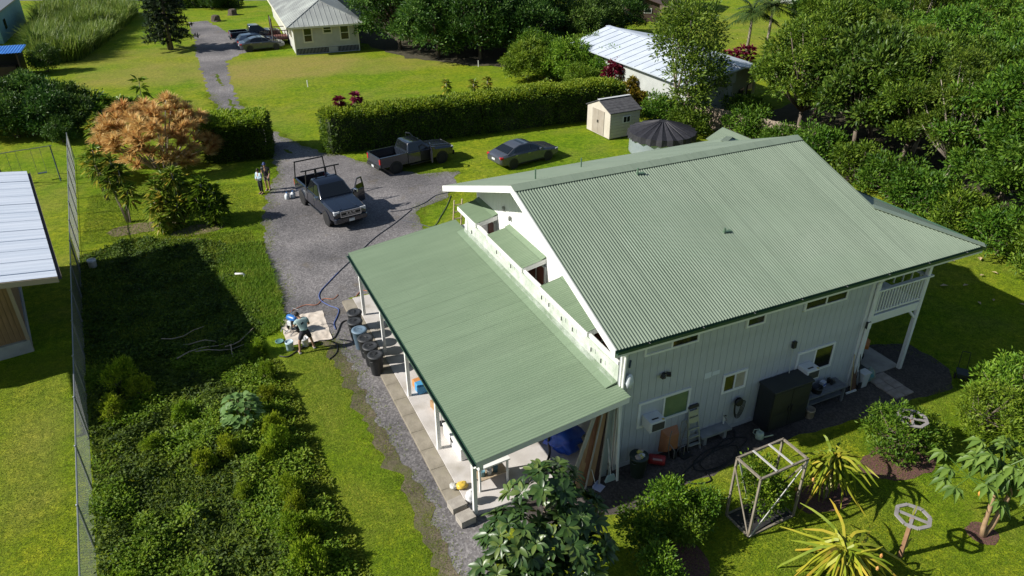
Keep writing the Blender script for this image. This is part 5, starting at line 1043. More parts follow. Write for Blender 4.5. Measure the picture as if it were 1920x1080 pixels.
bd = [((3.0, -.35), (4.25, .05, 3.05), .14, 1, 'weathered grey plank, longest of the boards leaning at the house corner'), ((3.25, -.42), (4.2, .1, 2.75), .20, 2, 'tan plank among the boards leaning at the house corner'), ((3.42, -.40), (4.33, .1, 2.85), .22, 0, 'red cedar plank leaning at the house corner'), ((3.52, -.5), (4.42, .02, 3.1), .05, 1, 'thin pale batten over the cedar plank'),
      ((3.7, -.42), (4.45, .08, 2.9), .24, 2, 'broad brown plank leaning at the house corner'), ((3.95, -.36), (4.5, .1, 2.8), .2, 3, 'dark plank leaning at the house corner'), ((4.02, -.5), (4.56, .0, 3.0), .05, 1, 'grey batten beside the dark plank'), ((4.32, -.25), (4.62, .0, 3.05), .22, 4, 'wide grey-green panel board at the house corner'), ((4.46, -.36), (4.66, -.1, 3.0), .05, 4, 'slim grey-green strip beside the panel board'), ((4.62, -.62), (4.70, -.26, 3.2), .075, 5, 'white pipe leaning at the house corner, outermost')]
for (x, y), top, w, mi, lb in bd:
    o = MB().bar((x, y, .1 if y > -.05 else .02), top, w, .035, (0, 1, 0)).build('board', BW[mi]); tag(o, lb, 'board', 'boards leaning at the house corner')
t = thing('broom', 'pale broom with wide green-white head standing by the boards', 'broom', (4.43, -.52, .02)); MB().hexa([(-.2, -.04, 0), (.2, -.04, 0), (.2, .04, 0), (-.2, .04, 0), (-.12, -.03, .24), (.12, -.03, .24), (.12, .03, .24), (-.12, .03, .24)]).build('bristles', mat('green_white_bristle', (.36, .52, .48), (.5, .6, .58), 3, .7), t); MB().tube([(0, 0, .22), (-.02, .3, 1.5)], .014, 6).build('handle', WHITE, t)
t = thing('dustpan', 'lilac-white dustpan by the foot of the boards', 'dustpan', (3.95, -.62, .01), .5); MB().hexa([(-.16, -.14, 0), (.16, -.14, 0), (.16, .14, 0), (-.16, .14, 0), (-.16, -.14, .012), (.16, -.14, .012), (.16, .14, .02), (-.16, .14, .02)]).build('pan', mat('lilac_plastic', (.45, .47, .62), None, rough=.4), t); MB().box(-.16, .16, .12, .145, 0, .12).build('back', mat('lilac_plastic', (.45, .47, .62)), t); MB().tube([(0, .14, .1), (0, .3, .6)], .013, 6).build('handle', WHITE, t)
# ================================================================== along the shaded wall
t = can('dark green trash bin full of rubbish beside the leaning boards', 5.35, -.66, mat('dark_green_can', (.02, .035, .03), None, rough=.5), .84)
for c in list(t.children):
    if c.name.startswith('lid'):
        for g in list(c.children): bpy.data.objects.remove(g)
        bpy.data.objects.remove(c)
for k in range(9): lump('rubbish', '', '', (5.35+random.uniform(-.14, .14), -.66+random.uniform(-.14, .14), .80), (.10, .08, .06), mat('rub%d' % (k % 3), [(.6, .6, .62), (.40, .33, .30), (.5, .45, .1)][k % 3], None, rough=.6), 1, k)
for o in [o for o in bpy.data.objects if o.name.startswith('rubbish')]:
    o.parent = t; o.matrix_parent_inverse = Matrix.Translation(t.location).inverted() if False else (Matrix.Translation(t.location) @ Matrix.Rotation(t.rotation_euler.z, 4, 'Z')).inverted(); del o['label']; del o['category']
t = thing('fuel_canister', 'red metal canister lying on its side by the wall', 'canister', (6.22, -.48, .17), rad(-38)); MB().lathe([(0, -.27), (.14, -.27), (.165, -.24), (.165, .24), (.14, .27), (0, .27)], 18, (0, 0, 0), 'X').build('drum', mat('red_metal', (.34, .025, .03), (.40, .035, .04), 4, .35), t, smooth=True)
for x in (-.12, .12): MB().lathe([(.166, -.012), (.174, 0), (.166, .012)], 18, (x, 0, 0), 'X').build('hoop', mat('red_metal', (.34, .025, .03)), t, smooth=True)
MB().cbox((.02, -.13, .11), (.3, .06, .05), 0, .7).build('pale_print', mat('faded_print', (.55, .30, .28), None), t)
# wheelbarrow tipped up against the wall
t = thing('wheelbarrow', 'orange wheelbarrow tipped up on end against the siding', 'wheelbarrow', (6.85, -.42, 0), 0)
OT = mat('orange_tray', (.42, .17, .07), (.48, .21, .10), 3, .5)
b = MB(); outer = [(-.33, -.02), (.33, -.02), (.33, .02), (-.33, .02)]
b.hexa([(-.34, .28, .12), (.30, .28, .12), (.34, .30, 1.02), (-.30, .30, 1.02), (-.24, -.02, .30), (.20, -.02, .30), (.24, .04, .88), (-.20, .04, .88)]); b.f = [f for i, f in enumerate(b.f) if i != 0]
o = b.build('tray', OT, t); s_ = o.modifiers.new('s', 'SOLIDIFY'); s_.thickness = .02
for s in (-1, 1): MB().tube([(s*.12, -.05, .05), (s*.24, -.10, .5), (s*.28, -.16, 1.15), (s*.28, -.20, 1.35)], .018, 6).build('handle', GREYM, t); MB().tube([(s*.18, -.06, .65), (s*.2, -.36, .62), (s*.2, -.36, .3)], .015, 6).build('leg', GREYM, t)
MB().lathe([(.10, -.04), (.17, -.045), (.185, 0), (.17, .045), (.10, .04)], 16, (0, -.06, .185), 'X').build('wheel', TYRE, t, smooth=True)
# hand truck beside it
t = thing('hand_truck', 'dark hand truck with looped handle next to the wheelbarrow', 'hand truck', (7.28, -.46, 0), .1)
MB().tube([(-.17, -.05, .05), (-.15, .1, 1.1), (-.1, .12, 1.32), (.1, .12, 1.32), (.15, .1, 1.1), (.17, -.05, .05)], .018, 6).build('frame', GREYM, t)
for z in (.3, .6, .9): MB().tube([(-.16, .0+z*.07, z), (.16, z*.07, z)], .012, 6).build('crossbar', GREYM, t)
MB().box(-.2, .2, -.28, -.05, .02, .04).build('toe_plate', BLACKP, t)
for s in (-1, 1): MB().lathe([(.06, -.03), (.12, -.03), (.12, .03), (.06, .03)], 14, (s*.2, .02, .12), 'X').build('wheel', TYRE, t)
# aluminium step ladder folded against the wall
t = thing('step_ladder', 'aluminium step ladder with black top leaning against the siding', 'ladder', (7.72, -.50, 0), 0)
ALU = mat('aluminium', (.50, .52, .53), None, rough=.35, metal=.6); R = Matrix.Rotation(rad(-13), 3, 'X')
for s in (-1, 1): MB().bar(R @ Vector((s*.24, 0, 0)), R @ Vector((s*.17, 0, 1.62)), .03, .07, (0, 1, 0)).build('rail', ALU, t)
for k, z in enumerate((.25, .55, .85, 1.15, 1.4)): MB().cbox(R @ Vector((0, -.02, z)), (.44-.06*z, .12 if k < 3 else .03, .03 if k < 3 else .2), 0, rad(-13)).build('step', ALU, t)
MB().cbox(R @ Vector((0, 0, 1.66)), (.40, .16, .10), 0, rad(-13)).build('top_cap', BLACKP, t)
# concrete bench, standpipe, hose reel, watering can
t = thing('stone_bench', 'low grey stone bench against the shaded wall', 'bench', (8.62, -.34, 0)); MB().box(-.62, .62, -.18, .2, .36, .43).build('seat', mat('grey_stone', (.22, .23, .23), (.28, .29, .29), 3, .9), t)
for x in (-.48, .36): MB().box(x, x+.12, -.12, .14, .0, .36).build('leg', mat('grey_stone', (.22, .23, .23)), t)
t = thing('standpipe', 'white standpipe with a small tap on the wall', 'tap', (9.12, -.2, 0)); MB().tube([(0, 0, 0), (0, 0, .74)], .028, 8).build('pipe', WHITE, t); MB().tube([(0, 0, .70), (0, -.10, .72), (0, -.13, .64)], .018, 6).build('spout', GREYM, t); MB().cbox((0, -.03, .78), (.1, .03, .03)).build('valve', RUB, t)
t = thing('hose_hanger', 'black hose hung in loops from a bracket on the wall', 'hose', (9.62, -.14, 0))
MB().lathe([(0, -.1), (.15, -.1), (.16, -.06), (.11, -.04), (.11, .0), (.16, .0)], 14, (0, -.06, 1.22), 'Y').build('reel', BLACKP, t)
for k in range(4):
    w = .13+.035*k; MB().tube([(w*math.cos(a), -.10-.02*k, 1.2+(.10 if math.sin(a) > 0 else .55+.03*k)*math.sin(a)) for a in [j*math.pi/10 for j in range(21)]], .013, 6).build('loop', BHOSE, t, smooth=True)
hose('tangle of black garden hose coiled on the shaded gravel', [(9.6, -.3), (9.1, -.75), (8.2, -.7), (7.4, -.95), (7.2, -1.35), (8.0, -1.5), (8.9, -1.25), (9.1, -.9), (8.3, -.85), (7.5, -1.1), (7.6, -1.55), (8.4, -1.45), (9.4, -1.0), (9.7, -.75), (9.0, -.55), (8.0, -.9), (7.1, -1.1), (6.6, -1.4), (6.7, -1.75), (7.3, -1.9), (7.4, -1.5)], .02, BHOSE)
t = thing('watering_can', 'pale green watering can on the gravel beside the black cabinet', 'watering can', (10.12, -.95, 0), rad(-50)); PG = mat('pale_green_plastic', (.42, .52, .44), None, rough=.45)
MB().lathe([(.13, 0), (.15, .03), (.13, .24), (.08, .28), (.07, .27)], 16).build('body', PG, t, smooth=True); MB().tube([(.12, 0, .06), (.30, 0, .2), (.42, 0, .28)], [.03, .02, .018], 8).build('spout', PG, t, smooth=True); MB().tube([(.04, 0, .27), (-.05, 0, .37), (-.2, 0, .3), (-.22, 0, .16), (-.13, 0, .08)], .016, 6).build('handle', PG, t, smooth=True)
# black resin cabinet
t = thing('storage_cabinet', 'tall black resin storage cabinet against the shaded wall', 'cabinet', (10.5, -.88, 0)); CAB = mat('black_resin', (.016, .019, .021), (.022, .026, .028), 2, .5)
MB().box(.02, 1.72, .03, .72, .0, 1.66).build('carcass', CAB, t); MB().box(-.02, 1.76, -.04, .74, 1.665, 1.75).build('top', CAB, t, bevel=.02)
for a in (0, 1):
    d = MB().box(.04+a*.84, .86+a*.84, -.005, .028, .06, 1.62).build('door', CAB, t, bevel=.01); MB().box((.78 if a == 0 else .92), (.83 if a == 0 else .97), -.04, -.007, .7, .95).build('handle', RUB, d); MB().box(.12+a*.84, .78+a*.84, -.014, -.007, .16, .72).build('door_panel', CAB, d)
# window air conditioners
def aircon(label, x, z):
    t = thing('air_conditioner', label, 'air conditioner', (x, -.13, z)); AC = mat('ac_white', (.60, .61, .60), (.66, .67, .66), 3, .5)
    MB().box(-.29, .29, -.48, 0, 0, .40).build('casing', AC, t, bevel=.015); MB().box(-.22, .24, -.495, -.482, .05, .33).build('coil', mat('ac_coil', (.035, .035, .035), (.06, .06, .06), 30, .6), t)
    for k in range(5): MB().box(-.285+.02, -.285+.022, -.42+k*.07, -.39+k*.07, .1, .3).build('louvre', RUB, t)
    MB().box(-.15, .1, -.36, -.3, .401, .404).build('top_vent', RUB, t); MB().box(.16, .24, -.48, -.4, .401, .405).build('sticker', mat('yellow_sticker', (.6, .45, .1), None), t); return t
aircon('white window air conditioner in the green-curtained window', 6.0, 1.54); aircon('white window air conditioner above the workbench', 12.48, 1.50)
# workbench with odds and ends
t = thing('workbench', 'grey wooden workbench under the far window', 'workbench', (13.35, -.42, 0)); GWB = mat('grey_bench_wood', (.14, .145, .15), (.19, .195, .2), 3, .85)
for k in range(4): MB().box(-.95, .95, -.30+k*.15, -.16+k*.15, .66, .71).build('top_board', GWB, t)
for x in (-.9, .84):
    for y in (-.26, .22): MB().box(x, x+.07, y, y+.07, 0, .66).build('leg', GWB, t)
MB().box(-.9, .9, -.22, .22, .30, .34).build('shelf', GWB, t)
bucket('black bucket on top of the workbench', 13.0, -.5, .71, BLACKP, .24, .19); bucket('beige bucket on the ground at the end of the workbench', 12.5, -.82, 0, mat('beige_bucket', (.30, .25, .18), (.36, .30, .22), 5, .7), .36, .17)
t = thing('carton', 'small blue and white carton on the workbench', 'box', (13.45, -.32, .71), .3); MB().box(-.1, .1, -.08, .08, 0, .2).build('box', mat('carton_white', (.5, .52, .6), None), t); MB().box(-.101, .101, -.084, -.081, .05, .14).build('label_band', mat('blue_band', (.05, .1, .4), None), t)
t = thing('boot_pair', 'pair of dark boots on the workbench', 'boots', (13.75, -.36, .71), .2)
for s in (-.07, .07): MB().loft([oct_ring(0, .1, 0, .24, .02), oct_ring(.12, .1, 0, .22, .02), oct_ring(.14, .1, 0, .1, .02), oct_ring(.27, .09, 0, .07, .02)]).build('boot', BLACKP, t).location = (0, s, 0)
t = thing('seedling_tray', 'small plastic tray at the near end of the workbench', 'tray', (12.62, -.4, .71), 0); MB().box(-.16, .16, -.12, .12, 0, .05).build('tray', GREYM, t); MB().box(-.13, .0, -.08, .06, .051, .09).build('sponge', mat('red_sponge', (.3, .12, .12), None), t)
# tools leaning at the wall
def tool(name, label, cat, p, q, m, r=.016, head=None, hm=None):
    t = thing(name, label, cat, (p[0], p[1], 0)); MB().tube([(0, 0, p[2]), (q[0]-p[0], q[1]-p[1], q[2])], r, 6).build('handle', m, t)
    if head: MB().cbox(*head).build('head', hm or BLACKP, t)
    return t
tool('push_broom', 'upturned broom with black head above the cabinet', 'broom', (11.72, -.34, 0), (11.74, -.15, 2.8), mat('pale_handle', (.5, .52, .46), None), .016, ((.02, .16, 2.9), (.14, .09, .26)))
tool('squeegee', 'wooden-handled squeegee with white blade by the corner post', 'squeegee', (14.93, -.42, .05), (14.95, -.18, 1.55), mat('yellow_handle', (.5, .38, .18), None), .018, ((.02, -.02, .03), (.5, .06, .06)), WHITE)
tool('spade', 'black-handled spade beside the white bin', 'spade', (15.38, -.4, .05), (15.3, -.16, 1.45), BLACKP, .018, ((.0, -.01, .14), (.18, .03, .28)))
tag(MB().bar((15.13, -.38, 0), (15.16, -.18, .95), .2, .03, (0, 1, 0)).build('board', mat('brown_offcut', (.14, .07, .045), None)), 'short brown board propped by the corner post', 'board')
t = thing('white_bin', 'white plastic bin beside the turquoise bag', 'bin', (15.62, -.30, 0)); MB().hexa([(-.15, -.12, 0), (.15, -.12, 0), (.15, .12, 0), (-.15, .12, 0), (-.18, -.15, .62), (.18, -.15, .62), (.18, .15, .62), (-.18, .15, .62)]).build('tub', WBK, t, bevel=.02); MB().box(-.2, .2, -.17, .17, .62, .65).build('rim', WBK, t)
lump('turquoise_bag', 'turquoise sack with orange print slumped under the balcony', 'bag', (15.98, -.25, .05), (.24, .17, .30), mat('turquoise_sack', (.02, .28, .38), (.45, .28, .05), 1.8, .4), 1, 4, .3)
t = thing('door_mat', 'dark rectangular mat on the porch slab', 'mat', (16.15, .45, .055), rad(0)); MB().box(-.45, .5, -.35, .4, 0, .015).build('mat', BLACKP, t); MB().box(-.47, .52, -.37, -.352, 0, .02).build('border', RUB, t)
# orange and black riding mower under the balcony
t = thing('riding_mower', 'orange and black riding mower parked under the balcony', 'mower', (16.75, 1.75, .05), rad(-55)); ORG = mat('mower_orange', (.52, .17, .03), (.58, .21, .045), 3, .35)
MB().loft([oct_ring(.15, .62, .45, .85, .1), oct_ring(.7, .58, .42, .82, .14), oct_ring(.95, .46, .42, .70, .12)]).build('hood', ORG, t, auto=40, bevel=.02); MB().loft([oct_ring(-.75, .9, .5, .66, .06), oct_ring(-.1, .9, .48, .64, .06)]).build('fender', ORG, t, bevel=.02)
MB().cbox((-.48, 0, .78), (.42, .44, .16)).build('seat', BLACKP, t, bevel=.05); MB().cbox((-.72, 0, .98), (.10, .44, .40), 0, 0, -.2).build('seat_back', BLACKP, t, bevel=.04); MB().tube([(.12, 0, .8), (-.08, 0, 1.05)], .02, 6).build('steering_column', BLACKP, t)
MB().tube([(-.08+.05*math.cos(a), .18*math.sin(a), 1.06+.17*math.cos(a)*.4) for a in [k*math.pi/8 for k in range(17)]], .015, 6).build('steering_wheel', BLACKP, t); MB().cbox((.05, 0, .26), (1.0, 1.05, .16)).build('cutting_deck', RUB, t, bevel=.04)
for x, r, w in ((.68, .19, .16), (-.5, .26, .24)):
    for s in (-1, 1): MB().lathe([(r*.5, -w/2), (r*.92, -w/2), (r, -w*.3), (r, w*.3), (r*.92, w/2), (r*.5, w/2)], 18, (x, s*.40, r), 'Y').build('wheel', TYRE, t, smooth=True)
# small wheeled cart on the shaded lawn
t = thing('garden_cart', 'small dark wheeled cart with thin handles on the shaded lawn', 'cart', (19.4, -1.6, 0), rad(40))
MB().hexa([(-.2, -.15, .12), (.2, -.15, .12), (.2, .15, .12), (-.2, .15, .12), (-.25, -.2, .32), (.25, -.2, .32), (.25, .2, .32), (-.25, .2, .32)]).build('tub', mat('cart_dark', (.03, .04, .05), None), t)
for s in (-1, 1): MB().tube([(.2, s*.15, .2), (.45, s*.14, .95)], .012, 6).build('handle', RUB, t); MB().lathe([(.05, -.02), (.12, -.02), (.12, .02), (.05, .02)], 12, (-.05, s*.22, .12), 'Y').build('wheel', TYRE, t)
MB().tube([(.45, -.14, .95), (.45, .14, .95)], .014, 6).build('grip', RUB, t)
# ================================================================== garden structures
fc = thing('plant_cage', 'open timber plant cage with four white battens over the garden bed', 'frame', (7.72, -3.68, 0), rad(2)); GT = mat('weathered_frame', (.17, .145, .105), (.24, .21, .165), 4, .85, stretch=(3, 3, .6)); WB_ = mat('white_batten', (.42, .41, .39), None, rough=.6)
hx, hy, hz = .88, .47, 2.28
for x in (-hx, hx):
    for y in (-hy, hy): MB().bar((x, y, 0), (x, y, hz), .06).build('post', GT, fc)
for z in (.03, hz):
    for y in (-hy, hy): MB().bar((-hx-.03, y, z), (hx+.03, y, z), .06).build('rail', GT, fc)
    for x in (-hx, hx): MB().bar((x, -hy, z+.001), (x, hy, z+.001), .058).build('rail', GT, fc)
for x in (-.3, .3): MB().bar((x, -hy, hz+.045), (x, hy, hz+.045), .055, .03).build('top_batten', WB_, fc)
MB().bar((-hx, -hy-.04, .05), (hx, -hy-.04, hz-.05), .05, .02, (0, 1, 0)).build('diagonal_brace', WB_, fc); MB().bar((-hx+.1, hy+.04, hz-.05), (-.1, hy+.04, .4), .05, .02, (0, 1, 0)).build('diagonal_brace', WB_, fc)
MB().bar((-hx-.04, -hy, .1), (-hx-.04, hy, 2.0), .05, .02, (1, 0, 0)).build('diagonal_brace', GT, fc); MB().bar((hx+.04, hy, .1), (hx+.04, -hy, hz-.1), .05, .02, (1, 0, 0)).build('diagonal_brace', GT, fc)
MB().box(-hx+.04, hx-.04, -hy+.04, hy-.04, .004, .05).build('weed_cloth', mat('black_weed_cloth', (.014, .014, .015), (.03, .03, .03), 5, .8), fc)
def oct_trellis(label, x, y, h, lean, rz):
    t = thing('trellis_post', label, 'trellis', (x, y, 0), rz); GP = mat('grey_trellis_wood', (.20, .185, .175), (.28, .26, .25), 4, .85); lx, ly = lean
    MB().bar((0, 0, 0), (lx, ly, h), .10).build('post', mat('brown_post', (.22, .12, .06), (.30, .17, .09), 4, .85), t); R_ = .44
    for k in range(8):
        a, c = k*math.pi/4, (k+1)*math.pi/4; MB().bar((lx+R_*math.cos(a), ly+R_*math.sin(a), h+.02+.004*(k % 2)), (lx+R_*math.cos(c), ly+R_*math.sin(c), h+.02+.004*(k % 2)), .10, .035).build('ring_board', GP, t)
    for a in (.3, .3+math.pi/2): MB().bar((lx-R_*math.cos(a), ly-R_*math.sin(a), h-.03+a*.02), (lx+R_*math.cos(a), ly+R_*math.sin(a), h-.03+a*.02), .08, .035).build('cross_board', GP, t)
    return t
oct_trellis('octagonal wooden trellis on a bare brown post near the picture corner', 10.27, -6.55, 1.5, (.02, .05), .2)
oct_trellis('octagonal wooden trellis rising out of the leafy bush by the pavers', 14.05, -3.45, 1.35, (-.05, 0), .5)
# leaf litter and small litter left out; fallen sticks in the lot
STK = mat('pale_stick', (.28, .23, .16), (.36, .30, .22), 4, .9)
for k, (x, y, a, L, lb) in enumerate(((-6.6, 12.6, .25, 2.2, 'long pale stick lying in the weeds'), (-6.0, 12.3, -.1, 1.8, 'thin branch crossing the long stick'), (-5.2, 12.7, .7, 1.6, 'forked stick pointing to the gravel'), (-7.3, 14.1, .05, 1.7, 'pale stick in the shaded part of the lot'), (-6.8, 13.2, -.35, 1.5, 'curved stick in the shade below the pale stick'), (-5.6, 12.1, 1.5, 1.0, 'short upright twig in the brush pile'))):
    pts = [(x+L*(q/4-.5)*math.cos(a)+random.uniform(-.04, .04), y+L*(q/4-.5)*math.sin(a)+random.uniform(-.04, .04), .25+.12*math.sin(q*1.3+k)) for q in range(5)]; tag(MB().tube(pts, [.025, .022, .02, .016, .01], 6).build('branch', STK), lb, 'branch', 'fallen branches in the lot')
# ================================================================== vegetation
BARK = mat('bark', (.11, .085, .06), (.18, .145, .11), 6, .95, bump=.5, stretch=(3, 3, .6)); BARKP = mat('pale_bark', (.24, .20, .15), (.32, .28, .22), 6, .9, bump=.4)
LF_WOOD = leafmat('leaf_wood', [(.028, .072, .007), (.06, .13, .010), (.11, .20, .016), (.18, .275, .03)], .32)
LF_DARK = leafmat('leaf_dark', [(.022, .06, .012), (.045, .105, .016), (.08, .16, .022), (.14, .23, .035)], .25, .45)
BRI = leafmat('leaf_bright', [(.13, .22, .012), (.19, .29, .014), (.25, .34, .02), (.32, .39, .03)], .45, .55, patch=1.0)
LF_LIME = leafmat('leaf_lime', [(.06, .13, .012), (.11, .21, .016), (.17, .28, .022), (.23, .33, .035)], .4)
LF_HEDGE = leafmat('leaf_hedge', [(.03, .065, .009), (.06, .12, .012), (.11, .19, .018), (.19, .28, .03)], .3, .4)
LF_CITRUS = leafmat('leaf_citrus', [(.045, .10, .010), (.09, .175, .014), (.16, .26, .02), (.24, .34, .03)], .35, .35)
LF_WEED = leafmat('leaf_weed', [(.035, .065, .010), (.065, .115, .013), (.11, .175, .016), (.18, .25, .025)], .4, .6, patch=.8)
LF_BIG = leafmat('leaf_glossy', [(.017, .042, .011), (.03, .07, .016), (.05, .10, .022), (.11, .16, .035)], .15, .36, .4)
LF_TAN = leafmat('leaf_tan', [(.42, .18, .07), (.58, .33, .12), (.67, .46, .18), (.72, .57, .28)], .4, .6, patch=.7)
LF_TI = leafmat('leaf_ti', [(.12, .20, .025), (.19, .28, .03), (.29, .34, .045), (.48, .36, .05)], .45, .4, patch=2)
LF_RED = leafmat('leaf_red', [(.14, .012, .03), (.22, .02, .05), (.30, .04, .08)], .3, .4)
LF_CACT = leafmat('leaf_cactus', [(.11, .17, .012), (.20, .25, .018), (.31, .31, .03), (.42, .30, .035)], .12, .4)
LF_PAP = leafmat('leaf_papaya', [(0.058, 0.130, 0.026), (0.098, 0.195, 0.033), (0.143, 0.247, 0.039)], .3, .45)
LF_PINE = leafmat('leaf_pine', [(.014, .028, .010), (.022, .042, .014), (.035, .06, .02)], .1, .6)
LF_PALM = leafmat('leaf_palm', [(0.042, 0.084, 0.021), (0.070, 0.126, 0.028), (0.140, 0.182, 0.042)], .25, .35)
LF_CANE = leafmat('leaf_cane', [(0.054, 0.108, 0.018), (0.090, 0.168, 0.024), (0.144, 0.228, 0.034), (0.204, 0.264, 0.060)], .35, .5)
GRASSB = leafmat('grass_blade', [(.10, .18, .011), (.14, .235, .013), (.19, .28, .018), (.27, .30, .04)], .5, .7, patch=.6)
def grow(rng, lobes, n_cl, per, rc, L, Wd, inner=.18, low=-.45, spread=.8, nz=.5):
    """leaf clumps over the outside of overlapping lobes; returns leaf arrays"""
    lob = np.array(lobes, float); wts = lob[:, 3]*lob[:, 5]; wts /= wts.sum(); C = []; O = []
    while len(C) < n_cl:
        i = rng.choice(len(lob), p=wts); d = unit(rng.normal(size=3)[None])[0]
        if d[2] < low: continue
        deep = rng.random() < inner; rr = rng.uniform(.35, .75) if deep else rng.uniform(.80, 1.08)
        p = lob[i, :3] + d*lob[i, 3:6]*rr
        if not deep and any(np.sum(((p-l[:3])/l[3:6])**2) < .60 for k, l in enumerate(lob) if k != i): continue
        C.append(p); O.append(d)
    C = np.repeat(np.array(C), per, 0); O = np.repeat(np.array(O), per, 0); n = len(C)
    sz = np.repeat(rng.uniform(.7, 1.25, n_cl), per)[:, None]
    off = rng.normal(size=(n, 3))*rc*sz; P = C + off
    D = unit(off)*.7 + O*.55 + rng.normal(size=(n, 3))*.35*spread + np.array([0, 0, .10]); N = O*.5 + np.array([-.2, 0, nz+.15]) + rng.normal(size=(n, 3))*.4
    l = rng.uniform(.7, 1.2, n)*L; return leaves(P, D, N, l, l*Wd)
def limbs(base, lobes, r0, rng, m=BARK, nstem=1, zfork=.35):
    b = MB(); zc = np.mean([l[2] for l in lobes]); top = Vector((0, 0, zc*zfork*2*.5+.3))
    for s in range(nstem):
        o = Vector((rng.uniform(-.15, .15), rng.uniform(-.15, .15), 0)) if nstem > 1 else Vector((0, 0, 0))
        t = top + Vector((rng.uniform(-.3, .3), rng.uniform(-.3, .3), 0))*(1 if nstem == 1 else 2.0)
        b.tube([o+Vector((0, 0, -.1)), o.lerp(t, .5)+Vector((rng.uniform(-.08, .08), rng.uniform(-.08, .08), 0)), t], [r0*1.25, r0*.9, r0*.75], 8)
        for k, l in enumerate(lobes):
            if nstem > 1 and k % nstem != s: continue
            e = Vector(l[:3]) + Vector((0, 0, l[5]*.35)); mid = t.lerp(e, .5) + Vector((rng.uniform(-.2, .2), rng.uniform(-.2, .2), -.15)); b.tube([t-Vector((0, 0, .1)), mid, e], [r0*.65, r0*.4, r0*.15], 6)
    return b
TREES = {}
def tree_kind(key, seed, lobes, n_cl, per, rc, L, Wd, lm, r0=.16, bark=BARK, nstem=1, inner=.18, low=-.45, nz=.5):
    rng = np.random.default_rng(seed); V, F = grow(rng, lobes, n_cl, per, rc, L, Wd, inner, low, nz=nz)
    TREES[key] = (np_mesh('crown', V, F, lm), limbs((0, 0, 0), lobes, r0, rng, bark, nstem).mesh('trunk', bark, True))
def plant(key, name, label, cat, x, y, s=1.0, rz=0, group=None, sz=None, z=0):
    t = thing(name, label, cat, (x, y, z), rz, group); t.scale = (s, s, sz or s); link(TREES[key][0], 'crown' if 'tree' in name else 'foliage', t); link(TREES[key][1], 'trunk' if 'tree' in name else 'stem', t); return t
def rl(seed, n, R, H, zb, r=(.45, .7)):
    """random lobes making an uneven crown of radius R between zb and H"""
    rng = np.random.default_rng(seed); out = [(0, 0, (zb+H)/2+.1*H, R*.62, R*.62, (H-zb)*.42)]
    for k in range(n):
        a = k*2.4+rng.uniform(-.4, .4); q = rng.uniform(.35, .75)*R; rr = R*rng.uniform(*r)*.8; zc = zb+(H-zb)*rng.uniform(.25, .82); out.append((q*math.cos(a), q*math.sin(a), zc, rr, rr, rr*rng.uniform(.7, 1.0)))
    return out
def rl2(seed, n, R, H, zb, r=(.7, 1.25), core=True):
    """many small lobes over the outside of a crown, so that it breaks into sunlit clumps with dark gaps"""
    rng = np.random.default_rng(seed); out = []; zc = (zb+H)/2; rz = (H-zb)/2
    for k in range(n):
        u = (k+.5)/n; el = math.asin(1-1.55*u) if abs(1-1.55*u) <= 1 else -.6; a = k*2.39996+rng.uniform(-.3, .3); q = rng.uniform(.62, .95); rr = rng.uniform(*r)
        out.append((R*q*math.cos(a)*math.cos(el), R*q*math.sin(a)*math.cos(el), zc+rz*q*math.sin(el), rr, rr, rr*rng.uniform(.55, .8)))
    return out
# ---- the wood on the right
for i in range(5): tree_kind('wood%d' % i, 20+i, rl2(50+i, 30, 3.5, 7.9, .8, (.55, 1.05)), 560, 34, .17, .24, .42, LF_WOOD, .16, BARK, 1, .06, -.1)
rows = [('front row of the wood', [(34.7, 22.7), (34.9, 19.0), (35.2, 15.6), (34.6, 11.6), (34.0, 8.0), (33.4, 4.6), (33.0, 1.2)]),
        ('second row of the wood', [(39.6, 26.8), (39.9, 21.6), (40.0, 17.4), (39.8, 13.2), (38.8, 9.4), (37.9, 5.6)]),
        ('third row of the wood', [(45.2, 31.6), (45.2, 25.6), (45.4, 20.0), (45.2, 15.4), (43.8, 11.2)]),
        ('fourth row of the wood', [(51.2, 36.6), (51.0, 29.6), (51.4, 23.4), (51.0, 18.2), (49.6, 13.6)]),
        ('fifth row of the wood', [(57.6, 43.2), (56.0, 37.0), (56.6, 31.8), (58.2, 26.4), (57.8, 21.0)]),
        ('sixth row of the wood', [(64.8, 48.6), (62.6, 42.0), (63.6, 35.6), (65.6, 29.6), (65.0, 24.0)]), ('back row of the wood', [(69.0, 46.0), (72.0, 39.5), (74.0, 33.0)])]
R5 = random.Random(5); k = 0
LF_W2 = leafmat('leaf_wood_deep', [(.022, .062, .010), (.045, .115, .014), (.085, .175, .02), (.15, .25, .035)], .28, .42); LF_W3 = leafmat('leaf_wood_olive', [(.045, .082, .008), (.085, .135, .012), (.145, .20, .018), (.22, .27, .034)], .34)
tree_kind('wood5', 26, rl2(56, 24, 3.6, 8.3, .6, (.7, 1.3)), 480, 26, .24, .36, .46, LF_W2, .17, BARK, 1, .06, -.1); tree_kind('wood6', 27, rl2(57, 36, 3.3, 7.6, .8, (.45, .85)), 600, 36, .15, .19, .40, LF_W3, .14, BARKP, 1, .06, -.1)
for nm, pts in rows:
    for j, (x, y) in enumerate(pts):
        plant('wood%d' % [0, 5, 2, 6, 3, 1, 5, 4, 0, 6, 2][k % 11], 'leafy_tree', 'bushy tree, %s from the white house in the %s' % (ORD[j], nm), 'tree', x+R5.uniform(-.6, .6), y+R5.uniform(-.6, .6), R5.uniform(.86, 1.1), R5.uniform(0, 6.28), 'trees of the wood', R5.uniform(.92, 1.16)); k += 1
tree_kind('under', 31, rl2(77, 14, 1.6, 2.3, -.4, (.4, .7)), 170, 26, .16, .22, .42, LF_WOOD, .05, BARK, 3, .25, -.2)
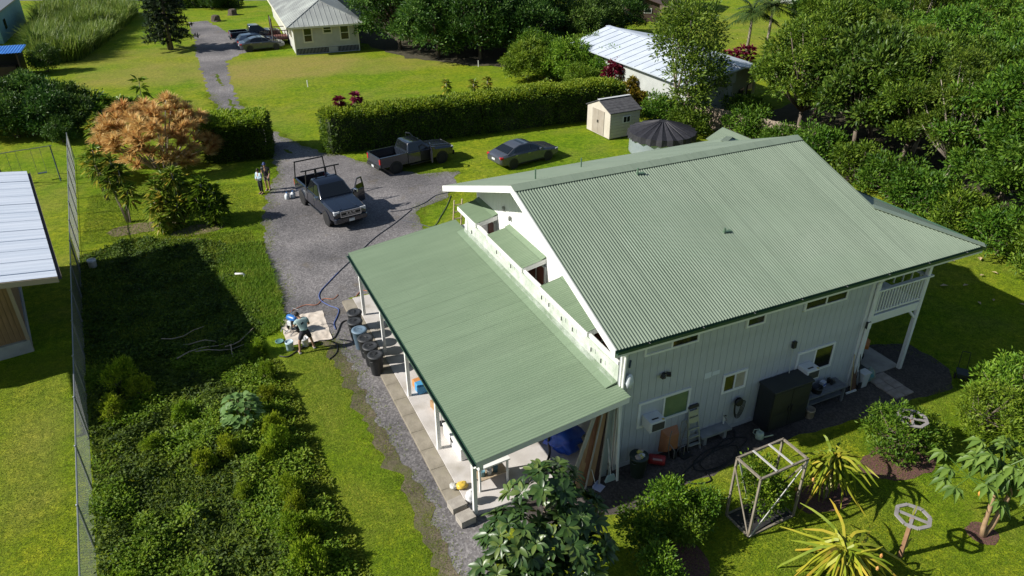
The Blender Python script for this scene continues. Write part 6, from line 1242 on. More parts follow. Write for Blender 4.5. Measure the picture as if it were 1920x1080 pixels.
ub = [(31.6, 21.2), (31.9, 18.2), (32.0, 15.2), (31.8, 12.4), (31.4, 9.8), (30.9, 7.2), (30.6, 4.8), (30.3, 2.4), (30.0, .2), (31.0, 24.2), (30.9, 27.2)]
for j, (x, y) in enumerate(ub[:9]): plant('under', 'shrub', 'low leafy shrub at the foot of the wood, %s from the roof' % ORD[j], 'shrub', x, y, R5.uniform(.8, 1.15), R5.uniform(0, 6), 'shrubs at the foot of the wood')
plant('under', 'shrub', 'green shrub at the end of the plank fence nearest the wood', 'shrub', 31.9, 25.2, .95, 1); plant('under', 'shrub', 'green shrub in front of the plank fence by the tank', 'shrub', 28.6, 27.6, .85, 2); plant('under', 'shrub', 'green shrub between the shed and the leafy tree', 'shrub', 28.0, 30.2, 1.0, 3); plant('under', 'shrub', 'green shrub at the corner of the white-roofed house', 'shrub', 33.6, 27.4, 1.0, 4)
# ---- dark broad trees behind the lawn, top middle
for i in range(3): tree_kind('dark%d' % i, 40+i, rl2(80+i, 34, 4.1, 8.4, -.6, (.8, 1.4)), 520, 28, .26, .38, .42, LF_DARK, .2, BARK, 1, .10, -.2)
dk = [(18.6, 66.5, 1.0, 'dark green tree closest to the far pale house'), (21.0, 60.6, 1.0, 'dark green tree at the lawn edge, second from the far house'), (24.6, 57.6, .95, 'dark green tree at the lawn edge, third from the far house'), (28.6, 55.4, .85, 'dark green tree behind the lime bushes'),
      (23.5, 70.5, 1.05, 'tall dark tree in the second rank behind the far house'), (27.4, 65.2, 1.05, 'tall dark tree in the middle of the second rank'), (31.8, 61.4, 1.0, 'tall dark tree at the right end of the second rank'), (22, 80, 1.15, 'dark tree farthest back beside the low annex roof'), (30, 74, 1.1, 'dark tree in the back rank behind the dark wood'), (36.5, 67.5, .9, 'dark tree in the back rank nearest the brown cabin'), (36.0, 57.0, .62, 'low dark tree behind the white roof, nearer one'), (40.5, 60.5, .7, 'low dark tree behind the white roof, farther one'), (45.5, 63, .6, 'round dark tree left of the brown cabin')]
for j, (x, y, s, lb) in enumerate(dk): plant('dark%d' % (j % 3), 'broadleaf_tree', lb, 'tree', x, y, s, j*1.3, 'dark trees behind the lawn', s*(.9 if j % 2 else 1.0))
tree_kind('lime', 33, rl2(90, 20, 2.3, 3.7, -.6, (.5, .9)), 300, 28, .17, .26, .40, LF_LIME, .07, BARK, 1, .12, -.2)
for x, y, s, lb in ((25.2, 47.6, .95, 'lime green bush at the corner of the bright lawn'), (28.2, 45.2, 1.05, 'lime green bush in the middle of the clump'), (30.6, 42.2, .9, 'lime green bush next to the red plants'), (27.4, 49.6, 1.05, 'lime green bush behind, against the dark trees'), (31.0, 47.0, 1.0, 'lime green bush against the white roof'), (27.2, 40.9, .7, 'small lime bush at the end of the long hedge')): plant('lime', 'bush', lb, 'bush', x, y, s, x, 'lime bushes left of the white roof')
# ---- the tree in front of the white roof
lob = [(0, 0, 6.6, 1.5, 1.5, 1.5), (-1.4, .3, 5.2, 1.2, 1.2, 1.0), (1.3, -.2, 5.6, 1.4, 1.3, 1.1), (.2, 1.2, 5.8, 1.3, 1.2, 1.1), (-2.1, -.6, 3.9, 1.1, 1.0, .9), (1.9, .4, 4.2, 1.3, 1.2, 1.0), (-.4, -1.3, 4.2, 1.2, 1.1, .9), (.8, -1.3, 2.8, 1.1, 1.0, .7), (-1.6, -1.0, 2.4, 1.0, .9, .6), (2.0, 1.2, 6.4, .8, .8, 1.0)]
tree_kind('frontal', 61, lob, 330, 26, .26, .26, .42, LF_WOOD, .12, BARKP, 3, .12, -.5); plant('frontal', 'leafy_tree', 'open leafy tree standing in front of the white roof', 'tree', 29.6, 29.9, 1.16, .6)
# ---- bushes in the garden at the right
tree_kind('citrus', 63, [(0, 0, .95, .55, .55, .55), (.35, .2, 1.25, .4, .4, .35), (-.35, .1, .75, .42, .42, .4), (.1, -.4, .6, .42, .42, .38), (-.1, .35, 1.1, .4, .4, .4)], 190, 16, .10, .125, .48, LF_CITRUS, .035, BARK, 1, .2, -.6)
tree_kind('soft', 64, rl2(95, 18, 1.15, 1.7, -.2, (.2, .36)), 200, 16, .09, .15, .36, LF_LIME, .04, BARK, 1, .15, -.3)
for x, y, s, lb in ((3.75, -3.2, .85, 'small citrus bush next to the big glossy tree'), (5.15, -2.45, .85, 'citrus bush at the edge of the shaded gravel, beside the cage'), (5.0, -3.55, .75, 'citrus bush between the mulch and the plant cage'), (3.4, -4.6, .8, 'low citrus shoot at the bottom edge'), (5.9, -3.1, .7, 'citrus bush touching the plant cage')): plant('citrus', 'citrus_bush', lb, 'bush', x, y, s, x*2, 'citrus bushes by the gravel')
plant('citrus', 'citrus_bush', 'thin fruit bush growing inside the plant cage', 'bush', 7.8, -3.55, .9, 1, None, 1.1)
for x, y, s, lb in ((13.7, -3.3, .95, 'leafy bush wrapped round the octagonal trellis'), (14.7, -3.5, .75, 'low end of the leafy bush beside the trellis'), (17.6, -4.0, 1.0, 'feathery bush behind the papaya, nearest the trellis'), (19.2, -3.5, 1.15, 'feathery bush behind the papaya at the picture edge'), (18.5, -5.0, .9, 'dense low bush behind the papaya leaves'), (21.0, -4.2, 1.2, 'farthest feathery bush on the shaded lawn')): plant('soft', 'bush', lb, 'bush', x, y, s, x, 'feathery bushes at the picture edge')
# ---- hedges
def hedge(name, label, pts, w, h, n, L, seed):
    rng = np.random.default_rng(seed); t = thing(name, label, 'hedge'); P = []; O = []
    segs = [(np.array(pts[i]), np.array(pts[i+1])) for i in range(len(pts)-1)]; ln = np.array([np.linalg.norm(b-a) for a, b in segs]); pr = ln/ln.sum()
    per = w*2+h*2
    for _ in range(n):
        a, b = segs[rng.choice(len(segs), p=pr)]; u = rng.random(); d = (b-a)/np.linalg.norm(b-a); nn = np.array([-d[1], d[0]]); c = a+(b-a)*u
        q = rng.random()*(2*h+w); bump = .16*mnoise.noise(Vector((c[0]*.9, c[1]*.9, q)))+.08*mnoise.noise(Vector((c[0]*3, c[1]*3, q*3)))
        if q < h: z = q; s = -w/2-bump; o = (-nn[0], -nn[1], .25)
        elif q < h+w: z = h+bump*1.5; s = q-h-w/2; o = (0, 0, 1)
        else: z = q-h-w; s = w/2+bump; o = (nn[0], nn[1], .25)
        P.append((c[0]+nn[0]*s, c[1]+nn[1]*s, z)); O.append(o)
    for e, sg in ((np.array(pts[0]), -1), (np.array(pts[-1]), 1)):     # ends
        a, b = (segs[0] if sg < 0 else segs[-1]); d = (b-a)/np.linalg.norm(b-a); nn = np.array([-d[1], d[0]])
        for _ in range(int(n*w*h/(ln.sum()*per)*1.3)):
            s, z = rng.uniform(-w/2, w/2), rng.uniform(0, h); P.append((e[0]+nn[0]*s+d[0]*sg*.1, e[1]+nn[1]*s+d[1]*sg*.1, z)); O.append((d[0]*sg, d[1]*sg, .25))
    per_ = 7; P = np.repeat(np.array(P), per_, 0); O = np.repeat(np.array(O), per_, 0); m_ = len(P); off = rng.normal(size=(m_, 3))*.10
    V, F = leaves(P+off, unit(off)*.6+O*.8+rng.normal(size=(m_, 3))*.3, O*.6+np.array([0, 0, .4])+rng.normal(size=(m_, 3))*.4, rng.uniform(.7, 1.2, m_)*L, rng.uniform(.7, 1.1, m_)*L*.5)
    link(np_mesh('foliage', V, F, LF_HEDGE), 'foliage', t)
    k2 = n//2; P2 = []
    for _ in range(k2):
        a, b_ = segs[rng.choice(len(segs), p=pr)]; d = (b_-a)/np.linalg.norm(b_-a); nn = np.array([-d[1], d[0]]); c = a+(b_-a)*rng.random(); s_ = rng.uniform(-w/2, w/2); P2.append((c[0]+nn[0]*s_, c[1]+nn[1]*s_, h+.06+.2*mnoise.noise(Vector((c[0]*.9, c[1]*.9, h)))-.25*(abs(s_)/(w/2))**4))
    P2 = np.repeat(np.array(P2)+np.array([0, 0, .08]), 9, 0); m2 = len(P2); off = rng.normal(size=(m2, 3))*.09; V, F = leaves(P2+off, unit(off)*np.array([1, 1, .4])+np.array([0, 0, .2]), rng.normal(size=(m2, 3))*.28+np.array([-.3, 0, 1.]), rng.uniform(.8, 1.3, m2)*L, rng.uniform(.8, 1.2, m2)*L*.55)
    link(np_mesh('new_growth', V, F, BRI), 'new_growth', t)
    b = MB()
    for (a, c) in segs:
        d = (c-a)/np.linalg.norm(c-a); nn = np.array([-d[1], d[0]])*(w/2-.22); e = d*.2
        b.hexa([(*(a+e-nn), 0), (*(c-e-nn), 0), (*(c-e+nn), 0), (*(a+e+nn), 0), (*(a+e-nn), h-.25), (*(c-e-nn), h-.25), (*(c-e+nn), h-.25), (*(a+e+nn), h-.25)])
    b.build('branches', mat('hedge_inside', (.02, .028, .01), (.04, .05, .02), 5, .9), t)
hedge('hedge', 'long clipped green hedge running behind the parked trucks', [(3.6, 35.6), (9, 35.4), (15, 35.2), (21, 34.9), (26.6, 34.6)], 2.1, 2.5, 5200, .17, 5)
hedge('hedge', 'square clipped hedge block on the far side of the drive', [(-3.9, 37.8), (-.2, 37.2)], 3.2, 2.45, 1900, .17, 6)
hedge('hedge', 'dark roadside hedge at the top edge of the picture', [(-6, 112), (1, 108.5), (6.5, 106)], 1.4, 1.3, 700, .3, 7)
# ---- dracaena thicket, ti plants and other rosette plants
def rosette(rng, c, n, L, w, up=.35, bend=.25, tilt=None):
    D = unit(np.concatenate([rng.normal(size=(n, 2)), rng.uniform(-.25, 1.1, (n, 1))+up], 1)); 
    if tilt is not None: D = unit(D+np.array(tilt))
    l = rng.uniform(.75, 1.1, n)*L; return blades(np.repeat(np.array([c]), n, 0), D, l, np.full(n, w), bend, 2)
def merge(parts):
    V = []; F = []; k = 0
    for v, f in parts: V.append(v); F.append(f+k); k += len(v)
    return np.concatenate(V), np.concatenate(F)
rng = np.random.default_rng(11); parts = []; st = MB(); dr = thing('dracaena_thicket', 'large thicket of tan and rust coloured spiky dracaena rosettes', 'shrub', (-7.1, 37.0, 0)); dr.scale = (1.1, 1.05, 1.14)
for k in range(215):
    el = math.asin(rng.uniform(.10, 1.0)); a_ = k*2.39996+rng.uniform(-.2, .2); q_ = rng.uniform(.80, 1.04); u, v = math.cos(a_)*math.cos(el)*q_, math.sin(a_)*math.cos(el)*q_; h = .25+3.45*math.sin(el)*q_*(1+.12*math.sin(a_*3))
    c = (u*3.45, v*3.15, h); parts.append(rosette(rng, c, 80, .72, .085, .28, .22, (u*.9, v*.9, .15))); 
    if k % 9 == 0: st.tube([(u*.8, v*.7, 0), (u*1.8, v*1.6, h*.5), c], [.07, .05, .035], 5)
V, F = merge(parts); link(np_mesh('rosettes', V, F, LF_TAN), 'rosettes', dr); st.build('stems', BARKP, dr)
def ti_plant(label, x, y, stems, lm, L=.55, seed=0, name='ti_plant', w=.14, n=38, group=None):
    rng = np.random.default_rng(seed+100); t = thing(name, label, 'plant', (x, y, 0), 0, group); P = []; s = MB()
    for dx, dy, h in stems:
        s.tube([(dx*.15, dy*.15, -.02), (dx*.5+rng.uniform(-.1, .1), dy*.5, h*.5), (dx, dy, h)], [.045, .035, .028], 6)
        for q in range(3):
            z = h-.28*q*(L/.55); m_ = n if q < 2 else n//2; D = unit(np.concatenate([rng.normal(size=(m_, 2)), np.full((m_, 1), .65-.55*q)+rng.normal(size=(m_, 1))*.25], 1)); l = rng.uniform(.75, 1.15, m_)*L
            P.append(leaves(np.repeat(np.array([[dx, dy, z]]), m_, 0)+D*.06, D, np.tile([0, 0, 1.], (m_, 1))+rng.normal(size=(m_, 3))*.2, l, np.full(m_, w), .15, .25))
    V, F = merge(P); link(np_mesh('leaves', V, F, lm), 'leaves', t); s.build('stem', BARKP, t, smooth=True); return t
ti_plant('yellow-green ti plant with bare leaning stems left of the dracaena', -9.2, 28.0, [(-1.0, 1.3, 3.1), (-.5, .7, 2.5), (.1, .6, 2.9), (.3, .1, 1.9), (-.2, .9, 3.4)], LF_TI, .62, 1)
ti_plant('yellow-orange ti plant at the edge of the dracaena thicket', -10.4, 32.2, [(0, 0, 3.1), (-.4, .2, 2.6), (.4, .1, 2.2)], LF_TI, .62, 2)
ti_plant('dense green ti plants in front of the dracaena thicket', -6.6, 26.6, [(-.9, .4, 2.3), (-.4, .5, 2.7), (.1, .2, 2.9), (-.6, -.1, 1.7), (.4, .4, 2.4), (0, -.3, 1.4), (-1.1, .0, 1.5), (.7, -.1, 1.6), (-.3, -.5, .9)], LF_TI, .62, 3)
ti_plant('dark green ti plants at the edge of the gravel drive', -5.2, 26.0, [(.0, .3, 2.3), (.5, .1, 1.9), (.2, -.3, 1.3), (-.4, .0, 1.6), (.8, .4, 1.2), (.4, -.5, .8)], LF_CITRUS, .6, 4)
ti_plant('small ti plant by the brushwood in front of the thicket', -7.6, 25.6, [(0, 0, .9), (.3, .2, .6)], LF_TI, .45, 5)
ti_plant('pale ti plant at the back of the dracaena thicket', -10.6, 42.0, [(0, 0, 2.4), (.4, .2, 2.0), (-.5, .2, 1.8)], LF_TI, .6, 6)
for j, (x, y, lb) in enumerate(((4.9, 36.2, 'red ti plant poking above the hedge end, outer one'), (6.2, 36.9, 'red ti plant poking above the hedge end, inner one'))): ti_plant(lb, x, y, [(0, 0, 3.25), (.2, .1, 2.8)], LF_RED, .5, 10+j)
for j, (x, y, h, lb) in enumerate(((14.2, 39.9, 2.6, 'slim yellow-green ti plant on the lawn behind the hedge, tallest'), (16.0, 38.6, 2.7, 'slim ti plant on the lawn behind the hedge, middle one'), (17.0, 38.2, 2.9, 'slim ti plant on the lawn behind the hedge, last one'))): ti_plant(lb, x, y, [(0, 0, h)], LF_TI, .5, 20+j)
ti_plant('cluster of crimson ti plants at the end of the long hedge', 29.2, 39.2, [(0, 0, 2.5), (.5, .2, 2.9), (-.5, .3, 2.2), (.9, -.2, 2.3), (.2, .6, 2.7)], LF_RED, .55, 30)
ti_plant('crimson ti plants under the palm trunks', 46.8, 44.2, [(0, 0, 1.2), (1.2, .4, 1.4), (2.2, .2, 1.3), (-.8, .3, 1.1)], LF_RED, .7, 31)
YG = leafmat('leaf_yellow', [(.16, .18, .02), (.28, .24, .025), (.36, .24, .03)], .35, .45, patch=2)
for j, (x, y, s, lb) in enumerate(((27.6, 35.6, 2.0, 'yellow ginger plant at the hedge end beside the shed'), (28.2, 33.4, 1.7, 'yellow ginger plant behind the garden shed'), (29.0, 31.6, 1.5, 'yellow ginger plant at the foot of the leafy tree'), (23.8, 41.4, 1.3, 'yellow ginger plant at the corner of the bright lawn'), (29.6, 36.8, 1.9, 'yellow-orange ginger plant under the crimson ti plants'))): ti_plant(lb, x, y, [(0, 0, s), (.4, .2, s*.8), (-.4, .1, s*.85), (.1, -.3, s*.6)], YG if j != 3 else LF_TI, .55, 40+j, 'ginger_plant')
for j, (x, y, h, lb) in enumerate(((-7.8, 54.4, 1.9, 'small palm-like plant standing up on the far lawn'), (-9.6, 52.6, .9, 'broad-leaved plant in the row left of the small palm'), (-11.0, 53.4, 1.0, 'broad-leaved plant at the start of the row behind the dracaena'), (-8.6, 52.2, .8, 'low broad-leaved plant below the small palm'))): ti_plant(lb, x, y, [(0, 0, h), (.3, .2, h*.8), (-.4, .1, h*.9)] if j else [(0, 0, h)], LF_CITRUS, .9, 50+j, 'broadleaf_plant', .26, 14)
for j, (x, y) in enumerate(((-10.6, 47.5), (-11.8, 49.6), (-15.6, 57.6), (-18.2, 60.5))): ti_plant(['spear-leaved plant behind the dracaena thicket', 'spear-leaved plant beside the dark shrubs', 'palm-like plant below the blue-roofed shelter', 'palm-like plant at the edge of the dark shrubs'][j], x, y, [(0, 0, 1.6), (.5, .3, 1.2)], LF_LIME, .9, 60+j, 'spear_plant', .12, 20)
# ---- dark shrubs top left
ls = [(-16.6, 48.6, 1.0), (-14.4, 48.2, 1.1), (-12.6, 47.6, .9), (-17.2, 52.6, 1.1), (-14.9, 52.2, 1.15), (-12.7, 51.6, .95), (-18.9, 49.8, 1.2), (-16.4, 56.0, 1.0), (-19.4, 55.0, 1.2), (-13.4, 45.8, .6)]
tree_kind('scrub', 66, rl2(99, 16, 1.7, 3.0, -.4, (.4, .7)), 230, 24, .16, .24, .42, LF_DARK, .06, BARK, 3, .2, -.2)
for j, (x, y, s) in enumerate(ls): plant('scrub', 'shrub', 'dark leafy shrub beyond the swing set, %s of the thicket' % ORD[j], 'shrub', x, y, s, j*.9, 'dark shrubs beyond the swing set')
for j, (x, y, s, lb) in enumerate(((-17.6, 63.8, .6, 'round shrub on the lawn edge below the blue roof'), (-16.2, 71.6, .8, 'dark shrub at the foot of the cane grass'), (-17.4, 79, .8, 'dark shrub left of the cane grass'), (2.6, 106.0, .9, 'dark shrub by the far roadside hedge'), (-21.4, 66, 1.0, 'dark shrub at the left edge by the blue roof'))): plant('scrub', 'shrub', lb, 'shrub', x, y, s, j)
# ---- cane grass
def tuft_field(name, poly, n, h, w, lm, bend=.4, seg=3, seed=3, var=.4, lean=.35, zf=None, label=None):
    rng = np.random.default_rng(seed); p = poly_pts(poly, n, rng); P = np.concatenate([p, np.zeros((n, 1))], 1)
    D = unit(np.concatenate([rng.normal(size=(n, 2))*lean, np.ones((n, 1))], 1)); hh = np.array([mnoise.noise(Vector((a*.25, b*.25, seed))) for a, b in p])*.5+1
    l = rng.uniform(1-var, 1+var*.5, n)*h*hh; V, F = blades(P, D, l, np.full(n, w)*rng.uniform(.6, 1.2, n), bend, seg); o = link(np_mesh(name, V, F, lm), name); o['kind'] = 'stuff'
    if label: o['label'] = label
    return o
CANEP = [(-17.4, 75), (-13.3, 76), (-11, 86), (-8.6, 98), (-7.4, 107), (-19.0, 111), (-19.0, 90)]
tuft_field('cane_grass', CANEP, 26000, 3.9, .11, LF_CANE, .42, 3, 4, .45, .30, label='tall stand of green cane grass beside the far lawn')
# ---- norfolk pine
rng = np.random.default_rng(21); parts = []; b = MB(); H = 10.5; b.tube([(0, 0, -.1), (.05, 0, 3), (0, .05, H)], [.22, .16, .03], 8); b.tube([(-.32, .1, -.1), (-.3, .1, 2.0), (-.1, .05, 4.0)], [.14, .12, .08], 7)
for tier in range(21):
    z = 1.15+tier*.44; R_ = 2.95*(1-(tier/23)**1.5)*rng.uniform(.8, 1.1)
    for k in range(7):
        a = k*2*math.pi/7+tier*.6+rng.uniform(-.25, .25); r_ = R_*rng.uniform(.75, 1.1); d = np.array([math.cos(a), math.sin(a), 0]); tip = d*r_+np.array([0, 0, z-.12*r_+.05*r_*r_]); b.tube([(0, 0, z), tuple(d*r_*.5+np.array([0, 0, z-.1*r_])), tuple(tip)], [.03, .02, .008], 4)
        m_ = 130; t_ = rng.uniform(.22, 1.0, m_)[:, None]; P = np.array([0, 0, z])*(1-t_)+tip*t_+rng.normal(size=(m_, 3))*.05; D = unit(d*.5+rng.normal(size=(m_, 3))*np.array([.8, .8, .45])+np.array([0, 0, .15])); parts.append(blades(P, D, rng.uniform(.25, .5, m_), np.full(m_, .15), .1, 1))
pn = thing('pine_tree', 'dark norfolk pine beside the far bend of the drive', 'tree', (-4.4, 77.7, 0)); V, F = merge(parts); link(np_mesh('crown', V, F, LF_PINE), 'crown', pn); b.build('trunk', BARK, pn, smooth=True)
# ---- palms
def palm(label, x, y, H, seed, nf=22, L=2.9):
    rng = np.random.default_rng(seed); t = thing('palm_tree', label, 'palm', (x, y, 0)); b = MB(); b.tube([(0, 0, -.1), (.1, 0, H*.5), (.15, .05, H)], [.2, .15, .13], 10); b.build('trunk', BARKP, t, smooth=True); parts = []; rb = MB()
    for k in range(nf):
        a = k*2.399+rng.uniform(-.2, .2); el = rng.uniform(-.35, 1.15); d = np.array([math.cos(a)*math.cos(el), math.sin(a)*math.cos(el), math.sin(el)]); pts = []
        for q in range(9): s = q/8; pts.append(np.array([.15, .05, H])+d*L*s+np.array([0, 0, -1.5*s*s*(1.0 if el > 0 else .5)]))
        rb.tube([tuple(p) for p in pts], [.035-.0035*q for q in range(9)], 4)
        side = np.cross(d, [0, 0, 1.]); side /= np.linalg.norm(side)+1e-6
        for q in range(1, 9):
            for u in range(5):
                p = pts[q-1]+(pts[q]-pts[q-1])*(u/5)
                for s in (-1, 1): D = side*s*.8+d*.45+np.array([0, 0, -.45])+rng.normal(size=3)*.1; l = .75*(1-abs(q/8-.45)*.8); parts.append((p, D, l))
    P = np.array([q[0] for q in parts]); D = np.array([q[1] for q in parts]); V, F = blades(P, D, np.array([q[2] for q in parts]), np.full(len(P), .07), .2, 2); link(np_mesh('fronds', V, F, LF_PALM), 'crown', t); rb.build('frond_stalks', LF_PALM, t)
palm('palm tree with pale trunk behind the white roof, nearer one', 51.3, 44.8, 5.3, 1, 26, 3.4); palm('palm tree with brown trunk behind the white roof, farther one', 50.4, 46.6, 4.6, 2, 22, 2.9); palm('feathery palm beside the brown cabin', 42.0, 60.0, 3.4, 3, 16, 2.4); palm('small palm left of the white roof among dark trees', 36.0, 63.5, 3.0, 4, 14, 2.2)
# ---- big glossy tree at the bottom edge
rng = np.random.default_rng(71); parts = []; b = MB(); bt = thing('glossy_tree', 'dark glossy broad-leaved tree at the bottom edge beside the carport', 'tree', (.6, -3.2, -.3))
b.tube([(0, 0, -.1), (.05, .05, 1.2), (.1, .2, 2.2)], [.12, .10, .08], 8)
lob = [(.35, .55, 3.3, .95, .8, .85), (-.75, .1, 2.7, .8, .8, .6), (.2, -.3, 2.5, 1.0, .9, .7), (-1.35, -.25, 2.0, .6, .6, .5), (1.05, .15, 2.7, .65, .65, .6), (.9, -.6, 2.0, .7, .7, .5), (-.5, -.8, 1.9, .8, .7, .5)]
for l in lob: b.tube([(.1, .2, 2.1), ((l[0]+.1)/2, (l[1]+.2)/2, l[2]*.5+.9), l[:3]], [.06, .04, .02], 6)
C = []
while len(C) < 250:
    l = lob[rng.integers(len(lob))]; d = unit(rng.normal(size=3)[None])[0]
    if d[2] < -.4: continue
    C.append((np.array(l[:3])+d*np.array(l[3:])*rng.uniform(.55, 1.05), d))
P, D, N, LL = [], [], [], []
for c, d in C:
    ax = unit((d*.7+np.array([0, 0, .6]))[None])[0]; s1 = unit(np.cross(ax, rng.normal(size=3))[None])[0]; s2 = np.cross(ax, s1)
    for k in range(9):
        a = k*2.4; dd = (s1*math.cos(a)+s2*math.sin(a))*rng.uniform(.8, 1.0)+ax*rng.uniform(.05, .55); P.append(c+dd*.03); D.append(dd); N.append(ax+rng.normal(size=3)*.15); LL.append(rng.uniform(.26, .37))
P, D, N, LL = map(np.array, (P, D, N, LL))
def big_leaves(P, D, N, L, wr, curl=.25):
    D = unit(D); S = unit(np.cross(D, N)); N = np.cross(S, D); prof = [(0, .02), (.25, .8), (.55, 1.0), (.82, .62), (1.0, .02)]; rows = []; L = L[:, None]
    for t, w in prof:
        c = P+D*L*t-np.array([0, 0, 1])*L*curl*t*t
        for s in (-1, 0, 1): rows.append(c+S*L*wr*.5*w*s+N*L*wr*.16*w*abs(s))
    V = np.stack(rows, 1).reshape(-1, 3); i = np.arange(len(P))[:, None]*15; F = np.concatenate([i+np.array([[3*r+c, 3*r+c+1, 3*r+c+4, 3*r+c+3]]) for r in range(4) for c in range(2)], 1).reshape(-1, 4); return V, F
V, F = big_leaves(P, D, N, LL, .42); link(np_mesh('crown', V, F, LF_BIG, True), 'crown', bt); b.build('trunk', BARK, bt, smooth=True)
# ---- big heart-leaved plant in the weedy lot
rng = np.random.default_rng(72); hp = thing('heart_leaf_plant', 'pale heart-leaved plant standing out of the weedy lot', 'plant', (-5.75, 7.4, 0)); n = 150; d = rdir(n, rng); d[:, 2] = np.abs(d[:, 2])*.9+.05; P = d*np.array([.62, .62, 1.25])*rng.uniform(.8, 1, (n, 1))+np.array([0, 0, .1])
LF_HEART = leafmat('leaf_heart', [(.15, .27, .07), (.20, .34, .10), (.27, .40, .14)], .35, .5)
V, F = big_leaves(P, d*np.array([1, 1, .2])+rng.normal(size=(n, 3))*.2+np.array([0, 0, -.15]), d*.6+np.array([0, 0, .8]), rng.uniform(.17, .28, n), .95, .2); link(np_mesh('leaves', V, F, LF_HEART), 'leaves', hp); b = MB()
for k in range(12): b.tube([(0, 0, 0), tuple(P[k]*.5), tuple(P[k])], .012, 5)
b.build('stem', BARK, hp)
# ---- dragon-fruit cacti on posts
def dragon(label, x, y, h, n, L, seed):
    rng = np.random.default_rng(seed); t = thing('dragon_fruit_cactus', label, 'cactus', (x, y, 0)); b = MB(); b.tube([(0, 0, -.05), (.04, .02, h*.5), (.10, .05, h*.72)], [.10, .09, .11], 8); b.build('post', BARK, t); s = MB(); ob = MB()
    for k in range(n):
        a = rng.uniform(0, 6.28); up_ = rng.uniform(.15, 1.0); out = rng.uniform(.35, .8); l = L*rng.uniform(.45, 1.1); o_ = Vector((math.cos(a), math.sin(a), 0)); p = Vector((.10, .05, h*.72))+o_*rng.uniform(.0, .16)+Vector((0, 0, rng.uniform(-.35, .12))); pts = [p]; cv = Vector((rng.normal()*.4, rng.normal()*.4, 0))
        drp = rng.choice([.5, 1.2, 1.6, 2.1])
        for q in range(1, 8): u = q/7; pts.append(p+o_*l*out*u+Vector((0, 0, l*(up_*u-drp*u*u)))+cv*l*u*u+Vector((rng.uniform(-.02, .02), rng.uniform(-.02, .02), rng.uniform(-.015, .015))))
        s.tube(pts, [.03, .042, .046, .046, .044, .04, .032, .010], 3)
        if rng.random() < .10: o_ = pts[-1]; MB().lathe([(0, -.07), (.035, -.04), (.04, .03), (.012, .08)], 7, tuple(o_)).build('withered_flower', mat('orange_bloom', (.50, .22, .06), (.58, .32, .10), 6, .8), t)
    o = s.build('cactus_arms', LF_CACT, t)
dragon('yellow-green dragon-fruit cactus on a leaning post in round mulch', 10.05, -3.92, 2.2, 105, 1.05, 1); dragon('sprawling yellow-green dragon-fruit cactus cut by the bottom edge', 8.05, -6.35, 1.4, 120, 1.35, 2)
for (x, y, z, a, L, lb) in ((10.28, -6.5, 1.5, 1.1, .5, 'young cactus arm sticking up through the bare trellis'), (10.3, -6.6, .55, -.3, .5, 'young cactus arm reaching sideways from the bare post')): tag(MB().tube([(x, y, z-.2), (x+.1*math.cos(a), y+.05, z), (x+L*math.cos(a)*.8, y+.1, z+L*max(0, math.sin(a))*.6)], [.03, .035, .008], 3).build('cactus_arm', LF_CACT), lb, 'cactus')
# ---- papaya
rng = np.random.default_rng(73); pa = thing('papaya_tree', 'papaya tree with two bare trunks and large lobed leaves', 'tree', (13.07, -7.06, 0)); b = MB(); b.tube([(0, 0, -.05), (-.06, .05, .3), (.10, .2, 1.4), (.2, .3, 2.3)], [.10, .07, .06, .05], 8); b.tube([(0, 0, 0), (.25, .0, .3), (.7, .1, 1.3), (.85, .15, 2.0)], [.08, .08, .07, .05], 8); b.build('trunk', mat('papaya_bark', (.27, .17, .09), (.34, .23, .13), 6, .85), pa, smooth=True)
parts = []; stl = MB()
for hub, m_ in (((.2, .3, 2.3), 24), ((.85, .15, 2.0), 22), ((-.5, .7, 1.9), 10)):
    for k in range(m_):
        a = k*2.4+rng.uniform(-.3, .3); el = rng.uniform(-.25, .8); l = rng.uniform(.5, .95); c = np.array(hub)+np.array([math.cos(a)*math.cos(el), math.sin(a)*math.cos(el), math.sin(el)])*l; stl.tube([hub, tuple(c)], .013, 4); out = unit(np.array([[math.cos(a), math.sin(a), .0]]))[0]
        nl = 7; ang = a+np.linspace(-2.1, 2.1, nl); D = np.stack([np.cos(ang), np.sin(ang), np.full(nl, -.5)+rng.uniform(-.2, .2, nl)], 1); lw = .42*np.cos(np.linspace(-1.1, 1.1, nl))+.06; parts.append(leaves(np.repeat(c[None], nl, 0), D, np.tile([0, 0, 1.], (nl, 1)), lw, lw*.42, .3, .22))
V, F = merge(parts); link(np_mesh('crown', V, F, LF_PAP), 'crown', pa); stl.build('leaf_stalks', LF_PAP, pa)
for q in ((.95, .0, 1.55), (1.05, .12, 1.38), (.12, .15, 1.75), (-.3, .35, 1.5)): MB().lathe([(0, -.12), (.06, -.08), (.075, .0), (.04, .09), (0, .11)], 9, q).build('fruit', mat('papaya_orange', (.55, .25, .05), (.6, .33, .08), 5, .5), pa, smooth=True)
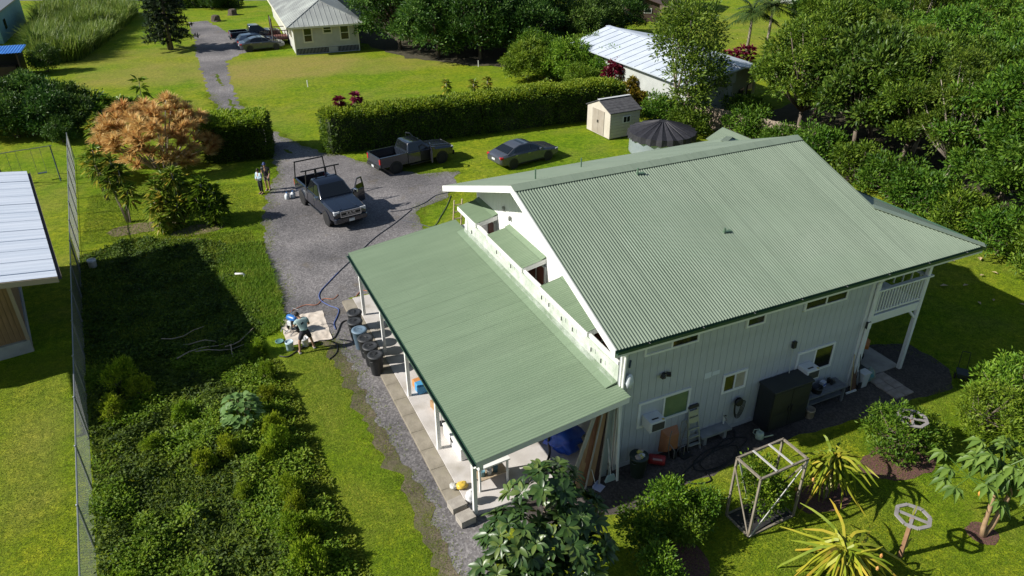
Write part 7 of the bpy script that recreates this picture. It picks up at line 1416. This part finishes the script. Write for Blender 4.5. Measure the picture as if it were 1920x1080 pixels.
# ---- weeds of the overgrown lot: a mounded mat of small leaves
def mound(x, y): 
    a = mnoise.noise(Vector((x*.55, y*.55, 1.)))*.55+mnoise.noise(Vector((x*1.4, y*1.4, 4.)))*.35+mnoise.noise(Vector((x*3.2, y*3.2, 9.)))*.16
    e = min(1, max(0, (-4.0-x)/1.6)); f = min(1, max(.25, (14.5-y)/4.5)); return max(.05, .16+a*1.15)*(.35+.65*e)*f
LOT = [(-11.0, 13.6), (-10.5, 7), (-10.15, 1), (-10.0, -4), (-3.7, -4), (-4.0, 0), (-4.1, 4), (-4.2, 8), (-4.5, 11), (-4.7, 13.0), (-7, 13.4), (-9, 13.2)]
def weed_mat(name, poly, n, hs, L, lm, seed, label, fall=1.0):
    rng = np.random.default_rng(seed); p = poly_pts(poly, n, rng); cc = np.array(poly).mean(0); edge = np.ones(n)
    h = np.array([mound(a, b) for a, b in p])*hs
    g = np.array([[mound(a+.15, b)-mound(a-.15, b), mound(a, b+.15)-mound(a, b-.15)] for a, b in p])*hs/.3
    nn = unit(np.concatenate([-g*1.2, np.ones((n, 1))], 1)); P = np.concatenate([p, (h*rng.uniform(.45, 1.05, n))[:, None]], 1); D = (nn*.3+rng.normal(size=(n, 3))*.7)*np.array([1, 1, .3]); N = nn*1.2+rng.normal(size=(n, 3))*.4+np.array([-.25, 0, 0]); l = rng.uniform(.5, 1.4, n)*L
    V, F = leaves(P, D, N, l, l*.55); o = link(np_mesh(name, V, F, lm), name); o['kind'] = 'stuff'; o['label'] = label; return o
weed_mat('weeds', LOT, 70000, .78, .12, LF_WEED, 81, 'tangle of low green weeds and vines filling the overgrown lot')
tree_kind('weedbush', 67, rl2(101, 10, .6, .8, -.2, (.15, .28)), 130, 18, .07, .12, .5, BRI, .02, BARK, 3, .2, -.1)
wb = [(-4.3, 9.7, .7), (-4.55, 6.3, .8), (-4.6, 5.5, .9), (-4.6, 3.2, .8), (-4.5, 1.2, .8), (-4.65, 2.4, .7), (-5.1, 1.2, 1.0), (-4.9, .1, 1.0), (-5.3, 4.9, .7), (-6.4, 5.9, .8), (-7.2, 5.6, .75), (-9.6, 11.4, 1.2), (-9.9, 9.8, 1.0), (-8.9, 10.6, 1.0), (-7.6, 8.6, .8), (-6.2, 3.8, .6), (-4.5, 8.4, .8), (-8.7, 7.2, .8), (-4.4, 11.6, .8), (-9.4, 1.4, .8)]
def WL(j, x, y):
    side = 'along the mown strip' if x > -4.7 else ('along the chain-link fence' if x < -8.6 else 'in the middle of the lot'); same = sorted([q for q in wb if (q[0] > -4.7) == (x > -4.7) and (q[0] < -8.6) == (x < -8.6)], key=lambda q: q[1])
    i = [q[:2] for q in same].index((x, y)); return 'bright green weed clump %s, %s from the bottom edge' % (side, ORD[i])
for j, (x, y, s) in enumerate(wb): plant('weedbush', 'weed_clump', WL(j, x, y), 'weed', x-(.25 if x > -4.7 else 0), y, s*.7, j, 'bright weed clumps in the overgrown lot', s*(1.15 if j < 12 else .9))
tuft_field('weed_grass', LOT, 9000, .42, .03, GRASSB, .6, 2, 80, .5, .6, label='wiry grass growing through the weeds of the lot')
rng = np.random.default_rng(181); n = 2500; c = poly_pts(LOT, int(n*2.2), rng); sel = np.array([mnoise.noise(Vector((a*.5, b*.5, 2.)))+.35*mnoise.noise(Vector((a*1.7, b*1.7, 7.)))+(.35 if a > -4.9 else 0)-(.12 if a < -6 else 0) for a, b in c]); c = c[np.argsort(-sel)[:n]]
hb = np.array([mound(a, b) for a, b in c])*.78; k = 20; P = np.repeat(np.concatenate([c, hb[:, None]], 1), k, 0); m_ = len(P); off = rng.normal(size=(m_, 3))*np.array([.11, .11, .07])+np.array([0, 0, .05]); l = rng.uniform(.5, 1.25, m_)*.11
V, F = leaves(P+off, (unit(off)+rng.normal(size=(m_, 3))*.3)*np.array([1, 1, .3]), rng.normal(size=(m_, 3))*.35+np.array([-.3, 0, 1.]), l, l*.55); o = link(np_mesh('weed_sprigs', V, F, BRI), 'weed_sprigs'); o['kind'] = 'stuff'; o['label'] = 'leafy sprigs on top of the weeds, coloured bright as sunlit tips'  # brighter leaf colour stands in for sun on the weed tips
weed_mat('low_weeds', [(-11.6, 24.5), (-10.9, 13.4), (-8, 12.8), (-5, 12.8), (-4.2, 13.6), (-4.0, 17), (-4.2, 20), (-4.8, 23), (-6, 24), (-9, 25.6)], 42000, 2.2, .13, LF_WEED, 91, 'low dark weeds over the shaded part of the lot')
weed_mat('verge_weeds', [(-5.0, 11.5), (-3.95, 10.8), (-3.7, 6), (-3.6, 2), (-3.3, -3.5), (-4.9, -3.5), (-5.1, 4)], 30000, .75, .09, BRI, 92, 'bright weeds along the edge of the mown strip')
SHADE = [(-11.6, 24.5), (-10.9, 13.4), (-8, 12.2), (-5, 12.6), (-3.9, 13.6), (-3.7, 17), (-3.4, 20), (-3.2, 24), (-5, 24.5), (-9, 25.6)]
tuft_field('rough_grass', SHADE, 26000, .30, .028, GRASSB, .5, 2, 82, .5, .55, label='rough grass of the shaded part of the lot')
tuft_field('tall_grass', [(-5.0, 22.6), (-3.0, 22.4), (-3.0, 18), (-3.3, 13.4), (-4.2, 12.8), (-4.6, 16), (-5.4, 19)], 14000, .48, .035, GRASSB, .5, 2, 83, .5, .5, label='tall bright grass along the edge of the gravel')
tuft_field('lawn_grass', [(-11.4, 33.5), (-7, 34), (-4.4, 32), (-2.0, 31.5), (-2.6, 24), (-5, 24.2), (-11.6, 26)], 20000, .17, .025, GRASSB, .5, 2, 84, .5, .6, label='uneven grass around the ti plants')
# mown lawns close to the camera: short blades
tuft_field('lawn_grass', [(-3.7, 12.4), (-1.75, 11.3), (-1.65, 8), (-1.7, 4), (-1.4, 1), (-1.6, -2), (-1.8, -5), (-3.6, -5), (-3.7, 1), (-3.8, 8)], 42000, .085, .018, GRASSB, .5, 1, 85, .5, .7, label='mown grass strip between the lot and the gravel')
tuft_field('lawn_grass', [(-.2, -5), (.4, -1.4), (3.6, -2.0), (6.9, -1.9), (11.2, -1.75), (16.6, -1.9), (19.4, -1.6), (25, -2), (24, -8), (14, -11), (4, -8)], 105000, .10, .022, GRASSB, .5, 1, 86, .5, .7, label='mown garden grass around the plant cage')
tuft_field('lawn_grass', [(-16, 15.5), (-11.3, 15.5), (-10.5, 4), (-10.1, -2), (-14, -2)], 36000, .07, .02, GRASSB, .5, 1, 87, .5, .7, label='mown neighbour lawn beside the chain-link fence')
tuft_field('lawn_grass', [(18.2, 1.8), (19.8, -1.2), (26, -1.5), (31, 3), (31.5, 16), (26, 18), (18.2, 13)], 50000, .09, .026, GRASSB, .5, 1, 88, .5, .7, label='mown grass between the house end and the wood')

# ---- grass creeping over the ragged edges of the gravel
def edge_tufts(name, poly, n, spread, h, seed, label, ymax=60):
    rng = np.random.default_rng(seed); A = np.array(poly); B = np.roll(A, -1, 0); ln = np.linalg.norm(B-A, axis=1); ok = (A[:, 1] < ymax) & (B[:, 1] < ymax) & ~((A[:, 0] > -.4) & (A[:, 1] < 14.7) & (A[:, 1] > -3)); pr = ln*ok; pr /= pr.sum()
    i = rng.choice(len(A), n, p=pr); t = rng.random(n)[:, None]; c = A[i]*(1-t)+B[i]*t; cl = np.array([mnoise.noise(Vector((a*.8, b*.8, 5))) for a, b in c]); c = c+rng.normal(size=(n, 2))*spread*(1+cl[:, None]*1.2); c = c[cl > -.25]
    k = 5; P = np.repeat(np.concatenate([c, np.zeros((len(c), 1))], 1), k, 0); m_ = len(P); P[:, :2] += rng.normal(size=(m_, 2))*.05; D = np.concatenate([rng.normal(size=(m_, 2))*.7, np.ones((m_, 1))], 1); V, F = blades(P, D, rng.uniform(.5, 1.2, m_)*h, np.full(m_, .024), .5, 1); o = link(np_mesh(name, V, F, GRASSB), name); o['kind'] = 'stuff'; o['label'] = label
edge_tufts('edge_grass', DRIVE, 12000, .28, .12, 90, 'grass creeping over the edges of the gravel drive')

# ---- dry leaves fallen on the lawn by the wood
dl = MB(); dl.v = [(0, 0, .02), (.12, .07, .06), (.30, .02, .03), (.14, -.07, .05)]; dl.f = [(0, 1, 2), (0, 2, 3)]; dlm = dl.mesh('fallen_leaf', mat('dry_leaf', (.40, .28, .16), (.48, .36, .22), 5, .8), fix=False)
for k in range(11): tag(link(dlm, 'fallen_leaf', None, (26.4+RNG.uniform(-1.2, 3.0), 3.2+RNG.uniform(-2.2, 2.6), .06), RNG.uniform(0, 6), RNG.uniform(.8, 1.6)), 'dry tan leaf fallen on the lawn between house and wood', 'leaf', 'dry leaves fallen on the lawn')
